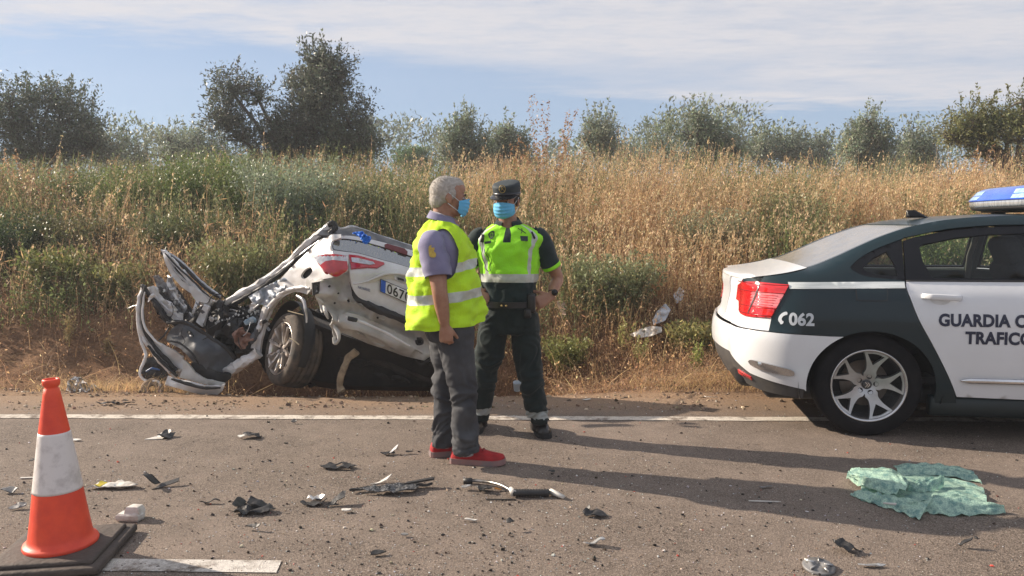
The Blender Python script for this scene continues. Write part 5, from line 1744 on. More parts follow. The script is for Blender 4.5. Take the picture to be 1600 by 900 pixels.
    for q in np.linspace(10, 200, 22):
        d = sd * math.cos(math.radians(q)) + up * math.sin(math.radians(q))
        rings.append([wc + d * r_ + n * h for r_, h in ((.395, .02), (.395, -.04), (.37, -.09))])
    liner.loft(rings, caps=False, closed=False); liner.build("wheel_arch_liner", blk, car, True)
    # roof side rail, torn off at the far end
    T("roof_rail", [(518, 351, 6.55), (500, 366, 6.56), (470, 390, 6.62), (440, 418, 6.75), (410, 440, 6.9), (375, 460, 7.0), (340, 483, 7.1)], [6.5, 6, 5.5, 5, 5, 5, 6], wh)
    T("rail_seal", [(519, 359, 6.53), (500, 375, 6.54), (470, 400, 6.60), (440, 427, 6.72), (410, 448, 6.88), (376, 469, 6.98), (342, 490, 7.08)], [3.5, 3, 3, 3, 3, 3.5, 4], blk)
    T("rail_flange", [(508, 372, 6.5), (480, 390, 6.56), (448, 416, 6.68), (425, 433, 6.8)], [1.6, 1.8, 1.6, 1.2], silver)
    # what is left of the roof
    W("roof_panel", [(496, 366), (508, 356), (520, 350), (534, 356), (548, 353), (566, 358), (600, 370), (650, 386), (710, 404), (710, 414), (650, 396), (600, 381), (560, 370), (533, 368), (512, 368)],
      lambda a, b: Yr(a, 365) + .10 + (372 - b) * .012, [mat("folded dark roof", (0.045, 0.048, 0.055), .4, c2=(0.09, 0.09, 0.095), scale=6)], .012, .05, 2)
    T("roof_edge", [(531, 358, 6.5), (540, 356, 6.5), (550, 353.5, 6.52), (566, 358, 6.6), (600, 370, 6.75), (650, 386, 6.9), (710, 404, 7.1)], [1.2, 2, 1.8, 1.2, 1.2, 1.2, 1.2], silver)
    T("rail_end_cap", [(512, 352, 6.5), (520, 349, 6.5), (523, 356, 6.5), (514, 366, 6.48)], [3, 5, 5, 3], blk)
    # hatch
    hatch = cv((516, 388), (517, 379), (524, 371), (534, 368), (560, 370), (600, 379), (650, 393), (712, 412), n=3) + [(712, 522), (650, 500)] + \
        cv((620, 489), (590, 477), (572, 470), (560, 464), (552, 452), (547, 430), (544, 400), n=3) + [(521, 396)]
    hole = cv((521, 391), (519, 385), (523, 376), (536, 372.5), (562, 376), (600, 386), (640, 399), (704, 421), n=3) + [(704, 440)] + cv((704, 440), (636, 417), (600, 407), (560, 396), (540, 393.5), (521, 391), n=3)[1:-1]
    def Yh(a, b): return Yr(a, b) - .012 + (.035 * max(0, (b - 452)) / 50)
    ht_ = W("tailgate", hatch, Yh, wh, .03, .006, 3, holes=[hole], step=5)
    W("hatch_glass", hole, lambda a, b: Yh(a, b) + .012, gl, 0, 0, parent=ht_, step=8)
    W("glass_seal", [(a - .0, b) for a, b in hole], lambda a, b: Yh(a, b) + .006, blk, .003, parent=ht_, holes=[[(lerp(a, 575, .022) if True else a, lerp(b, 394 + (a - 575) * .25, .12)) for a, b in hole]], step=6)
    W("high_brake_lamp", [(601, 382), (605, 380.5), (632, 388), (637, 393), (636, 398), (602, 387)], lambda a, b: Yh(a, b) - .012, dred, .012, parent=ht_)
    hl = [(545, 397.5), (560, 399), (600, 410), (601, 412), (590, 418), (575, 417), (549, 419.5)]
    W("hatch_lamp", hl, lambda a, b: Yh(a, b) - .018, red, .02, parent=ht_)
    W("hatch_lamp_window", [(549, 402), (560, 403), (583, 409), (586, 412), (578, 413.5), (550, 409)], lambda a, b: Yh(a, b) - .024, cl, .006, parent=ht_)
    tl = cv((490, 402.5), (500, 398.5), (515, 396.5), (530, 397.5), (541, 400), n=3) + [(544, 419)] + cv((542, 423), (530, 431), (521, 432), (508, 424), (498, 413), (490, 402.5), n=3)[:-1]
    W("tail_lamp", tl, lambda a, b: min(Ys(a, b), Yr(a, b)) - .115 + .00009 * (a - 522) ** 2, [red, cl], .04, step=3,
      lines=[[(500, 414), (508, 408), (520, 406), (540, 408)], [(494, 402), (500, 414)]], matfn=lambda a, b: 1 if b < np.interp(a, [490, 500, 508, 520, 540], [403, 414, 408, 406, 408]) and b > 400.5 else 0)
    # plate recess, handle, plate, small script
    cream = mat("shaded recess paint", (0.55, 0.52, 0.43), .5, c2=(0.42, 0.38, 0.30))
    W("plate_recess", cv((575, 441), (590, 432), (608, 428), (640, 433), (712, 459), (712, 466), (640, 446), (612, 436), (596, 437), (584, 441), closed=True, n=2), lambda a, b: Yh(a, b) - .006, cream, .006, parent=ht_, step=4)
    T("crease", [(552, 444, Yh(552, 444) - .004), (575, 439, Yh(575, 439) - .006), (595, 430.5, Yh(595, 430) - .008), (612, 427, Yh(612, 427) - .008), (640, 431, Yh(640, 431) - .008), (705, 455, Yh(705, 455) - .008)], [.8, 1.2, 1.8, 2, 2, 1.5], wh, parent=ht_)
    W("hatch_handle", [(616, 430), (622, 428.5), (634, 434), (635, 440), (628, 442), (617, 437)], lambda a, b: Yh(a, b) - .010, silver, .01, parent=ht_, step=3)
    W("handle_slot", [(621, 433), (631, 436), (632, 439), (622, 437)], lambda a, b: Yh(a, b) - .016, blk, .004, parent=ht_, step=3)
    e1 = Vector((1.0, .43)); p0 = Vector((594.5, 435.5)); e2 = Vector((-.045, 1.0))
    def pl(u, v): q = p0 + e1 * u + e2 * v; return (q.x, q.y)
    def Yp(o): return lambda a, b: Yh(a, b) - o
    pf = W("number_plate", [pl(0, 0), pl(84, 0), pl(84, 20), pl(0, 20)], Yp(.016), mat("plate border", (0.03, 0.03, 0.03), .5), .006, parent=ht_, step=6)
    W("plate_face", [pl(.9, .9), pl(83, .9), pl(83, 19), pl(.9, 19)], Yp(.018), mat("plate white", (0.68, 0.69, 0.68), .4), .002, parent=ht_, step=6)
    W("plate_band", [pl(1, 1), pl(8.5, 1), pl(8.5, 19), pl(1, 19)], Yp(.0195), mat("plate blue", (0.02, 0.10, 0.46), .4), .001, parent=ht_, step=5)
    vs, fs = text_pts("0670", 21.5, .25, space=1.08)
    mb = MB(); f_ = Yp(.021)
    pts = []
    for vx, vz in vs:
        a, b = pl(10.5 + vx * .80, 17.3 - vz * .98); pts.append(P(a, b, f_(a, b)))
    mb.add(pts, fs, 0, False); mb.build("plate_digits", mat("plate black", (0.02, 0.02, 0.02), .5), ht_, True)
    vs, fs = text_pts("NAVARRES", 6.5, .12)
    mb = MB(); pts = []
    for vx, vz in vs:
        a, b = 559.5 + vx * .60 - vz * .1, 450.5 + vx * .17 - vz * .95; pts.append(P(a, b, Yh(a, b) - .005))
    mb.add(pts, fs, 0, False); mb.build("dealer_script", mat("slate lettering", (0.12, 0.14, 0.22), .4), ht_, True)
    # dark gap below the hatch, bare rear panel, crash bar
    T("hatch_gap_seal", [(548, 440, 6.12), (556, 464, 6.14), (575, 477, 6.16), (610, 491, 6.24), (650, 507, 6.34), (710, 530, 6.5)], [2, 3.5, 5, 6, 6, 5], blk)
    back = [(497, 440), (522, 433), (544, 424), (552, 450), (562, 466), (620, 492), (712, 524), (712, 575), (690, 568), (660, 563), (630, 556), (600, 545), (575, 537), (552, 527), (534, 520), (524, 530), (519, 515), (508, 498), (500, 480), (492, 462)]
    h1 = cv((503, 488), (512, 484), (520, 496), (516, 508), (508, 502), closed=True, n=2)
    h2 = [(545 + 3 * math.cos(t), 470 + 4 * math.sin(t)) for t in np.linspace(0, 2 * PI, 9)[:-1]]
    h3 = [(655 + 5 * math.cos(t), 533 + 5 * math.sin(t)) for t in np.linspace(0, 2 * PI, 11)[:-1]]
    def Yb(a, b): return Yr(a, b) + .10 + .10 * max(0, (b - 500)) / 60 + .03 * math.sin(b * .16 - a * .06)
    W("rear_body_panel", back, Yb, whd, .012, .05, 7, holes=[h1, h2, h3], step=4, cs=1.4)
    W("panel_backing", [(500, 450), (560, 465), (705, 525), (705, 560), (600, 538), (520, 512)], lambda a, b: Yb(a, b) + .09, blk, .01)
    W("crash_bar", [(531, 492), (541, 488), (560, 492), (600, 509), (645, 531), (652, 541), (640, 557), (622, 549), (590, 528), (556, 516), (536, 513), (529, 503)], lambda a, b: Yb(a, b) - .05, whd, .06, .012, 9, step=4)
    T("crash_bar_fold", [(540, 495, 6.06), (570, 505, 6.09), (605, 521, 6.16), (640, 541, 6.24)], [1.5, 2, 2, 1.5], wh)
    T("bar_mount", [(543, 497, 6.04), (552, 499, 6.05), (558, 501, 6.06)], [3, 4, 3], blk)
    T("tow_eye", [(651, 529, 6.33), (658, 529, 6.34), (660, 536, 6.35), (653, 538, 6.34), (650, 532, 6.33)], 1.6, blk)
    for i, (a, b, r_) in enumerate(((515, 447, 2.0), (529, 458, 1.5), (590, 497, 1.8), (640, 548, 2.6), (523, 474, 1.8))):
        W("panel_hole", [(a + r_ * math.cos(t), b + r_ * .8 * math.sin(t)) for t in np.linspace(0, 2 * PI, 9)[:-1]], lambda x, y: Yb(x, y) - .035, blk, .006, step=3)
    for i, (p_, q_) in enumerate((((494, 462), (508, 474)), ((505, 478), (512, 498)), ((560, 520), (600, 541)), ((610, 546), (640, 557)), ((648, 545), (684, 556)), ((664, 515), (690, 526)), ((556, 473), (600, 500)))):
        T("torn_flange", [(p_[0], p_[1], Yb(*p_) - .02), ((p_[0] + q_[0]) / 2, (p_[1] + q_[1]) / 2 + (-1) ** i * 2.5, Yb(*q_) - .05), (q_[0], q_[1], Yb(*q_) - .02)], [1.5, 2.6, 1.2], whd)
    W("vent_frame", [(488, 442), (500, 440), (499, 458), (489, 462)], lambda a, b: Yr(a, b) + .05, blk, .02, holes=[[(490.5, 444.5), (497.5, 443), (496.5, 456), (491, 458.5)]])
    W("vent_grille", [(490, 444), (498, 443), (497, 457), (490.5, 459)], lambda a, b: Yr(a, b) + .07, dkg, .01)
    T("hanging_bracket", [(522, 508, 6.15), (528, 520, 6.12), (529, 530, 6.12), (524, 536, 6.12), (521, 528, 6.12)], [3, 3.5, 3, 3, 2], whd)
    # underside: near-black mass, the shade below the wreck put into it
    ub = MB()
    secs = []
    for (a, b0, b1, y) in ((488, 505, 600, 6.62), (540, 525, 608, 6.62), (600, 545, 610, 6.66), (660, 560, 611, 6.75), (720, 570, 611, 6.95)):
        secs.append([P(a, b0, y - .15), P(a, b0 - 20, y + .9), P(a - 20, b1, y + .9), P(a, b1 - 6, y + .02), P(a, (b0 + b1) / 2, y - .05)])
    ub.loft(secs, smooth=False); ub.build("underbody", dirt, car, True)
    W("floor_pan", [(360, 575), (402, 560), (430, 600), (520, 600), (520, 500), (480, 480), (400, 520)], 7.1, dirt, .05, .1, 4)
    for i in range(10):
        a = 500 + i * 20 + (i * 37 % 11); b = 550 + (i * 53 % 45)
        T("underbody_rod", [(a, b, 6.58), (a + 14, b + (i * 29 % 17) - 8, 6.55), (a + 30, b + (i * 17 % 23) - 8, 6.6)], [1.5, 2.5 + i % 3, 1.2], dirt)
    T("exhaust_strap", [(556, 549, 6.3), (546, 558, 6.3), (539, 572, 6.28), (533, 590, 6.27), (531, 604, 6.27), (535, 611, 6.25)], [6, 5.5, 5, 5, 5.5, 6], [mat("dusty pale bracket", (0.30, 0.23, 0.15), .9, c2=(0.16, 0.12, 0.08), scale=15)], ratio=.5)
    T("rear_axle", [(470, 560, 6.7), (560, 575, 6.9), (680, 590, 7.2)], 7, dirt)
    T("exhaust_pipe", [(570, 560, 6.6), (610, 572, 6.6), (650, 588, 6.7), (700, 600, 6.9)], 6, mat("rusty exhaust", (0.018, 0.014, 0.012), .8, c2=(.03, .02, .015)))
    # sill and crushed flap
    T("sill", [(350, 582, 6.78), (368, 574, 6.74), (388, 562, 6.72), (404, 551, 6.70)], [7, 9, 9, 7], wh)
    W("bent_side_skin", [(388, 463), (396, 475), (413, 476), (418, 484), (430, 466), (444, 452), (450, 430), (430, 440), (408, 452)], lambda a, b: Ys(a, b) - .02, [mat("crumpled blue white skin", (0.42, 0.47, 0.54), .5, c2=(0.30, 0.33, 0.38), scale=12, bump=.4, bscale=30)], .004, .10, 5, step=3, cs=3)
    T("loose_trim", [(330, 466, 7.3), (352, 482, 7.2), (386, 487, 7.1), (404, 477, 7.0), (410, 471, 7.0)], [1.2, 1.5, 1.8, 2, 1.5], silver)
    # cabin remains: black sheet for the darkness with seat edges and bright scraps
    W("cabin_dark_sheet", [(318, 500), (345, 480), (395, 478), (418, 486), (408, 520), (398, 550), (366, 572), (330, 560)], lambda a, b: 7.35, blk, .04, .25, 6, cs=2)  # black sheet painted in for the darkness inside the cabin
    rs = random.Random(5)
    lump = MB()
    for i in range(70):
        a = rs.uniform(336, 408); b = rs.uniform(484, 556)
        if a > 395 and b > 530: continue
        vs, fs = blob(P(a, b, rs.uniform(6.85, 7.2)), rs.uniform(.03, .09), i, .6)
        lump.add(vs, fs, 0, False)
    l_ = lump.build("crushed_interior", blk, car, True); l_['kind'] = 'stuff'
    sc_ = MB()
    for i in range(34):
        a = rs.uniform(336, 410); b = rs.uniform(482, 512) if i < 46 else rs.uniform(500, 545)
        vs, fs = blob(P(a, b, rs.uniform(6.78, 6.9)), rs.uniform(.005, .012), i + 100, .7)
        sc_.add(vs, fs, 0, False)
    s_ = sc_.build("broken_glass_scraps", mat("shattered glass crumbs", (0.6, 0.62, 0.62), .3, c2=(.35, .36, .36)), car, True); s_['kind'] = 'stuff'
    W("airbag_cloth", [(362, 522), (368, 516), (380, 512), (383, 518), (394, 522), (396, 530), (386, 536), (384, 545), (376, 546), (368, 536)], 6.75, [mat("dusty pink cloth", (0.34, 0.20, 0.15), .9, c2=(0.24, 0.13, 0.10), scale=20, bump=.4, bscale=40)], .01, .10, 8, step=2.5, cs=4)
    T("canister", [(383, 505, 6.8), (392, 501, 6.8), (400, 500, 6.82)], [3.5, 5, 4], [mat("blue grey canister", (0.10, 0.20, 0.28), .4, c2=(.4, .45, .5), scale=20)])
    T("seat_edge", [(392, 534, 6.78), (400, 524, 6.76), (407, 510, 6.74), (412, 496, 6.74)], [5, 6, 5, 3], dkg)
    # --- torn front doors and pillars at the left
    Yd = 6.72
    def frame_strip(name, pts, w, Y, m=wh, seal=None, par=car):
        f = T(name, [(a, b, Y(a, b) if callable(Y) else Y) for a, b in pts], w, m, parent=par)
        if seal is not None:
            dx, dy, ww = seal
            T("door_seal", [(a + dx, b + dy, (Y(a, b) if callable(Y) else Y) - .03) for a, b in pts], ww, blk, parent=f)
        return f
    # tall pillar reaching up
    PX = lambda y0: (lambda a, b: y0)
    W("door_pillar", [(253, 391), (259, 393), (276, 411), (298, 436), (322, 459), (333, 470), (324, 482), (313, 474), (299, 459), (283, 448), (268, 431), (258, 411)], 6.93, wh, .03, .03, 31, cs=2,
      holes=[[(261, 403), (274, 417), (290, 436), (296, 446), (284, 438), (270, 422)]])
    W("pillar_core", [(258, 398), (275, 412), (300, 440), (302, 452), (284, 445), (266, 426)], 7.0, blk, .02, .03, 32)
    W("door_blade", [(239, 431), (246, 430), (262, 452), (285, 480), (301, 497), (290, 501), (268, 479), (249, 458)], 6.86, [MATS.get("grey crumpled beam") or mat("grey crumpled beam", (0.24, 0.24, 0.25), .6, c2=(0.08, 0.08, 0.085), scale=22, bump=.6, bscale=60)], .03, .05, 33, cs=3, step=3)
    W("door_blade", [(230, 449), (240, 446), (251, 462), (269, 478), (284, 492), (281, 505), (262, 493), (243, 474)], 6.76, wh, .03, .03, 34, cs=2, step=3)
    W("door_blade", [(236, 462), (246, 476), (262, 494), (280, 505), (276, 512), (256, 500), (240, 480)], 6.73, blk, .03, .03, 35, cs=2, step=3)
    W("door_blade", [(246, 448), (254, 456), (272, 480), (290, 499), (284, 503), (266, 488), (250, 466)], 6.82, blk, .03, .03, 36, cs=2, step=3)
    W("door_blade", [(262, 429), (268, 436), (276, 455), (291, 480), (299, 495), (289, 492), (273, 471), (264, 452)], 6.88, silver, .02, .05, 37, cs=3, step=3)

    frame_strip("window_rail", [(252, 391), (270, 400), (290, 416), (312, 438), (330, 453), (345, 463)], [2, 2.2, 2.4, 2.4, 2.4, 2], 7.0, silver, (0, 4, [2, 2.5, 2.5, 2.2, 2, 1.5]))
    W("pillar_block", [(300, 497), (311, 471), (322, 474), (327, 470), (320, 462), (310, 455), (302, 446), (294, 447), (300, 462), (306, 470), (296, 498)], lambda a, b: 6.9, wh, .05, .03, 3)
    W("pillar_block", [(306, 503), (318, 477), (327, 480), (316, 511)], lambda a, b: 6.86, wh, .05, .02, 4)
    W("pillar_base", [(292, 500), (298, 488), (330, 470), (345, 475), (344, 500), (325, 515), (310, 512)], 7.0, blk, .06, .1, 5)

    W("torn_sliver", [(262, 431), (268, 450), (280, 470), (292, 490), (284, 488), (270, 472), (263, 456), (260, 442)], 6.9, [wh], .01, .06, 6)
    W("torn_sliver", [(268, 440), (276, 448), (290, 468), (300, 486), (294, 492), (282, 474), (270, 456)], 6.95, [blk], .01, .06, 6)

    frame_strip("window_frame", [(222, 447), (217.5, 468), (217, 495), (222, 520), (236, 543), (254, 562), (270, 580)], [2.0, 3, 3.2, 3.6, 4.5, 6, 6], 6.70, wh, (5.5, -1, [1.8, 2.5, 2.8, 3, 3, 3, 3]))
    T("window_frame_top", [(221, 446, 6.70), (226, 450, 6.69), (234, 462, 6.69), (248, 480, 6.69), (256, 494, 6.69), (262, 504, 6.7)], [3, 3, 3, 3.5, 3.5, 3], blk)
    W("door_skin", [(228, 522), (240, 532), (256, 540), (272, 548), (286, 558), (287, 572), (281, 589), (270, 590), (256, 574), (242, 556), (230, 538)], lambda a, b: 6.68 + .0006 * (a - 228), wh, .02, .03, 7)
    T("door_edge_trim", [(230, 540, 6.64), (246, 558, 6.64), (262, 574, 6.64), (277, 588, 6.64)], [1.5, 2.5, 2.5, 2], blk)
    T("outer_lip", [(214.5, 490, 6.72), (217, 520, 6.7), (226, 548, 6.68), (227, 560, 6.66), (219, 582, 6.64), (225, 594, 6.62), (246, 596, 6.62), (250, 602, 6.62), (248, 607, 6.62)], [1.5, 2, 2.2, 2, 2, 2, 2, 2.4, 1.2], wh)
    W("wing_cavity", [(228, 560), (244, 556), (258, 578), (264, 594), (246, 597), (226, 593), (220, 582)], 6.75, blk, .03, .05, 8)
    T("blue_cable", [(229, 580, 6.68), (238, 576, 6.67), (250, 578, 6.68)], [1.4, 1.8, 1.0], mat("blue cable", (0.03, 0.09, 0.25), .5))
    card = cv((260, 530), (268, 514), (284, 505), (302, 509), (328, 525), (350, 538), (362, 551), (366, 567), (363, 585), (350, 590), (326, 588), (308, 578), (300, 564), (282, 545), (268, 538), closed=True, n=3)
    dc = W("door_card", card, lambda a, b: 6.66 - .10 * math.exp(-((a - 315) / 38) ** 2 - ((b - 548) / 22) ** 2) + .0035 * abs(a - 308 - (b - 548) * .5), dkg, .05, .03, 9, step=4)
    W("door_card_lower", cv((300, 566), (320, 572), (345, 583), (362, 587), (350, 598), (322, 592), (302, 580), closed=True, n=3), 6.64, blk, .04, .02, 3, parent=dc)
    T("card_seam", [(262, 533, 6.6), (280, 536, 6.57), (300, 552, 6.52), (312, 572, 6.55)], [1, 1.5, 1.5, 1], blk, parent=dc)
    T("door_pull", [(294, 519, 6.60), (298, 521, 6.58), (301, 526, 6.58)], [2.5, 3, 2], blk, parent=dc)
    MB().ell(P(298.5, 525, 6.56), (.012, .012, .009)).build("lock_button", silver, dc, True)
    T("door_top_seal", [(262, 504, 6.68), (282, 503, 6.62), (300, 509, 6.6), (326, 526, 6.6), (350, 541, 6.6), (366, 560, 6.62)], [3, 3.5, 3, 2.5, 2.5, 3], blk, parent=dc)
    W("lower_door_skin", [(262, 588), (278, 592), (300, 596), (322, 602), (344, 604), (352, 599), (348, 610), (338, 619), (322, 620), (296, 612), (268, 604), (258, 600)], lambda a, b: 6.5 - .02 * math.sin(b * .2), wh, .02, .02, 2)
    W("lower_door_skin", [(284, 560), (292, 566), (304, 582), (322, 593), (350, 598), (352, 601), (342, 604), (318, 600), (296, 594), (280, 590), (286, 574)], lambda a, b: 6.58, whd, .02, .02, 6)
    T("rub_strip", [(268, 592, 6.46), (290, 599, 6.45), (318, 606, 6.44), (344, 606, 6.44)], [1.5, 2.4, 2.4, 1.5], blk)
    T("loose_wire", [(326, 472, 6.8), (332, 462, 6.78), (344, 460, 6.78), (352, 468, 6.8), (344, 480, 6.8)], .9, blk)
    T("loose_wire", [(200, 482, 6.9), (210, 478, 6.85), (222, 477, 6.8)], .8, silver)
    T("loose_wire", [(248, 532, 6.62), (256, 524, 6.62), (264, 512, 6.64)], 1.2, blk)
    # thin inner frames, ripped edges and hanging scraps
    T("inner_frame", [(226, 456, 6.66), (223.5, 474, 6.66), (223, 496, 6.65), (228, 514, 6.64), (240, 530, 6.63), (252, 540, 6.62)], [1, 1.5, 1.7, 1.8, 1.8, 1.2], wh)
    T("inner_frame", [(238, 458, 6.70), (248, 470, 6.70), (262, 483, 6.70), (280, 497, 6.70)], [1, 1.4, 1.6, 1.2], silver)
    T("inner_frame", [(262, 402, 6.93), (272, 420, 6.93), (284, 434, 6.93), (300, 450, 6.93)], [1, 1.6, 1.8, 1.4], silver)
    T("loose_seal", [(258, 396, 6.9), (276, 416, 6.88), (296, 434, 6.88), (318, 456, 6.9), (334, 468, 6.9)], [1, 1.4, 1.4, 1.2, .8], blk)
    rt = random.Random(77)
    for i in range(26):
        a, b = rt.choice([(245, 460), (262, 470), (276, 486), (300, 480), (318, 490), (330, 500), (352, 520), (250, 560), (272, 575), (300, 590), (340, 495), (392, 480), (405, 500)])
        a += rt.uniform(-10, 10); b += rt.uniform(-8, 8); w_ = rt.uniform(3, 9); h_ = rt.uniform(5, 15); sh = rt.uniform(-8, 8)
        W("torn_scrap", [(a, b), (a + w_ * .5, b - 1.5), (a + w_, b + 2), (a + w_ * .8 + sh, b + h_ * .7), (a + w_ * .3 + sh, b + h_), (a - 1 + sh * .4, b + h_ * .4)], 6.60 + rt.uniform(-.02, .25), rt.choice([wh, blk, blk, silver, dkg, whd]), .004, .05, i, step=3, cs=3)
    for i in range(9):
        a, b = rt.uniform(255, 400), rt.uniform(470, 540); l_ = rt.uniform(10, 26)
        T("hanging_wire", [(a, b, 6.62), (a + rt.uniform(-6, 6), b + l_ * .4, 6.6), (a + rt.uniform(-10, 10), b + l_ * .8, 6.6), (a + rt.uniform(-12, 12), b + l_, 6.6)], .55, rt.choice([blk, silver, blk]), n=6)
    # --- wheel
    ty = mat("dusty tyre rubber", (0.030, 0.027, 0.025), .9, c2=(0.115, 0.088, 0.066), scale=9, contrast=(.35, .7), bump=.4, bscale=60)
    al = mat("bright alloy spokes", (0.62, 0.58, 0.54), .3, .75, c2=(0.42, 0.36, 0.32), scale=12)
    dk = mat("dark wheel well", (0.01, 0.01, 0.011))
    c0 = P(437, 544, 6.50)
    Mw = Matrix((sd, up, n)).transposed()
    R_ = .318
    def L(prof, m, name, par, nn=48):
        b = MB(); b.lathe(prof, M=Mw, n=nn); b.v = [p + c0 for p in b.v]; return b.build(name, m, par, True)
    w = L([(.20, -.26), (.27, -.265), (.30, -.25), (.314, -.235), (.318, -.215), (.312, -.211), (.312, -.205), (.318, -.201), (.317, -.17), (.312, -.166), (.312, -.160), (.318, -.156), (.318, -.125), (.312, -.121), (.312, -.115), (.318, -.111), (.318, -.08), (.312, -.076), (.312, -.070), (.317, -.066), (.315, -.035), (.305, -.015), (.285, .0), (.255, .004), (.232, .0), (.226, -.01)], ty, "wheel", car)
    L([(.226, -.012), (.229, -.002), (.222, .0), (.214, -.008), (.208, -.03), (.20, -.14), (.195, -.20)], al, "rim", w)
    L([(.2, -.12), (0, -.12)], dk, "rim_back", w)
    L([(.13, -.085), (.13, -.07), (.05, -.07), (.0, -.06)], mat("brake disc steel", (0.34, 0.30, 0.26)), "brake_disc", w)
    def sp(a, b):
        r = math.hypot(a, b)
        return c0 + sd * a + up * b + n * (-.045 + .040 * (r / .21) ** 1.2)
    for k in range(5):
        for s in (-1, 1):
            a0 = math.radians(72 * k + 100)
            a1 = a0 + s * math.radians(5); a2 = a0 + s * math.radians(17)
            q0 = (.045 * math.cos(a1 + s * .1), .045 * math.sin(a1 + s * .1)); q1 = (.215 * math.cos(a2), .215 * math.sin(a2))
            tx, ty_ = -(q1[1] - q0[1]), q1[0] - q0[0]; l = math.hypot(tx, ty_); tx /= l; ty_ /= l
            o_ = [(q0[0] + tx * .012, q0[1] + ty_ * .012), (q0[0] - tx * .012, q0[1] - ty_ * .012), (q1[0] - tx * .013, q1[1] - ty_ * .013), (q1[0] + tx * .013, q1[1] + ty_ * .013)]
            panel("spoke", o_, sp, [al], w, True, step=.03, thick=.022, flip=False)
    L([(.05, -.05), (.048, -.034), (.035, -.030), (.0, -.030)], al, "hub", w, 24)
    T("stalk_stuck_in_wheel", [(452, 528, 6.28), (460, 533, 6.26), (467, 538.5, 6.25)], .9, mat("dry straw stalk", (0.6, 0.5, 0.33), .8), parent=w)
    # grass caught on the tread
    T("tyre_thread", [(450, 486, 6.45), (462, 489, 6.42), (474, 492, 6.4)], .7, MATS["dry straw stalk"], parent=w)
    return car
build_wreck()

def build_ditch_items():
    gl = P(566, 371, 6.13)
    t = thing("blue_cloth", "bright blue rag draped over the tailgate edge of the wreck", "cloth", (gl.x, gl.y, gl.z))
    m = mat("bright blue cloth", (0.01, 0.20, 0.78), .7, c2=(0.01, 0.12, 0.55), scale=30, bump=.3, bscale=60)
    def Yq(a, b): return 6.30 - .006 * (b - 362) - (.0 if b < 371 else .05) + .03 * noise.noise(Vector((a * .3, b * .3, 1))) 
    o = cv((551, 363.5), (558, 362), (566, 362.5), (570, 367), (578, 370), (577, 376), (571, 380), (566, 375), (562, 370), (556, 367), closed=True, n=3)
    panel("rag_fold", o, lambda a, b: P(a, b, 6.20 + .00 * a - .004 * (b - 362) + .05 * noise.noise(Vector((a * .25, b * .25, 2)))), [m], t, True, step=2, thick=.01, flip=True)
    o2 = cv((566, 366), (572, 368), (579, 371), (576, 377), (570, 379), (565, 374), closed=True, n=3)
    panel("rag_fold", o2, lambda a, b: P(a, b, 6.08 + .04 * noise.noise(Vector((a * .35, b * .35, 7)))), [m], t, True, step=2, thick=.01, flip=True)
build_ditch_items()
# ------------------------------------------------------------------ vegetation
def foliage_mat(name, transl=.35, rough=.6):
    if name in MATS: return MATS[name]
    m = bpy.data.materials.new(name); m.use_nodes = True
    nt = m.node_tree; L = nt.links.new; b = nt.nodes['Principled BSDF']; out = nt.nodes['Material Output']
    a = nt.nodes.new('ShaderNodeAttribute'); a.attribute_name = 'Col'
    L(a.outputs['Color'], b.inputs['Base Color']); b.inputs['Roughness'].default_value = rough
    b.inputs['Specular IOR Level'].default_value = .3
    t = nt.nodes.new('ShaderNodeBsdfTranslucent'); L(a.outputs['Color'], t.inputs[0])
    mx = nt.nodes.new('ShaderNodeMixShader'); mx.inputs[0].default_value = transl
    L(b.outputs[0], mx.inputs[1]); L(t.outputs[0], mx.inputs[2]); L(mx.outputs[0], out.inputs[0])
    MATS[name] = m
    return m
STRAW = foliage_mat("straw and dry stalks", .45)
LEAFM = foliage_mat("leaves", .30, .45)

def quad_mesh(name, Q, C, m, parent=None, origin=None, smooth=False):
    """Q (n,4,3) quads, C (n,3) colours"""
    n = len(Q)
    co = np.asarray(Q, np.float32).reshape(-1, 3)
    if origin is not None: co = co - np.asarray(origin, np.float32)
    me = bpy.data.meshes.new(name)
    me.vertices.add(n * 4); me.vertices.foreach_set('co', co.ravel())
    me.loops.add(n * 4); me.loops.foreach_set('vertex_index', np.arange(n * 4, dtype=np.int32))
    me.polygons.add(n); me.polygons.foreach_set('loop_start', np.arange(0, n * 4, 4, dtype=np.int32))
    me.polygons.foreach_set('loop_total', np.full(n, 4, np.int32))
    at = me.color_attributes.new('Col', 'FLOAT_COLOR', 'POINT')
    c = np.ones((n, 4, 4), np.float32); c[:, :, :3] = np.asarray(C)[:, None, :]
    at.data.foreach_set('color', c.ravel())
    me.materials.append(m); me.update()
    return link(name, me, parent)

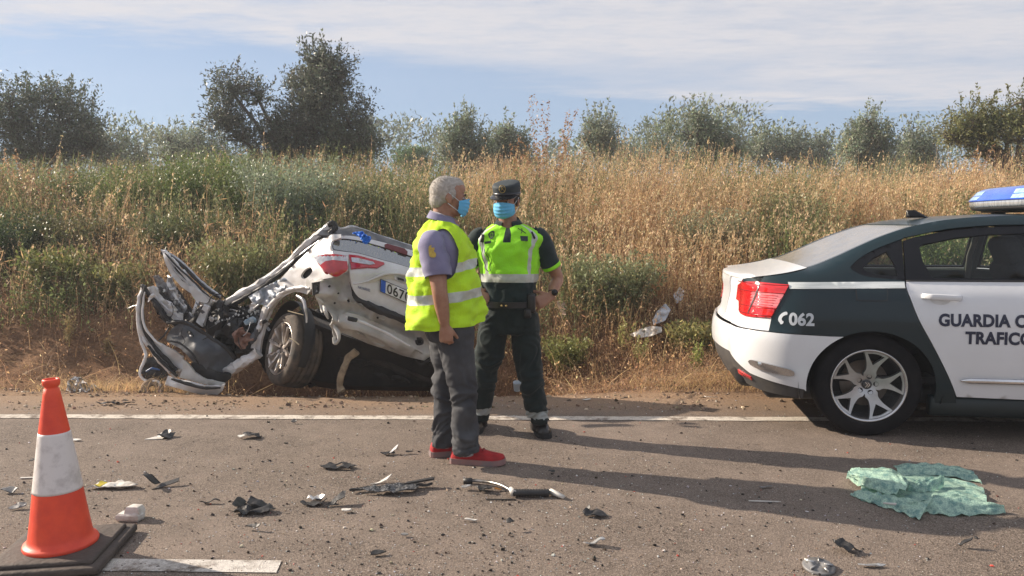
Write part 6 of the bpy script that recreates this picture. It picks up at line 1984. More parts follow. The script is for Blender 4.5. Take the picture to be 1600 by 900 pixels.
def stalks(base, h, lean, w, az, segs=(0, .38, .72, 1.0), curve=2.0):
    """bent ribbons; base (n,3) h (n) lean (n,2) w (n) az (n)"""
    def at(t): return base + np.concatenate([lean * (h * t ** curve)[:, None], (h * t)[:, None]], 1) if np.isscalar(t) else None
    s = np.stack([np.cos(az), np.sin(az), np.zeros_like(az)], 1)
    Q = []
    for i in range(len(segs) - 1):
        p0 = at(segs[i]); p1 = at(segs[i + 1])
        w0 = (w * (1 - .75 * segs[i]))[:, None]; w1 = (w * (1 - .75 * segs[i + 1]))[:, None]
        Q.append(np.stack([p0 - s * w0, p0 + s * w0, p1 + s * w1, p1 - s * w1], 1))
    return Q
def spikelets(base, h, lean, k, rng, size, spread, t0=.55, curve=2.0, droop=.6, wr=.23):
    n = len(base)
    Q = []
    for j in range(k):
        t = rng.uniform(t0, 1.0, n)
        p = base + np.concatenate([lean * (h * t ** curve)[:, None], (h * t)[:, None]], 1)
        a = rng.uniform(0, 2 * PI, n); r = rng.uniform(.2, 1, n) * spread * (1.25 - t)
        p = p + np.stack([np.cos(a) * r, np.sin(a) * r, rng.uniform(-.01, .02, n)], 1)
        d = rng.normal(0, .5, (n, 3)); d[:, 2] -= droop; d /= np.linalg.norm(d, axis=1)[:, None]
        s = np.cross(d, rng.normal(0, 1, (n, 3))); s /= (np.linalg.norm(s, axis=1)[:, None] + 1e-9)
        l = (size * rng.uniform(.6, 1.3, n))[:, None]; w = l * wr
        Q.append(np.stack([p, p + d * l * .45 + s * w, p + d * l, p + d * l * .45 - s * w], 1))
    return Q
def vary(c, n, rng, amt=.22):
    c = np.asarray(c, float)
    if c.ndim == 1: c = np.repeat(c[None], n, 0)
    return np.clip(c * (1 + rng.normal(0, amt, (n, 1))) * (1 + rng.normal(0, .05, (n, 3))), 0.004, .95)

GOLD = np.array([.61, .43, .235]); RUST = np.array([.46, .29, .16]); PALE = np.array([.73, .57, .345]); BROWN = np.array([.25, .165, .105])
GREEN = np.array([.135, .17, .055]); GGREY = np.array([.22, .25, .15]); OLIVE = np.array([.26, .25, .10])

def px_of(x, y):     # picture column of a ground point (for zoning the field only by place)
    return x / y

def build_field():
    rng = np.random.default_rng(11)
    Qs = []; Cs = []
    def put(q, c): Qs.append(q); Cs.append(c)
    def scatter(n, y0, y1, dens=None):
        y = rng.uniform(y0, y1, n); x = rng.uniform(-1, 1, n) * (.70 * y + 1.2)
        if dens is not None:
            k = rng.uniform(0, 1, n) < dens(x, y); x, y = x[k], y[k]
        return x, y
    def zone(x, y):
        """green share: tall green weeds in drifts, mostly on the left and in a few patches right"""
        g = hash_noise(x, y, .55, 21) * .6 + hash_noise(x, y, 1.6, 22) * .4
        left = 1 / (1 + np.exp((x / y + .17) * 14))
        return np.clip((g - .47 + .30 * left) * 4.5, 0, 1)
    # tall oats and weeds
    n = 47000
    x, y = scatter(n, 8.0, 15.5, lambda x, y: np.clip(-.12 + 1.5 * (hash_noise(x, y, 1.3, 31) * .55 + hash_noise(x, y, 3.6, 32) * .45), .06, 1) * np.clip((y - 7.9) / .9 + .15, 0, 1))
    n = len(x)
    z = ht(x, y) - .02
    g = zone(x, y)
    isg = rng.uniform(0, 1, n) < g * .8
    hh = np.interp(y, [8.0, 8.8, 10, 12, 15.5], [.38, .60, .78, .95, 1.05]) * rng.uniform(.55, 1.18, n) * (.72 + .5 * hash_noise(x, y, .9, 33))
    lean = rng.normal(0, .16, (n, 2)) + np.array([.06, 0])
    w = rng.uniform(.0018, .0045, n) * np.interp(y, [8, 15], [1, 1.7]); az = rng.uniform(0, PI, n)
    base = np.stack([x, y, z], 1)
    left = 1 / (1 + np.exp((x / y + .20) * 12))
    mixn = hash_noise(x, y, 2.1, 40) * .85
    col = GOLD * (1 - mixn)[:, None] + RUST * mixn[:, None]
    col = col * (1 - .5 * left)[:, None] + BROWN * (.5 * left)[:, None]  # brown mixed in on the left puts the bank's shade into the colour
    gc = GREEN * (1 - hash_noise(x, y, 1.0, 41))[:, None] + (GGREY * .6 + OLIVE * .4) * hash_noise(x, y, 1.0, 41)[:, None]
    col = np.where(isg[:, None], gc, col)
    col = vary(col, n, rng)
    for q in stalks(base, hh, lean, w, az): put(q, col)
    dry = ~isg
    for q in spikelets(base[dry], hh[dry], lean[dry], 6, rng, .030, .05, t0=.60, wr=.17): put(q, vary((PALE * (.62 + .3 * mixn[dry])[:, None] + .25 * col[dry]) * (1 - .38 * left[dry])[:, None], dry.sum(), rng, .3))  # pale heads darkened on the left, like the stalks
    for q in spikelets(base[isg], hh[isg], lean[isg], 8, rng, .04, .06, t0=.25, droop=-.5): put(q, vary(gc[isg], isg.sum(), rng, .25))
    # dry leaves along the lower half of the stalks
    for q in spikelets(base[dry], hh[dry], lean[dry], 3, rng, .09, .03, t0=.05, droop=-.2, wr=.055): put(q, vary(RUST * .9, dry.sum(), rng, .3))
    # stout oats with heavy nodding heads that stand out one by one
    for (n, y0, y1, hm, pc) in ((2400, 8.3, 11.0, .90, .80), (1300, 10.4, 13.2, 1.12, .80), (260, 10.8, 12.6, 1.40, .75)):
        x, y = scatter(n, y0, y1, lambda x, y: np.clip(hash_noise(x, y, 1.1, 37) * 2 - .35, .1, 1) * np.where(x / y < -.12, .3, 1))
        n = len(x); base = np.stack([x, y, ht(x, y) - .02], 1); hh = hm * rng.uniform(.62, 1.08, n); lean = rng.normal(0, .17, (n, 2)) + np.array([.08, 0])
        c = vary(GOLD * .95, n, rng, .2)
        for q in stalks(base, hh, lean, rng.uniform(.003, .0055, n), rng.uniform(0, PI, n)): put(q, c)
        for q in spikelets(base, hh, lean, 12, rng, .042, .085, t0=.70, wr=.2, droop=1.0): put(q, vary(PALE * pc, n, rng, .2))
    # fallen stems lying over the bank
    x, y = scatter(5200, 6.7, 9.0, lambda x, y: np.clip(.25 + hash_noise(x, y, 1.8, 52), 0, 1) * np.where(x / y < -.28, .4, 1) * np.where((np.abs(x + .95) < 1.35) & (y < 7.6), 0, 1))
    n = len(x); base = np.stack([x, y, ht(x, y) + rng.uniform(.0, .10, n)], 1); hh = rng.uniform(.04, .16, n); lean = rng.normal(0, 2.2, (n, 2))
    fc = np.where(rng.uniform(0, 1, (n, 1)) < .5, GOLD[None], BROWN[None] * 1.2)
    for q in stalks(base, hh, lean, rng.uniform(.002, .0055, n), rng.uniform(0, PI, n), curve=1.2): put(q, vary(fc, n, rng, .3))
    # low tangle on the bank, thicker to the right
    def litter_d(x, y): return np.clip(.35 + .75 * hash_noise(x, y, 2.2, 51) + .25 * np.tanh(x), 0, 1) * np.where(x / y < -.28, .16, .8)
    for (n, y0, y1, h0, l0, cc, ww) in ((26000, 6.62, 8.9, .10, 1.1, BROWN * 1.2, .0022), (15000, 6.75, 8.8, .14, 1.1, RUST * .8, .0024), (9000, 7.2, 9.2, .30, .5, RUST * .85, .0022), (5000, 7.4, 9.2, .36, .35, GOLD, .0022)):
        x, y = scatter(n, y0, y1, litter_d)
        # keep clear below the wreck
        k = ~((np.abs(x + .95) < 1.35) & (y < 7.6)); x, y = x[k], y[k]
        n = len(x)
        base = np.stack([x, y, ht(x, y) - .005], 1)
        lean = rng.normal(0, l0, (n, 2)); hh = h0 * rng.uniform(.25, 1.25, n)
        c = vary(cc, n, rng, .35)
        for q in stalks(base, hh, lean, np.full(n, ww) * rng.uniform(.6, 1.3, n), rng.uniform(0, PI, n)): put(q, c)
        for q in spikelets(base, hh, lean, 2, rng, .03, .06, t0=.1): put(q, vary(cc * 1.15, n, rng, .35))
    # bleached straw fringe along the edge of the shoulder
    x, y = scatter(15000, 6.48, 7.1, lambda x, y: np.clip(hash_noise(x, y * 0, 1.1, 61) * 2.2 - .45, 0, 1) * np.where(x < -2.7, .8, 1) * np.where(np.abs(x + 1.3) < 1.5, 0, 1))
    n = len(x); base = np.stack([x, y, ht(x, y) - .004], 1); lean = rng.normal(0, .9, (n, 2)) + np.array([.2, -.4]); hh = rng.uniform(.04, .17, n)
    for q in stalks(base, hh, lean, rng.uniform(.001, .0024, n), rng.uniform(0, PI, n)): put(q, vary(np.array([.56, .40, .22]), n, rng, .25))
    # distant field
    x, y = scatter(9000, 15.5, 34)
    n = len(x); base = np.stack([x, y, ht(x, y)], 1); lean = rng.normal(0, .16, (n, 2)); hh = rng.uniform(.6, 1.1, n)
    c = vary(GOLD * .95, n, rng)
    for q in stalks(base, hh, lean, rng.uniform(.004, .009, n), rng.uniform(0, PI, n), segs=(0, .5, 1)): put(q, c)
    for q in spikelets(base, hh, lean, 5, rng, .05, .10): put(q, vary(PALE * .85, n, rng))
    Q = np.concatenate(Qs); C = np.concatenate(Cs)
    o = quad_mesh("dry_grass", Q, C, STRAW)
    tag(o, "golden dry oat grass and weeds covering the roadside bank", "grass", kind='stuff')
    return o
build_field()

def shrub(name, label, x, y, w, h, col, stems=260, leaf=.035, leaves=14, lw=.24, cone=.5, seed=1, group=None, cat="shrub", stemcol=None, tips=None, droop=-.5, t0=.25):
    rng = np.random.default_rng(seed)
    z0 = float(ht(x, y)) - .03
    n = stems
    r = np.sqrt(rng.uniform(0, 1, n)) * w * .28; a = rng.uniform(0, 2 * PI, n)
    base = np.stack([x + r * np.cos(a), y + r * np.sin(a) * .8, np.full(n, z0)], 1)
    rr = rng.uniform(0, 1, n) ** .7 * cone
    lean = np.stack([np.cos(a) * rr, np.sin(a) * rr], 1) + rng.normal(0, .08, (n, 2))
    hh = h * rng.uniform(.55, 1.05, n) * (1 - .35 * rr ** 2)
    sc_ = stemcol if stemcol is not None else np.asarray(col) * .8
    t = thing(name, label, cat, (x, y, z0), group=group)
    Q = stalks(base, hh, lean, rng.uniform(.002, .004, n), rng.uniform(0, PI, n), curve=1.5)
    quad_mesh("stems", np.concatenate(Q), np.concatenate([vary(sc_, n, rng)] * len(Q)), STRAW, t, (x, y, z0))
    Q = []; C = []
    d0 = rng.normal(0, 1, 3)
    for q in spikelets(base, hh, lean, leaves, rng, leaf, .05 + w * .05, t0=t0, curve=1.5, droop=droop):
        if lw != .23:
            c = q.mean(1, keepdims=True)
        Q.append(q); C.append(vary(col, n, rng, .24))
    quad_mesh("leaves", np.concatenate(Q), np.concatenate(C), LEAFM, t, (x, y, z0))
    if tips is not None:
        Q = spikelets(base, hh * 1.04, lean, 5, rng, .018, .03, t0=.86, curve=1.5, droop=-.2)
        quad_mesh("flower_heads", np.concatenate(Q), np.concatenate([vary(tips, n, rng, .2)] * 5), STRAW, t, (x, y, z0))
    return t

def at_px(px, y): return (px - 800) / CAM_F * y / 1.0 * (math.cos(CAM_T) + .02)
SH = [
    # name, label, px, Y, w, h, colour, stems, leaf, leaves, cone, extras
    ("broom_bush", "dark green broom bush at the left edge of the picture, low on the bank", 22, 9.6, 1.1, .85, (.055, .085, .035), 420, .04, 16, .55, {}),
    ("weed_clump", "bright green grassy clump above the earth bank behind the traffic cone", 100, 8.9, .8, .62, (.20, .22, .07), 520, .06, 8, .55, {}),
    ("weed_clump", "yellow green tuft just left of the wreck's torn door frames", 190, 8.8, .7, .50, (.26, .26, .10), 340, .06, 8, .6, {}),
    ("tall_weed", "tall green leafy weeds with upright tips between the two big olive trees", 240, 11.6, 1.3, 1.10, (.15, .19, .06), 360, .045, 22, .35, {}),
    ("tall_weed", "lush green weeds at the foot of the two crowned olive tree", 330, 11.2, 1.4, 1.15, (.135, .18, .055), 420, .045, 22, .35, {}),
    ("tall_weed", "green weeds nearest the silvery bush, left of it", 395, 10.8, 1.0, 1.15, (.16, .20, .07), 320, .045, 20, .35, {}),
    ("silver_bush", "large silvery green feathery bush above the wreck's roof rail", 462, 10.4, 1.3, 1.20, (.25, .30, .20), 700, .05, 16, .45, {"stemcol": (.3, .34, .24)}),
    ("tall_weed", "grey green weeds at the skyline just left of the silvery bush", 365, 12.4, 1.5, 1.2, (.19, .23, .12), 420, .05, 20, .4, {}),
    ("tall_weed", "olive coloured weeds in front of the hazy low olive tree", 160, 12.2, 1.7, .95, (.17, .20, .08), 420, .05, 20, .45, {}),
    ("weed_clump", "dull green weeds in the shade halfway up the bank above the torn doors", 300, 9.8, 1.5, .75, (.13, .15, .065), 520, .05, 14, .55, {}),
    ("weed_clump", "brownish green weeds halfway up the bank near the left edge", 130, 10.0, 1.6, .65, (.16, .15, .07), 460, .05, 12, .55, {}),
    ("weed_clump", "pale green feathery clump right behind the wreck's torn middle", 372, 8.7, .8, .78, (.24, .25, .11), 420, .05, 12, .5, {}),
    ("weed_clump", "greyish green bush just above the wreck's roof, by the man's shoulder", 585, 10.6, 1.0, .85, (.22, .235, .13), 360, .05, 12, .5, {}),
    ("fennel_bush", "soft green feathery bush on the bank to the right of the officer's elbow", 955, 8.6, 1.1, .74, (.22, .24, .12), 620, .05, 12, .6, {"stemcol": (.27, .28, .16)}),
    ("weed_clump", "small green clump at the officer's hip height on the bank", 885, 7.9, .5, .36, (.25, .26, .09), 260, .035, 10, .6, {}),
    ("weed_clump", "pale grey green clump on the slope above the scattered white panels", 1105, 9.9, 1.2, .70, (.27, .27, .16), 420, .05, 12, .55, {}),
    ("weed_clump", "green tinged clump in the oats above the patrol car's boot", 1220, 10.6, 1.2, .75, (.28, .27, .14), 420, .05, 12, .5, {}),
    ("weed_clump", "greenish clump seen just above the patrol car's roof aerial", 1455, 10.6, 1.2, .80, (.27, .27, .13), 420, .05, 12, .5, {}),
    ("weed_clump", "low yellow green grass beside the white panels near the car's bumper", 1085, 7.9, .7, .32, (.30, .28, .11), 320, .05, 8, .6, {}),
    ("weed_clump", "dense green bush seen through the patrol car's rear door window", 1480, 9.0, 1.3, .80, (.13, .17, .055), 520, .05, 18, .5, {}),
]
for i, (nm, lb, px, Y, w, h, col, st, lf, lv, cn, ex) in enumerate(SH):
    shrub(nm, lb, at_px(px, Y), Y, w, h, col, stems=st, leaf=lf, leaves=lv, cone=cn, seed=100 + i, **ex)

# tall rust coloured dock stalks standing above the oats, and small stalks on the bank
DK = [("tall rusty dock plant standing out against the sky right of the officer's cap", 850, 12.0, 1.85, .55, 16),
      ("slim rusty dock plant directly above the officer's cap", 800, 12.2, 1.45, .3, 9),
      ("short rusty dock plant over the oats, right of the tall one", 900, 12.4, 1.35, .4, 9),
      ("rusty dock plant at the far left above the dry weeds", 45, 11.8, 1.25, .6, 14),
      ("second rusty dock plant from the left edge, beside the leaning stalks", 95, 11.4, 1.15, .6, 12),
      ("rusty dock plant in front of the rightmost big tree", 1483, 13.0, 1.35, .35, 8)]
for i, (lb, px, Y, h, w, st) in enumerate(DK):
    shrub("dock_plant", lb, at_px(px, Y), Y, w, h, (.36, .22, .12), stems=st, leaf=.046, leaves=64, cone=.38, seed=200 + i, cat="dry plant", stemcol=(.30, .16, .09), t0=.45, droop=.1, group="rusty dock plants")
for i, (lb, px, Y, h, c) in enumerate([("single upright mullein stalk left of the white panels", 975, 8.0, .48, (.42, .40, .16)),
        ("short green stalk just right of the mullein stalk", 1000, 7.8, .30, (.30, .32, .12)), ("thin green stalk close to the patrol car's bumper", 1084, 7.3, .30, (.28, .32, .10)),
        ("branched dry thistle on the earth bank behind the cone", 112, 7.9, .36, (.32, .25, .12)), ("leafless dry twig plant on the earth bank left of the wreck", 170, 7.8, .30, (.26, .19, .10))]):
    shrub("stalk_plant", lb, at_px(px, Y), Y, .12, h, c, stems=7, leaf=.03, leaves=40, cone=.22, seed=300 + i, cat="dry plant", t0=.3)

# ---- trees
BARK = mat("olive bark", (0.075, 0.062, 0.052), .95, c2=(0.13, 0.11, 0.095), scale=8, bump=.6, bscale=20, stretch=(1, 1, .3))
def tree(name, label, Y, trunk, lobes, leafcol, n_clusters, leaves=22, leaf=.065, group=None, seed=1, up=.35, thr=.36, depth=.8, lcol2=None, cat="tree", trunk_r=.16, shoots=40):
    """trunk: px of the foot; lobes: (px, py, rx, ry, weight) crown masses in the picture at distance Y, with real depth"""
    rng = np.random.default_rng(seed)
    foot = Vector((at_px(trunk, Y), Y, float(ht(at_px(trunk, Y), Y)) - .1))
    t = thing(name, label, cat, foot, group=group)
    o = np.array(foot)
    L3 = []
    for l in lobes:
        c = P(l[0], l[1], Y); s = Y / CAM_F
        L3.append((np.array(c) + np.array([0, rng.uniform(-.3, .3) * depth, 0]), np.array([l[2] * s, max(l[2], l[3]) * s * depth, l[3] * s]), l[4] if len(l) > 4 else 1.0))
    wsum = np.array([a[1][0] * a[1][2] * a[2] for a in L3]); wsum = wsum / wsum.sum()
    # limbs
    mb = MB()
    top0 = min(L3, key=lambda a: abs(a[0][0] - foot.x))[0]
    fork = foot.lerp(Vector(top0), .38); fork.z = max(foot.z + .25, min(fork.z, foot.z + 1.6))
    mid = foot.lerp(fork, .5) + Vector((rng.uniform(-.1, .1), 0, 0))
    mb.tube(cv(tuple(foot), tuple(mid), tuple(fork), n=4), [trunk_r * 1.1] + [trunk_r * .85] * 3 + [trunk_r * .75] * 3 + [trunk_r * .6] * 2, 10)
    mb.build("trunk", BARK, t, True)
    lb = MB()
    ends = []
    for c, r, w in L3:
        cc = Vector(c) + Vector((0, 0, -r[2] * .2))
        m1 = fork.lerp(cc, .5) + Vector((rng.uniform(-.15, .15), rng.uniform(-.1, .1), rng.uniform(0, .25)))
        path = cv(tuple(fork), tuple(m1), tuple(cc), n=4)
        lb.tube(path, list(np.linspace(trunk_r * .36, trunk_r * .16, len(path))), 7)
        for k in range(7):
            d = rng.normal(0, 1, 3); d[2] = abs(d[2]) * .8 + .1; d /= np.linalg.norm(d)
            e = Vector(np.array(cc) + d * r * .85)
            mm = cc.lerp(e, .5) + Vector(rng.normal(0, .08, 3))
            p2 = cv(tuple(cc), tuple(mm), tuple(e), n=3)
            lb.tube(p2, list(np.linspace(trunk_r * .18, trunk_r * .05, len(p2))), 5)
    lb.build("limbs", BARK, t, True)
    # clusters of leaves
    K = n_clusters
    li = rng.choice(len(L3), K, p=wsum)
    C0 = np.array([a[0] for a in L3])[li]; R0 = np.array([a[1] for a in L3])[li]
    d = rng.normal(0, 1, (K, 3)); d /= np.linalg.norm(d, axis=1)[:, None]
    rad = rng.uniform(0, 1, K) ** (1 / 2.2)
    # lumpy surface with hollows
    lump = 1 + .36 * np.sin(d[:, 0] * 7 + li) * np.cos(d[:, 2] * 6 + li * 2) + rng.normal(0, .10, K)
    cen = C0 + d * R0 * (rad * lump)[:, None]
    keep = hash_noise(cen[:, 0] * 1.0 + cen[:, 1], cen[:, 2], 2.4, seed) > thr
    cen = cen[keep]; d = d[keep]; K = len(cen)
    base_c = np.array(leafcol); c2 = np.array(lcol2 if lcol2 is not None else leafcol) 
    f = hash_noise(cen[:, 0], cen[:, 2] + cen[:, 1], 1.4, seed + 5)
    ccol = base_c * (1 - f)[:, None] + c2 * f[:, None]
    ccol = vary(ccol, K, rng, .18)
    n = K * leaves
    tw = d * .5 + rng.normal(0, .5, (K, 3)) + np.array([0, 0, up]); tw /= np.linalg.norm(tw, axis=1)[:, None]
    s = np.repeat(cen, leaves, 0) + np.repeat(tw, leaves, 0) * rng.uniform(-.16, .2, (n, 1)) * (leaf / .065) + rng.normal(0, .045, (n, 3)) * (leaf / .065)
    ld = np.repeat(tw, leaves, 0) * .7 + rng.normal(0, .55, (n, 3)); ld /= np.linalg.norm(ld, axis=1)[:, None]
    sd = np.cross(ld, rng.normal(0, 1, (n, 3))); sd /= np.linalg.norm(sd, axis=1)[:, None]
    l = (leaf * rng.uniform(.6, 1.25, n))[:, None]
    Q = [np.stack([s, s + ld * l * .5 + sd * l * .17, s + ld * l, s + ld * l * .5 - sd * l * .17], 1)]
    Cc = [vary(np.repeat(ccol, leaves, 0), n, rng, .2)]
    # upright shoots that fray the outline
    if shoots:
        ks = rng.choice(len(L3), shoots, p=wsum)
        a = rng.uniform(0, 2 * PI, shoots); rr = rng.uniform(.2, .95, shoots)
        Cs_ = np.array([q[0] for q in L3])[ks]; Rs = np.array([q[1] for q in L3])[ks]
        b0 = Cs_ + np.stack([np.cos(a) * rr * Rs[:, 0], np.sin(a) * rr * Rs[:, 1], np.sqrt(1 - rr ** 2) * Rs[:, 2] * .85], 1)
        hh = rng.uniform(.2, .55, shoots) * (Y / 18); lean = np.stack([np.cos(a), np.sin(a)], 1) * rng.uniform(0, .5, shoots)[:, None]
        Q += stalks(b0, hh, lean, np.full(shoots, .004), a); Cc += [vary((.16, .15, .10), shoots, rng)] * 3
        q2 = spikelets(b0, hh, lean, 22, rng, leaf, .05, t0=.0, droop=-.7)
        Q += q2; Cc += [vary(base_c * .5 + c2 * .5, shoots, rng, .2) for _ in q2]
    quad_mesh("crown", np.concatenate(Q), np.concatenate(Cc), LEAFM, t, o)
    return t

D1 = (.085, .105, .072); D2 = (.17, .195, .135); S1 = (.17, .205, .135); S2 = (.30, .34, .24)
tree("olive_tree", "big dark olive tree cut by the left edge of the picture", 16.5, 60,
     [(30, 205, 60, 45), (85, 185, 62, 50, 1.1), (25, 165, 50, 38, .7), (70, 150, 40, 28, .6), (125, 205, 38, 42), (145, 225, 22, 30), (60, 240, 70, 22, .8), (-40, 200, 50, 60), (100, 235, 60, 22, .9)], D1, 1900, 20, .075, seed=1, lcol2=D2, trunk_r=.11, shoots=70, thr=.24)
tree("olive_tree", "tallest olive tree, with a small left crown and a tall dark right crown", 16.0, 470,
     [(365, 140, 38, 28, .8), (350, 185, 28, 35, .9), (400, 150, 30, 22, .5), (385, 215, 28, 28, .9), (430, 190, 26, 20, .5), (480, 115, 38, 30, .9), (520, 120, 36, 38, 1.1), (500, 165, 52, 42, 1.2), (545, 190, 34, 40, 1.1), (470, 205, 42, 42, 1.1), (525, 230, 55, 38, 1.2), (572, 225, 26, 32, .9), (495, 95, 22, 18, .5), (440, 235, 35, 25, .8), (430, 215, 24, 22, .6), (400, 240, 30, 18, .5)],
     (.078, .090, .068), 2500, 24, .075, seed=2, lcol2=(.17, .19, .14), trunk_r=.17, shoots=90, thr=.30)
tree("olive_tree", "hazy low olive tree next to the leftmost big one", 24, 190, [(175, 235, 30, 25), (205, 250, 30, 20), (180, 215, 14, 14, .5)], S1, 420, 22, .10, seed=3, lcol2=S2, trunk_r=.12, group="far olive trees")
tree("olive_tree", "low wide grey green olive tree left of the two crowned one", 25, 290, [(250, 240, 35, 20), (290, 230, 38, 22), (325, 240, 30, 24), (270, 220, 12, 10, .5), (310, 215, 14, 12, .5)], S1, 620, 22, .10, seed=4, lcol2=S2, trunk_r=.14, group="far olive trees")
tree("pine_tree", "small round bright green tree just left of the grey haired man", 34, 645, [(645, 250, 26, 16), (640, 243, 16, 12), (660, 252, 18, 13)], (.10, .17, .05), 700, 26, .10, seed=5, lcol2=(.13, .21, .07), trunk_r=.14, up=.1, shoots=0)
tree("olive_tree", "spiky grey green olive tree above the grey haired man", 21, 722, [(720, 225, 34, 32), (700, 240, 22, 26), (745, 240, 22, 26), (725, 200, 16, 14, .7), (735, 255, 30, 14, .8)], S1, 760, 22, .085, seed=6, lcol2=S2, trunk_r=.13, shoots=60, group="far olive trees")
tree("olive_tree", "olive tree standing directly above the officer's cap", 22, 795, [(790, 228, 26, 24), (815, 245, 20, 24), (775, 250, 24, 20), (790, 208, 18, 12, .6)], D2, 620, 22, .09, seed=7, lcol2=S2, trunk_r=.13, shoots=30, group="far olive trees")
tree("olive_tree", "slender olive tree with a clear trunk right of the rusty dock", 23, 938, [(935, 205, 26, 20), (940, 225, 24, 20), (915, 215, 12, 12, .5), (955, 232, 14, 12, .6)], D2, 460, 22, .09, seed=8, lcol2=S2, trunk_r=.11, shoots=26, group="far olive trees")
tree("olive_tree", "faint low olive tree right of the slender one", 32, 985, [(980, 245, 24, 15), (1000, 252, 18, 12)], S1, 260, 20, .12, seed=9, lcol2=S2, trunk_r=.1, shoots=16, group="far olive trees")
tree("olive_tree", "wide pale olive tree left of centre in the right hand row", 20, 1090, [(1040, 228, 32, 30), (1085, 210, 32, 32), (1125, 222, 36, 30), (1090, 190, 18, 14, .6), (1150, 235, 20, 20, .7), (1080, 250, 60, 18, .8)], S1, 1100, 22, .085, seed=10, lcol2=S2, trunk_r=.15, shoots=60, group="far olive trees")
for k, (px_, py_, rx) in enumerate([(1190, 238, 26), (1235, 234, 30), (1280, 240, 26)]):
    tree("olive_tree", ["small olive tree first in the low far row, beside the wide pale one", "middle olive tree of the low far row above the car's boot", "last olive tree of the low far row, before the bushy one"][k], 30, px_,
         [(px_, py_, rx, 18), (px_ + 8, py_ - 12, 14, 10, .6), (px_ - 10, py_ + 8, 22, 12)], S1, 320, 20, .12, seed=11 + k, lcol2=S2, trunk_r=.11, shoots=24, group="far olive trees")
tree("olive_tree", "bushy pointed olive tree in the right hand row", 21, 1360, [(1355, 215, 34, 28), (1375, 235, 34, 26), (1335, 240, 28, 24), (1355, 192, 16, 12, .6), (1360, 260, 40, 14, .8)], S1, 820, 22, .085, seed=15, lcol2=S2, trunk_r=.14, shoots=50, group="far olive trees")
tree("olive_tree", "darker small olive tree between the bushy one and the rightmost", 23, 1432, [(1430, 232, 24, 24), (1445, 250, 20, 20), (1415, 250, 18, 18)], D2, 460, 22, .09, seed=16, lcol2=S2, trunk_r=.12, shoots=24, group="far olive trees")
tree("holm_oak", "large yellowish green tree filling the right edge of the picture", 15.5, 1560, [(1545, 185, 38, 26), (1590, 180, 40, 28), (1510, 205, 32, 24, .8), (1570, 215, 50, 28), (1600, 235, 50, 26), (1535, 240, 22, 20, .7), (1640, 200, 45, 45), (1490, 215, 16, 12, .4)], (.13, .14, .055), 1700, 24, .07, seed=17, lcol2=(.20, .20, .085), trunk_r=.2, shoots=70)

def build_scrub():
    rng = np.random.default_rng(99)
    n = 15000
    x = rng.uniform(-36, 36, n); y = rng.uniform(38, 44, n)
    top = 2.6 + 3.2 * hash_noise(x, x * 0, .35, 91) ** 1.3 + 1.0 * hash_noise(x, x * 0, 1.3, 92)
    z = 1.4 + rng.uniform(0, 1, n) ** .7 * top
    d = rng.normal(0, 1, (n, 3)); d[:, 2] = np.abs(d[:, 2]) + .3; d /= np.linalg.norm(d, axis=1)[:, None]
    s = np.cross(d, rng.normal(0, 1, (n, 3))); s /= np.linalg.norm(s, axis=1)[:, None]
    Q = []; C = []
    for j in range(4):
        p = np.stack([x, y, z], 1) + rng.normal(0, .22, (n, 3)); l = rng.uniform(.14, .34, n)[:, None]
        Q.append(np.stack([p, p + d * l * .5 + s * l * .2, p + d * l, p + d * l * .5 - s * l * .2], 1)); C.append(vary((.18, .215, .15), n, rng, .25))
    tag(quad_mesh("distant_scrub", np.concatenate(Q), np.concatenate(C), LEAFM), "low grey green scrub far behind the olive trees", "scrub", kind='stuff')
build_scrub()
# ------------------------------------------------------------------ debris
PL_BLK = mat("broken black plastic", (0.014, 0.014, 0.016), .5, c2=(0.035, 0.033, 0.032), scale=20, bump=.3, bscale=60)
PL_WHT = mat("broken white plastic", (0.62, 0.60, 0.56), .5, c2=(0.40, 0.36, 0.31), scale=18, contrast=(.45, .7), bump=.2, bscale=60)
PL_GRY = mat("broken grey plastic", (0.20, 0.20, 0.205), .5, c2=(0.11, 0.105, 0.10), scale=18, bump=.2, bscale=60)
PL_SLV = mat("torn bright metal", (0.60, 0.60, 0.60), .35, .7, c2=(0.3, 0.29, 0.28), scale=20, bump=.4, bscale=60)
PL_RED = mat("red lens splinter", (0.45, 0.03, 0.02), .3)
PL_ORG = mat("amber lens splinter", (0.55, 0.22, 0.03), .3)
CLEAR = glass("clear plastic splinter", (.75, .78, .80), .25, rough=.15, opac=.35, dirt=(.6, .6, .6))
def piece(parent, name, out, m, c, rot=0.0, bend=0.0, tilt=(0, 0), thick=.004, z0=.004, crum=0.0, seed=0, step=.02, z=None):
    """out: outline in metres (right, away); lies at ground point c"""
    cr, sr = math.cos(rot), math.sin(rot)
    def fn(a, b):
        h = z0 + thick + tilt[0] * a + tilt[1] * b + bend * (a * a) + crum * (noise.noise(Vector((a * 26 + seed, b * 26, seed))) + .5)
        if z: h += z(a, b)
        return Vector((c.x + a * cr - b * sr, c.y + a * sr + b * cr, max(h, .002 + thick) + c.z))
    return panel(name, out, fn, [m] if not isinstance(m, list) else m, parent, True, step=step, thick=thick)
def jag(w, d, n, seed, rough=.35):
    rs = random.Random(seed); o = []
    for k in range(n):
        a = 2 * PI * (k + rs.uniform(-.25, .25)) / n; r = 1 + rs.uniform(-rough, rough * .6)
        o.append((w / 2 * r * math.cos(a), d / 2 * r * math.sin(a)))
    return o
def item(name, label, cat, px, py, z=0.0, group=None):
    c = G(px, py, z)
    return thing(name, label, cat, (c.x, c.y, c.z), group=group), c

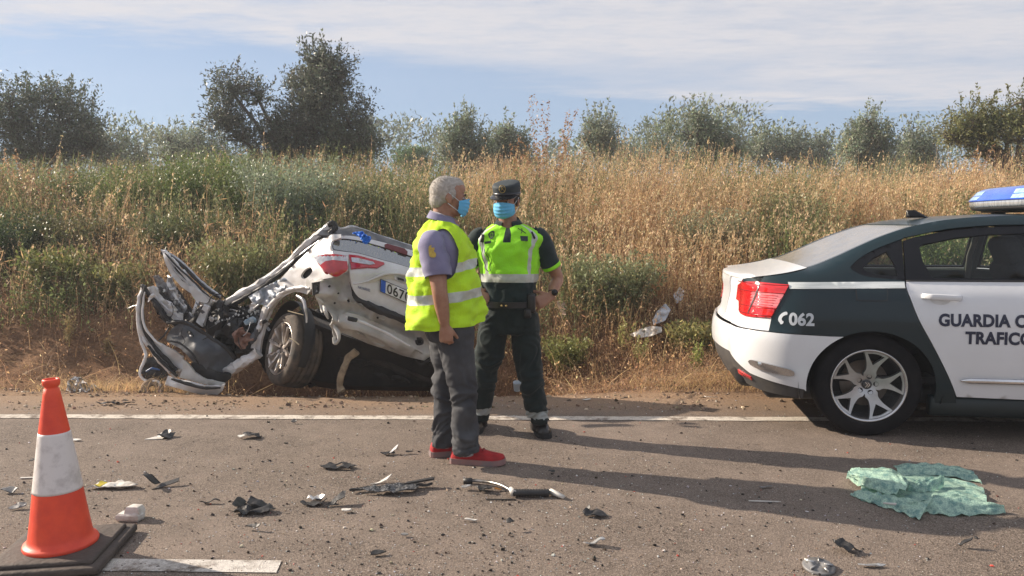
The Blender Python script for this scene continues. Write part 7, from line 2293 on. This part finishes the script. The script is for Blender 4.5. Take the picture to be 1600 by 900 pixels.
t, c = item("plastic_shard", "pale wedge shaped shard with a black backing, upper left on the road", "debris", 250, 684)
piece(t, "white_face", [(-.09, -.03), (.02, -.05), (.07, .0), (.06, .04), (.0, .05)], PL_WHT, c, .3, tilt=(.45, .25), seed=1)
piece(t, "black_back", [(.0, -.045), (.08, -.05), (.09, .03), (.03, .05)], PL_BLK, c, .1, tilt=(-.35, .2), z0=.03, crum=.02, seed=2)
t, c = item("plastic_shard", "small black shard with a white tip under the wreck's sill, left of the men", "debris", 393, 684)
piece(t, "black_part", jag(.16, .09, 9, 4), PL_BLK, c, .1, crum=.035, seed=3); piece(t, "white_tip", jag(.07, .04, 6, 5), PL_WHT, c + Vector((-.05, -.03, .012)), .2, seed=4, crum=.01)
t, c = item("flat_packet", "flattened white packet with a yellow corner right of the cone", "packet", 177, 762)
piece(t, "wrapper", [(-.125, -.03), (.03, -.042), (.13, -.03), (.135, .0), (.06, .045), (-.08, .035)], PL_WHT, c, .02, crum=.022, seed=5)
piece(t, "yellow_print", [(-.085, -.028), (-.055, -.03), (-.045, .03), (-.075, .032)], mat("faded yellow print", (.62, .50, .05), .6), c, .02, z0=.010, thick=.002, crum=.022, seed=5)
t, c = item("plastic_bracket", "bent black L shaped bracket right of the white packet", "debris", 250, 762)
piece(t, "upright_arm", [(-.08, -.02), (-.04, -.03), (.0, .02), (-.05, .05)], PL_BLK, c, .2, tilt=(-.9, 0), crum=.02, seed=6); piece(t, "flat_arm", [(-.03, -.035), (.09, .02), (.085, .055), (.0, .02)], PL_BLK, c, .1, tilt=(.1, .3), seed=7, z0=.008)
t, c = item("white_lump", "chunky white plastic lump on the road below the white packet", "debris", 206, 812)
b = MB(); b.loft([[c + Vector(((x * s_), y * s_, z)) for x, y in ((-.065, -.03), (.05, -.04), (.062, .0), (.045, .045), (-.02, .05), (-.06, .02))] for z, s_ in ((.004, .92), (.014, 1.0), (.030, .97), (.038, .82))]).loft([[c + Vector((.012 + x * s_, .005 + y * s_, z)) for x, y in ((-.035, -.028), (.035, -.03), (.042, .02), (-.02, .03))] for z, s_ in ((.036, 1.05), (.055, .95), (.068, .8), (.070, .5))])
b.build("lump", PL_WHT, t, True, smooth=False)
t, c = item("crumpled_housing", "large crumpled black plastic housing in the left middle of the road", "debris", 396, 800)
piece(t, "shell", [(-.09, -.05), (-.03, -.06), (.085, -.04), (.11, .0), (.04, .04), (-.07, .05)], PL_BLK, c, .0, crum=.03, seed=8, step=.015)
piece(t, "raised_flap", [(-.03, .0), (.08, -.02), (.09, .02), (-.02, .04)], PL_BLK, c, .1, tilt=(-.30, .35), z0=.032, crum=.02, seed=9)
piece(t, "upturned_edge", [(-.09, -.04), (-.07, -.05), (-.04, .03), (-.08, .05)], PL_BLK, c, .05, tilt=(-.6, .1), z0=.0, crum=.02, seed=10)
t, c = item("plastic_shard", "black ragged plate with a hole, just left of the red shoes", "debris", 530, 732)
panel("plate", jag(.20, .10, 14, 12, .3), lambda a, b: c + Vector((a, b, .012 + .02 * (noise.noise(Vector((a * 20, b * 20, 3))) + .5))), [PL_BLK], t, True, step=.015, thick=.005, holes=[jag(.06, .03, 6, 13, .2)])
t, c = item("plastic_shard", "small silver and black splinter above left of the red shoes", "debris", 606, 711)
piece(t, "black_part", jag(.09, .05, 7, 14), PL_BLK, c, .1, crum=.02, seed=11); piece(t, "bright_part", [(0, -.01), (.05, .01), (.06, .05), (.03, .03)], PL_SLV, c, .0, tilt=(.5, .4), seed=12)
t, c = item("broken_grille", "long broken black grille with glassy net lying between the crumpled housing and the hose", "car part", 612, 768)
piece(t, "frame_bar", [(-.22, -.035), (-.05, .02), (.18, .05), (.21, .075), (.0, .055), (-.2, -.01)], PL_BLK, c, .0, z0=.006, thick=.012, crum=.01, seed=13)
piece(t, "mesh_plate", [(-.17, -.045), (.0, -.075), (.13, -.04), (.15, .02), (-.02, .015)], mat("glittering net", (.03, .03, .032), .3, c2=(.20, .2, .2), scale=90, contrast=(.5, .62)), c, .0, z0=.012, crum=.03, seed=14)
piece(t, "end_arm", [(.06, .02), (.22, .06), (.22, .09), (.08, .05)], PL_BLK, c, .0, z0=.02, thick=.01, tilt=(.1, 0), seed=15)
t, c = item("white_sliver", "thin white sliver pointing up beside the broken grille", "debris", 596, 755)
piece(t, "sliver", [(-.06, -.02), (.03, -.01), (.055, .03), (.02, .015)], PL_WHT, c, .1, tilt=(.4, .2), seed=16, z0=.01)
t, c = item("metal_scrap", "torn silver metal scrap with dark edges left of the broken grille", "debris", 492, 786)
piece(t, "bright_sheet", jag(.10, .07, 10, 21), PL_SLV, c, .2, crum=.035, seed=17, step=.012); piece(t, "dark_sheet", jag(.15, .06, 8, 22), PL_BLK, c + Vector((-.01, -.03, 0)), .0, crum=.02, seed=18)
t, c = item("plastic_shard", "black folded shard touching the silver scrap on its right", "debris", 525, 788)
piece(t, "folded_part", [(-.07, -.03), (.04, -.035), (.055, .03), (.02, .02)], PL_BLK, c, .35, tilt=(.4, .1), z0=.02, crum=.02, seed=19)
t, c = item("radiator_hose", "bent metal pipe ending in a black ribbed hose and a white connector", "hose", 800, 765)
pts = [G(x, y, h) for x, y, h in ((726, 752, .016), (742, 751, .018), (762, 753, .022), (780, 757, .03), (793, 763, .03), (802, 769, .026))]
MB().tube(cv(*[tuple(p) for p in pts], n=5), .0095, 10).build("bent_pipe", mat("dull steel pipe", (.30, .29, .28), .35, .7, c2=(.1, .09, .08), scale=14), t, True)
MB().tube([G(724, 752, .016), G(738, 751, .018)], [.017, .016], 12).build("rubber_end", PL_BLK, t, True)
hp = [G(801, 770, .024).lerp(G(858, 770, .022), k / 26) for k in range(27)]
MB().tube(hp, [.021 if k % 2 else .017 for k in range(27)], 14).build("ribbed_hose", PL_BLK, t, True)
MB().tube([G(798, 764, .03), G(803, 771, .026)], [.013, .018], 12).build("hose_clamp", PL_WHT, t, True)
MB().tube([G(860, 768, .02), G(868, 771, .018), G(881, 777, .014)], [.016, .013, .009], 8, power=.6).build("white_connector", PL_WHT, t, True)
for lb, px, py, w, d, m, cr_, sd, tl in [
    ("dark fan shaped chip just below the bent pipe", 757, 768, .10, .07, PL_BLK, .03, 31, (0, 0)),
    ("clear splinter left of the dark fan shaped chip", 728, 766, .06, .03, CLEAR, .02, 32, (.2, 0)),
    ("amber lens splinter below the bent pipe", 778, 767, .04, .025, PL_ORG, .01, 33, (0, 0)),
    ("thin straight black rod below the bent pipe", 782, 782, .15, .008, PL_BLK, .0, 34, (0, 0)),
    ("short black tube standing in the long shadows right of the red shoes", 862, 745, .035, .03, PL_BLK, .03, 35, (.5, .5)),
    ("twisted dark chip cluster right of the white connector", 928, 807, .11, .06, PL_BLK, .025, 36, (0, 0)),
    ("upright dark chip just left of the twisted cluster", 918, 803, .03, .03, PL_BLK, .03, 37, (.9, 0)),
    ("brown and black splinter pair below the ribbed hose", 797, 828, .045, .03, PL_BLK, .05, 38, (.8, .4)),
    ("clear triangular splinter low in the middle of the road", 930, 853, .10, .05, CLEAR, .02, 39, (.3, 0)),
    ("white chip pair below the broken grille", 735, 815, .06, .02, PL_WHT, .01, 40, (0, 0)),
    ("small white chip right of the silver scrap", 541, 801, .05, .03, PL_WHT, .01, 41, (.1, .1)),
    ("pale blue grey chip low down left of centre", 632, 839, .045, .025, PL_GRY, .01, 42, (.2, 0)),
    ("black star shaped shard right of centre near the bottom edge", 1320, 862, .11, .08, PL_BLK, .03, 43, (-.2, .1)),
    ("clear plastic blade by the silver disc near the bottom edge", 1362, 886, .12, .03, CLEAR, .01, 44, (0, 0)),
    ("small upright dark wedge near the lower right corner", 1509, 856, .055, .03, PL_BLK, .02, 45, (.9, .1)),
    ("flat dark strip lying in the broad shadow left of the green glass", 1197, 763, .085, .02, PL_GRY, .01, 46, (0, 0)),
    ("thin pale stick in the broad shadow left of the green glass", 1195, 785, .16, .008, PL_WHT, .0, 47, (0, 0)),
    ("long dark rubber strip on the dirt shoulder behind the cone", 186, 632, .33, .03, PL_BLK, .02, 48, (0, 0)),
    ("black chip just right of the cone's orange top", 120, 689, .07, .03, PL_WHT, .01, 49, (0, 0)),
    ("black chip left of the cone's white band", 55, 723, .07, .035, PL_BLK, .02, 50, (.3, 0)),
    ("dark chip at the left edge below the white band level", 14, 771, .09, .05, PL_GRY, .03, 51, (0, 0)),
    ("grey slab chip left of the cone's lower half", 29, 796, .10, .045, PL_GRY, .02, 52, (.1, 0)),
    ("white splinter left of the cone near the left edge", 43, 748, .075, .015, PL_WHT, .0, 53, (0, 0)),
    ("thin black shard between the white lump and the crumpled housing", 330, 787, .10, .02, PL_BLK, .02, 54, (0, 0)),
    ("pointed black shard below the crumpled housing", 395, 829, .075, .015, PL_BLK, .02, 55, (.2, .2)),
    ("flat dark shard low on the road left of centre", 590, 868, .08, .025, PL_BLK, .015, 56, (0, 0)),
    ("white strip on the asphalt edge below the officer's boots side", 1110, 622, .12, .02, PL_WHT, .01, 57, (0, 0)),
    ("bright chip in the shade of the wreck behind the men", 918, 626, .07, .03, PL_WHT, .01, 58, (0, 0)),
    ("dark chip at the white edge line under the wreck's shadow", 459, 662, .05, .03, PL_BLK, .03, 59, (0, 0)),
    ("black chip beside the grey haired man's heel", 640, 709, .05, .02, PL_BLK, .015, 60, (0, 0))]:
    t, c = item("plastic_chip", lb, "debris", px, py)
    piece(t, "chip", jag(w, d, 8, sd, .3) if d > .016 else [(-w / 2, -d / 2), (w / 2, -d / 3), (w / 2, d / 2), (-w / 2, d / 2)], m, c, random.Random(sd).uniform(-.3, .3), tilt=tl, crum=cr_, seed=sd, z0=.004 + (abs(tl[0]) + abs(tl[1])) * w * .3, step=.012)
# silver disc
t, c = item("wheel_trim_disc", "round silver grey trim disc lying at the bottom edge, right of centre", "car part", 1279, 889)
b = MB(); Mx = Matrix.Rotation(.12, 3, 'X')
b.lathe([(.063, .006), (.066, .012), (.060, .018), (.045, .014), (.040, .020), (.022, .022), (.018, .012), (.0, .012)], M=Mx, n=28); b.v = [p + c for p in b.v]
b.build("disc", PL_GRY, t, True)
b = MB()
for k in range(5):
    a = 2 * PI * k / 5; b.tube([c + Mx @ Vector((.022 * math.cos(a), .022 * math.sin(a), .023)), c + Mx @ Vector((.058 * math.cos(a), .058 * math.sin(a), .020))], [(.003, .006), (.002, .008)], 6, side=(1, 0, 0))
b.build("disc_spokes", PL_SLV, t, True)

# crumpled laminated glass sheet
def build_sheet():
    m = bpy.data.materials.new("crazed green glass"); m.use_nodes = True
    nt = m.node_tree; L = nt.links.new; b = nt.nodes['Principled BSDF']; out = nt.nodes['Material Output']
    tc = nt.nodes.new('ShaderNodeTexCoord'); v = nt.nodes.new('ShaderNodeTexVoronoi'); v.feature = 'DISTANCE_TO_EDGE'; v.inputs['Scale'].default_value = 75
    L(tc.outputs['Object'], v.inputs['Vector'])
    n = nt.nodes.new('ShaderNodeTexNoise'); n.inputs['Scale'].default_value = 30; n.inputs['Detail'].default_value = 6; L(tc.outputs['Object'], n.inputs['Vector'])
    r = nt.nodes.new('ShaderNodeValToRGB'); L(n.outputs['Fac'], r.inputs[0]); e = r.color_ramp.elements
    e[0].position = .34; e[0].color = (.24, .42, .40, 1); e[1].position = .56; e[1].color = (.55, .72, .62, 1)
    r2 = nt.nodes.new('ShaderNodeValToRGB'); L(v.outputs['Distance'], r2.inputs[0]); e = r2.color_ramp.elements
    e[0].position = .0; e[0].color = (1.3, 1.28, 1.22, 1); e[1].position = .12; e[1].color = (.86, .92, .92, 1)
    mx = nt.nodes.new('ShaderNodeMix'); mx.data_type = 'RGBA'; mx.blend_type = 'MULTIPLY'; mx.inputs['Factor'].default_value = 1
    L(r.outputs[0], mx.inputs['A']); L(r2.outputs[0], mx.inputs['B']); L(mx.outputs['Result'], b.inputs['Base Color'])
    b.inputs['Roughness'].default_value = .22
    t_ = nt.nodes.new('ShaderNodeBsdfTranslucent'); L(mx.outputs['Result'], t_.inputs[0])
    ms = nt.nodes.new('ShaderNodeMixShader'); ms.inputs[0].default_value = .45; L(b.outputs[0], ms.inputs[1]); L(t_.outputs[0], ms.inputs[2]); L(ms.outputs[0], out.inputs[0])
    bp = nt.nodes.new('ShaderNodeBump'); bp.inputs['Distance'].default_value = .004; bp.inputs['Strength'].default_value = .8; L(v.outputs['Distance'], bp.inputs['Height']); L(bp.outputs[0], b.inputs['Normal'])
    c = G(1440, 775)
    t = thing("shattered_windscreen", "crumpled pale green sheet of shattered laminated glass lying on the road at right", "windscreen", tuple(c))
    def cr(a, b, s): return .014 * noise.noise(Vector((a * 9, b * 9, s))) + .005 * noise.noise(Vector((a * 28, b * 28, s)))
    # each fold spans between two curves given as picture points with a height
    def sheet(name, A, B, sag, seed, n=26, k=14):
        A = [G(q[0], q[1], q[2] * .6) for q in A]; B = [G(q[0], q[1], q[2] * .6) for q in B]; sag *= .6
        ca = cv(*[tuple(p) for p in A], n=8); cb = cv(*[tuple(p) for p in B], n=8)
        def samp(cc, t):
            x = t * (len(cc) - 1); i = min(int(x), len(cc) - 2); return cc[i].lerp(cc[i + 1], x - i)
        def fn(u, w):
            p = samp(ca, u).lerp(samp(cb, u), w)
            h = sag * math.sin(PI * w) + cr(u, w * .6, seed)
            return Vector((p.x, p.y - abs(h) * .2, max(p.z + h, .004)))
        rs = random.Random(seed)
        o = [(u, .0 + rs.uniform(0, .04)) for u in np.linspace(0, 1, 12)] + [(u, 1 - rs.uniform(0, .05)) for u in np.linspace(1, 0, 12)]
        panel(name, o, fn, [m], t, True, step=.05, thick=.003)
    sheet("base_fold", [(1345, 782, .006), (1400, 792, .008), (1470, 796, .008), (1545, 798, .006)], [(1345, 750, .02), (1400, 742, .03), (1470, 744, .03), (1535, 760, .015)], .02, 9)
    sheet("back_flat", [(1405, 745, .01), (1440, 742, .02), (1500, 748, .01), (1535, 756, .01)], [(1395, 727, .05), (1440, 724, .06), (1490, 728, .05), (1512, 735, .02)], .03, 1)
    sheet("left_curl", [(1322, 748, .02), (1345, 760, .04), (1372, 768, .06), (1400, 774, .06)], [(1326, 741, .10), (1352, 748, .12), (1380, 752, .12), (1418, 757, .10)], .05, 2)
    sheet("left_back_curl", [(1326, 741, .10), (1352, 750, .11), (1392, 758, .12), (1415, 768, .10)], [(1332, 735, .08), (1360, 732, .12), (1395, 733, .14), (1418, 752, .10)], .04, 3)
    sheet("centre_twist", [(1352, 782, .01), (1378, 792, .012), (1405, 800, .01), (1436, 812, .02)], [(1398, 776, .10), (1420, 780, .10), (1440, 784, .10), (1462, 776, .09)], .03, 4)
    sheet("right_fold", [(1418, 768, .03), (1440, 770, .03), (1460, 768, .03), (1474, 764, .03)], [(1420, 757, .10), (1440, 750, .11), (1462, 745, .12), (1475, 742, .12)], .03, 5)
    sheet("right_lobe", [(1440, 800, .01), (1480, 806, .008), (1525, 806, .006), (1572, 803, .004)], [(1462, 774, .09), (1490, 772, .09), (1515, 778, .07), (1560, 796, .015)], .05, 6)
    sheet("front_apron", [(1328, 772, .01), (1355, 784, .01), (1385, 790, .01), (1410, 790, .01)], [(1345, 766, .03), (1370, 770, .05), (1395, 776, .05), (1420, 784, .04)], .01, 7)
    w = G(1400, 788, .03)
    MB().tube([G(1380, 786, .03), G(1400, 788, .035), G(1407, 789, .02)], [(.004, .002), (.007, .003), (.004, .002)], 8).build("white_chip", PL_WHT, t, True)
build_sheet()

# ---- things lying on the bank
def bank_dist(px, py):
    """distance at which the line of sight meets the bank"""
    for y in np.arange(6.3, 14, .02):
        p = P(px, py, float(y))
        if p.z <= float(ht(p.x, p.y)): return float(y)
    return 9.0
def scrap(name, label, cat, pts, Y, m, crum=.03, thick=.006, seed=1, slope=.0, step=3):
    cx = sum(p[0] for p in pts) / len(pts); cy = sum(p[1] for p in pts) / len(pts)
    if Y > 7: Y = bank_dist(cx, max(p[1] for p in pts)) - .16
    o = P(cx, cy, Y)
    t = thing(name, label, cat, tuple(o))
    panel("crumpled_sheet", pts, lambda a, b: P(a, b, Y - (b - cy) * slope + crum * (noise.noise(Vector((a * .12, b * .12, seed))) + .5 * noise.noise(Vector((a * .35, b * .35, seed))))), [m], t, True, step=step, thick=thick, flip=True)
    return t
scrap("white_wreckage", "crumpled white panel lying flattest and lowest of three on the bank", "debris", [(984, 523), (1000, 514), (1018, 509), (1034, 511), (1034, 519), (1016, 525), (996, 528)], 7.25, PL_WHT, .11, slope=.012)
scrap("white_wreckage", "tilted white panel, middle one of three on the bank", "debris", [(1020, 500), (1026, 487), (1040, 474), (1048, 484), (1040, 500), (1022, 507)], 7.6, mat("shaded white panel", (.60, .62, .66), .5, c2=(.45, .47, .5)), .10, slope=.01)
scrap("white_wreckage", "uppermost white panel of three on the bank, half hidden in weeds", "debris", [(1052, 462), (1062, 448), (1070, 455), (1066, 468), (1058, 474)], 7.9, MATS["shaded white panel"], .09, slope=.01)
scrap("pink_rag", "pale pinkish rag caught on the weeds beside the officer's wrist", "rag", [(868, 471), (880, 468), (885, 478), (884, 492), (878, 498), (875, 484)], 7.3, mat("pale pink cloth", (.56, .42, .34), .9, c2=(.4, .28, .2)), .05, slope=.01)
scrap("clear_film", "crumpled clear plastic sheet at the foot of the bank just right of the cone's tip", "plastic sheet", [(103, 612), (106, 596), (116, 588), (126, 590), (136, 600), (148, 613)], 6.66, glass("crumpled clear film", (.7, .72, .74), .3, rough=.2, opac=.5, dirt=(.6, .6, .62)), .22, slope=.01, step=2.5)
scrap("clear_film", "small torn film strip at the foot of the bank, right of the crumpled clear sheet", "plastic sheet", [(138, 605), (146, 600), (158, 612), (150, 614)], 6.7, MATS["broken white plastic"], .05)
t, c = item("paper_cup", "small pale cup on the shoulder between the officer's legs", "cup", 808, 610)
MB().lathe([(.028, .002), (.034, .075), (.036, .078), (.033, .076), (.026, .006), (.0, .006)], M=Matrix.Rotation(.3, 3, 'X'), n=20).build("cup_wall", mat("pale blue grey card", (.42, .47, .52), .6), t)
g0 = P(238, 608, 6.62)
t = thing("half_buried_tyre", "dusty worn tyre stub showing under the torn door beside the shoulder", "tyre", tuple(g0))
b = MB(); Mr = Matrix.Rotation(1.2, 3, 'X') @ Matrix.Rotation(.4, 3, 'Y')
b.lathe([(.03, -.03), (.07, -.04), (.09, -.03), (.094, -.02), (.088, -.014), (.094, -.008), (.094, .004), (.088, .010), (.094, .016), (.09, .03), (.07, .04), (.03, .03)], M=Mr, n=26); b.v = [p + g0 for p in b.v]
b.build("tread", mat("sandy rubber", (.20, .15, .11), .9, c2=(.30, .23, .17), scale=20, bump=.5, bscale=50), t, True)

# ---- crumbs: glass grains, grit, chips
def crumbs(name, label, n, m_or_cols, gen, smin, smax, seed, cat="debris"):
    rng = np.random.default_rng(seed)
    x, y = gen(rng, n); n = len(x)
    z = np.where(y < 6.1, 0.002, ht(x, y))
    s = smin * (smax / smin) ** (rng.uniform(0, 1, n) ** 2.4)
    # little tilted wedges of 5 faces (closed tetra-like prisms as quads)
    base = rng.normal(0, 1, (n, 4, 3)); base[:, :, 2] = np.abs(base[:, :, 2]) * .35
    ang = rng.uniform(0, 2 * PI, n)[:, None] + np.array([0, 1.5, 3.1, 4.6])[None]; rad = rng.uniform(.5, 1.2, (n, 4))
    el = rng.uniform(.4, 1.0, (n, 1))
    lo = np.stack([np.cos(ang) * rad, np.sin(ang) * rad * el, np.zeros((n, 4))], 2)
    hgt = rng.uniform(.25, .9, (n, 1)) * rng.uniform(.4, 1.2, (n, 4))
    hi = lo * rng.uniform(.5, .85, (n, 1, 1)); hi[:, :, 2] = hgt
    o = np.stack([x, y, z], 1)[:, None, :]; S = s[:, None, None]
    lo = lo * S + o; hi = hi * S + o
    Q = [hi] + [np.stack([lo[:, i], lo[:, (i + 1) % 4], hi[:, (i + 1) % 4], hi[:, i]], 1) for i in range(4)]
    cols = np.array(m_or_cols)[rng.integers(0, len(m_or_cols), n)]
    C = np.concatenate([vary(cols, n, rng, .25)] * 5)
    return tag(quad_mesh(name, np.concatenate(Q), C, CRUMB), label, cat, kind='stuff')
CRUMB = foliage_mat("crumbs", .0, .4)
def gen_road(rng, n):
    y = 1.0 / rng.uniform(1 / 6.3, 1 / 2.7, n); x = rng.normal(-.2, .55, n) * y * .9
    k = rng.uniform(0, 1, n) < np.clip(hash_noise(x, y, 1.6, 71) * 1.6 - .15, .12, 1)
    return x[k], y[k]
def gen_all(rng, n):
    y = 1.0 / rng.uniform(1 / 6.4, 1 / 2.6, n); x = rng.uniform(-.8, .8, n) * y
    return x, y
def gen_edge(rng, n):
    y = rng.uniform(5.75, 6.85, n); x = rng.uniform(-1, 1, n) * 5.2
    k = rng.uniform(0, 1, n) < np.clip(hash_noise(x, y, 2.5, 72) * 1.5, .2, 1)
    return x[k], y[k]
crumbs("plastic_crumbs", "small dark crumbs and chips of plastic strewn over the asphalt", 3000, [(.016, .016, .017), (.03, .026, .022), (.07, .05, .04)], gen_road, .003, .013, 81)
crumbs("glass_grains", "fine glittering grains of broken glass strewn over the road", 9000, [(.62, .64, .64), (.5, .5, .48), (.35, .38, .38)], gen_road, .0018, .0055, 82)
crumbs("pale_chips", "small pale chips of paint and plastic strewn over the asphalt", 1100, [(.62, .6, .56), (.5, .5, .5), (.55, .52, .48), (.45, .06, .04), (.5, .42, .3)], gen_road, .003, .011, 83)
crumbs("grit", "loose brown grit lying on the road surface", 14000, [(.20, .14, .10), (.30, .22, .16), (.12, .09, .07)], gen_all, .0018, .006, 84, "grit")
crumbs("gravel", "stones, clods and straw bits along the dirt shoulder", 9000, [(.22, .15, .10), (.36, .26, .18), (.13, .09, .065), (.42, .33, .24)], gen_edge, .003, .024, 85, "gravel")
# ------------------------------------------------------------------ air
def build_haze():
    b = MB(); b.box((0, 30, 8), (190, 130, 21))
    m = bpy.data.materials.new("pale air"); m.use_nodes = True
    nt = m.node_tree; nt.nodes.clear()
    o = nt.nodes.new('ShaderNodeOutputMaterial'); v = nt.nodes.new('ShaderNodeVolumePrincipled')
    v.inputs['Color'].default_value = (.86, .91, 1.0, 1); v.inputs['Density'].default_value = 0.0024; v.inputs['Anisotropy'].default_value = .2
    nt.links.new(v.outputs[0], o.inputs['Volume'])
    h = b.build("haze", m); h['kind'] = 'stuff'
build_haze()
sc.cycles.volume_bounces = 0
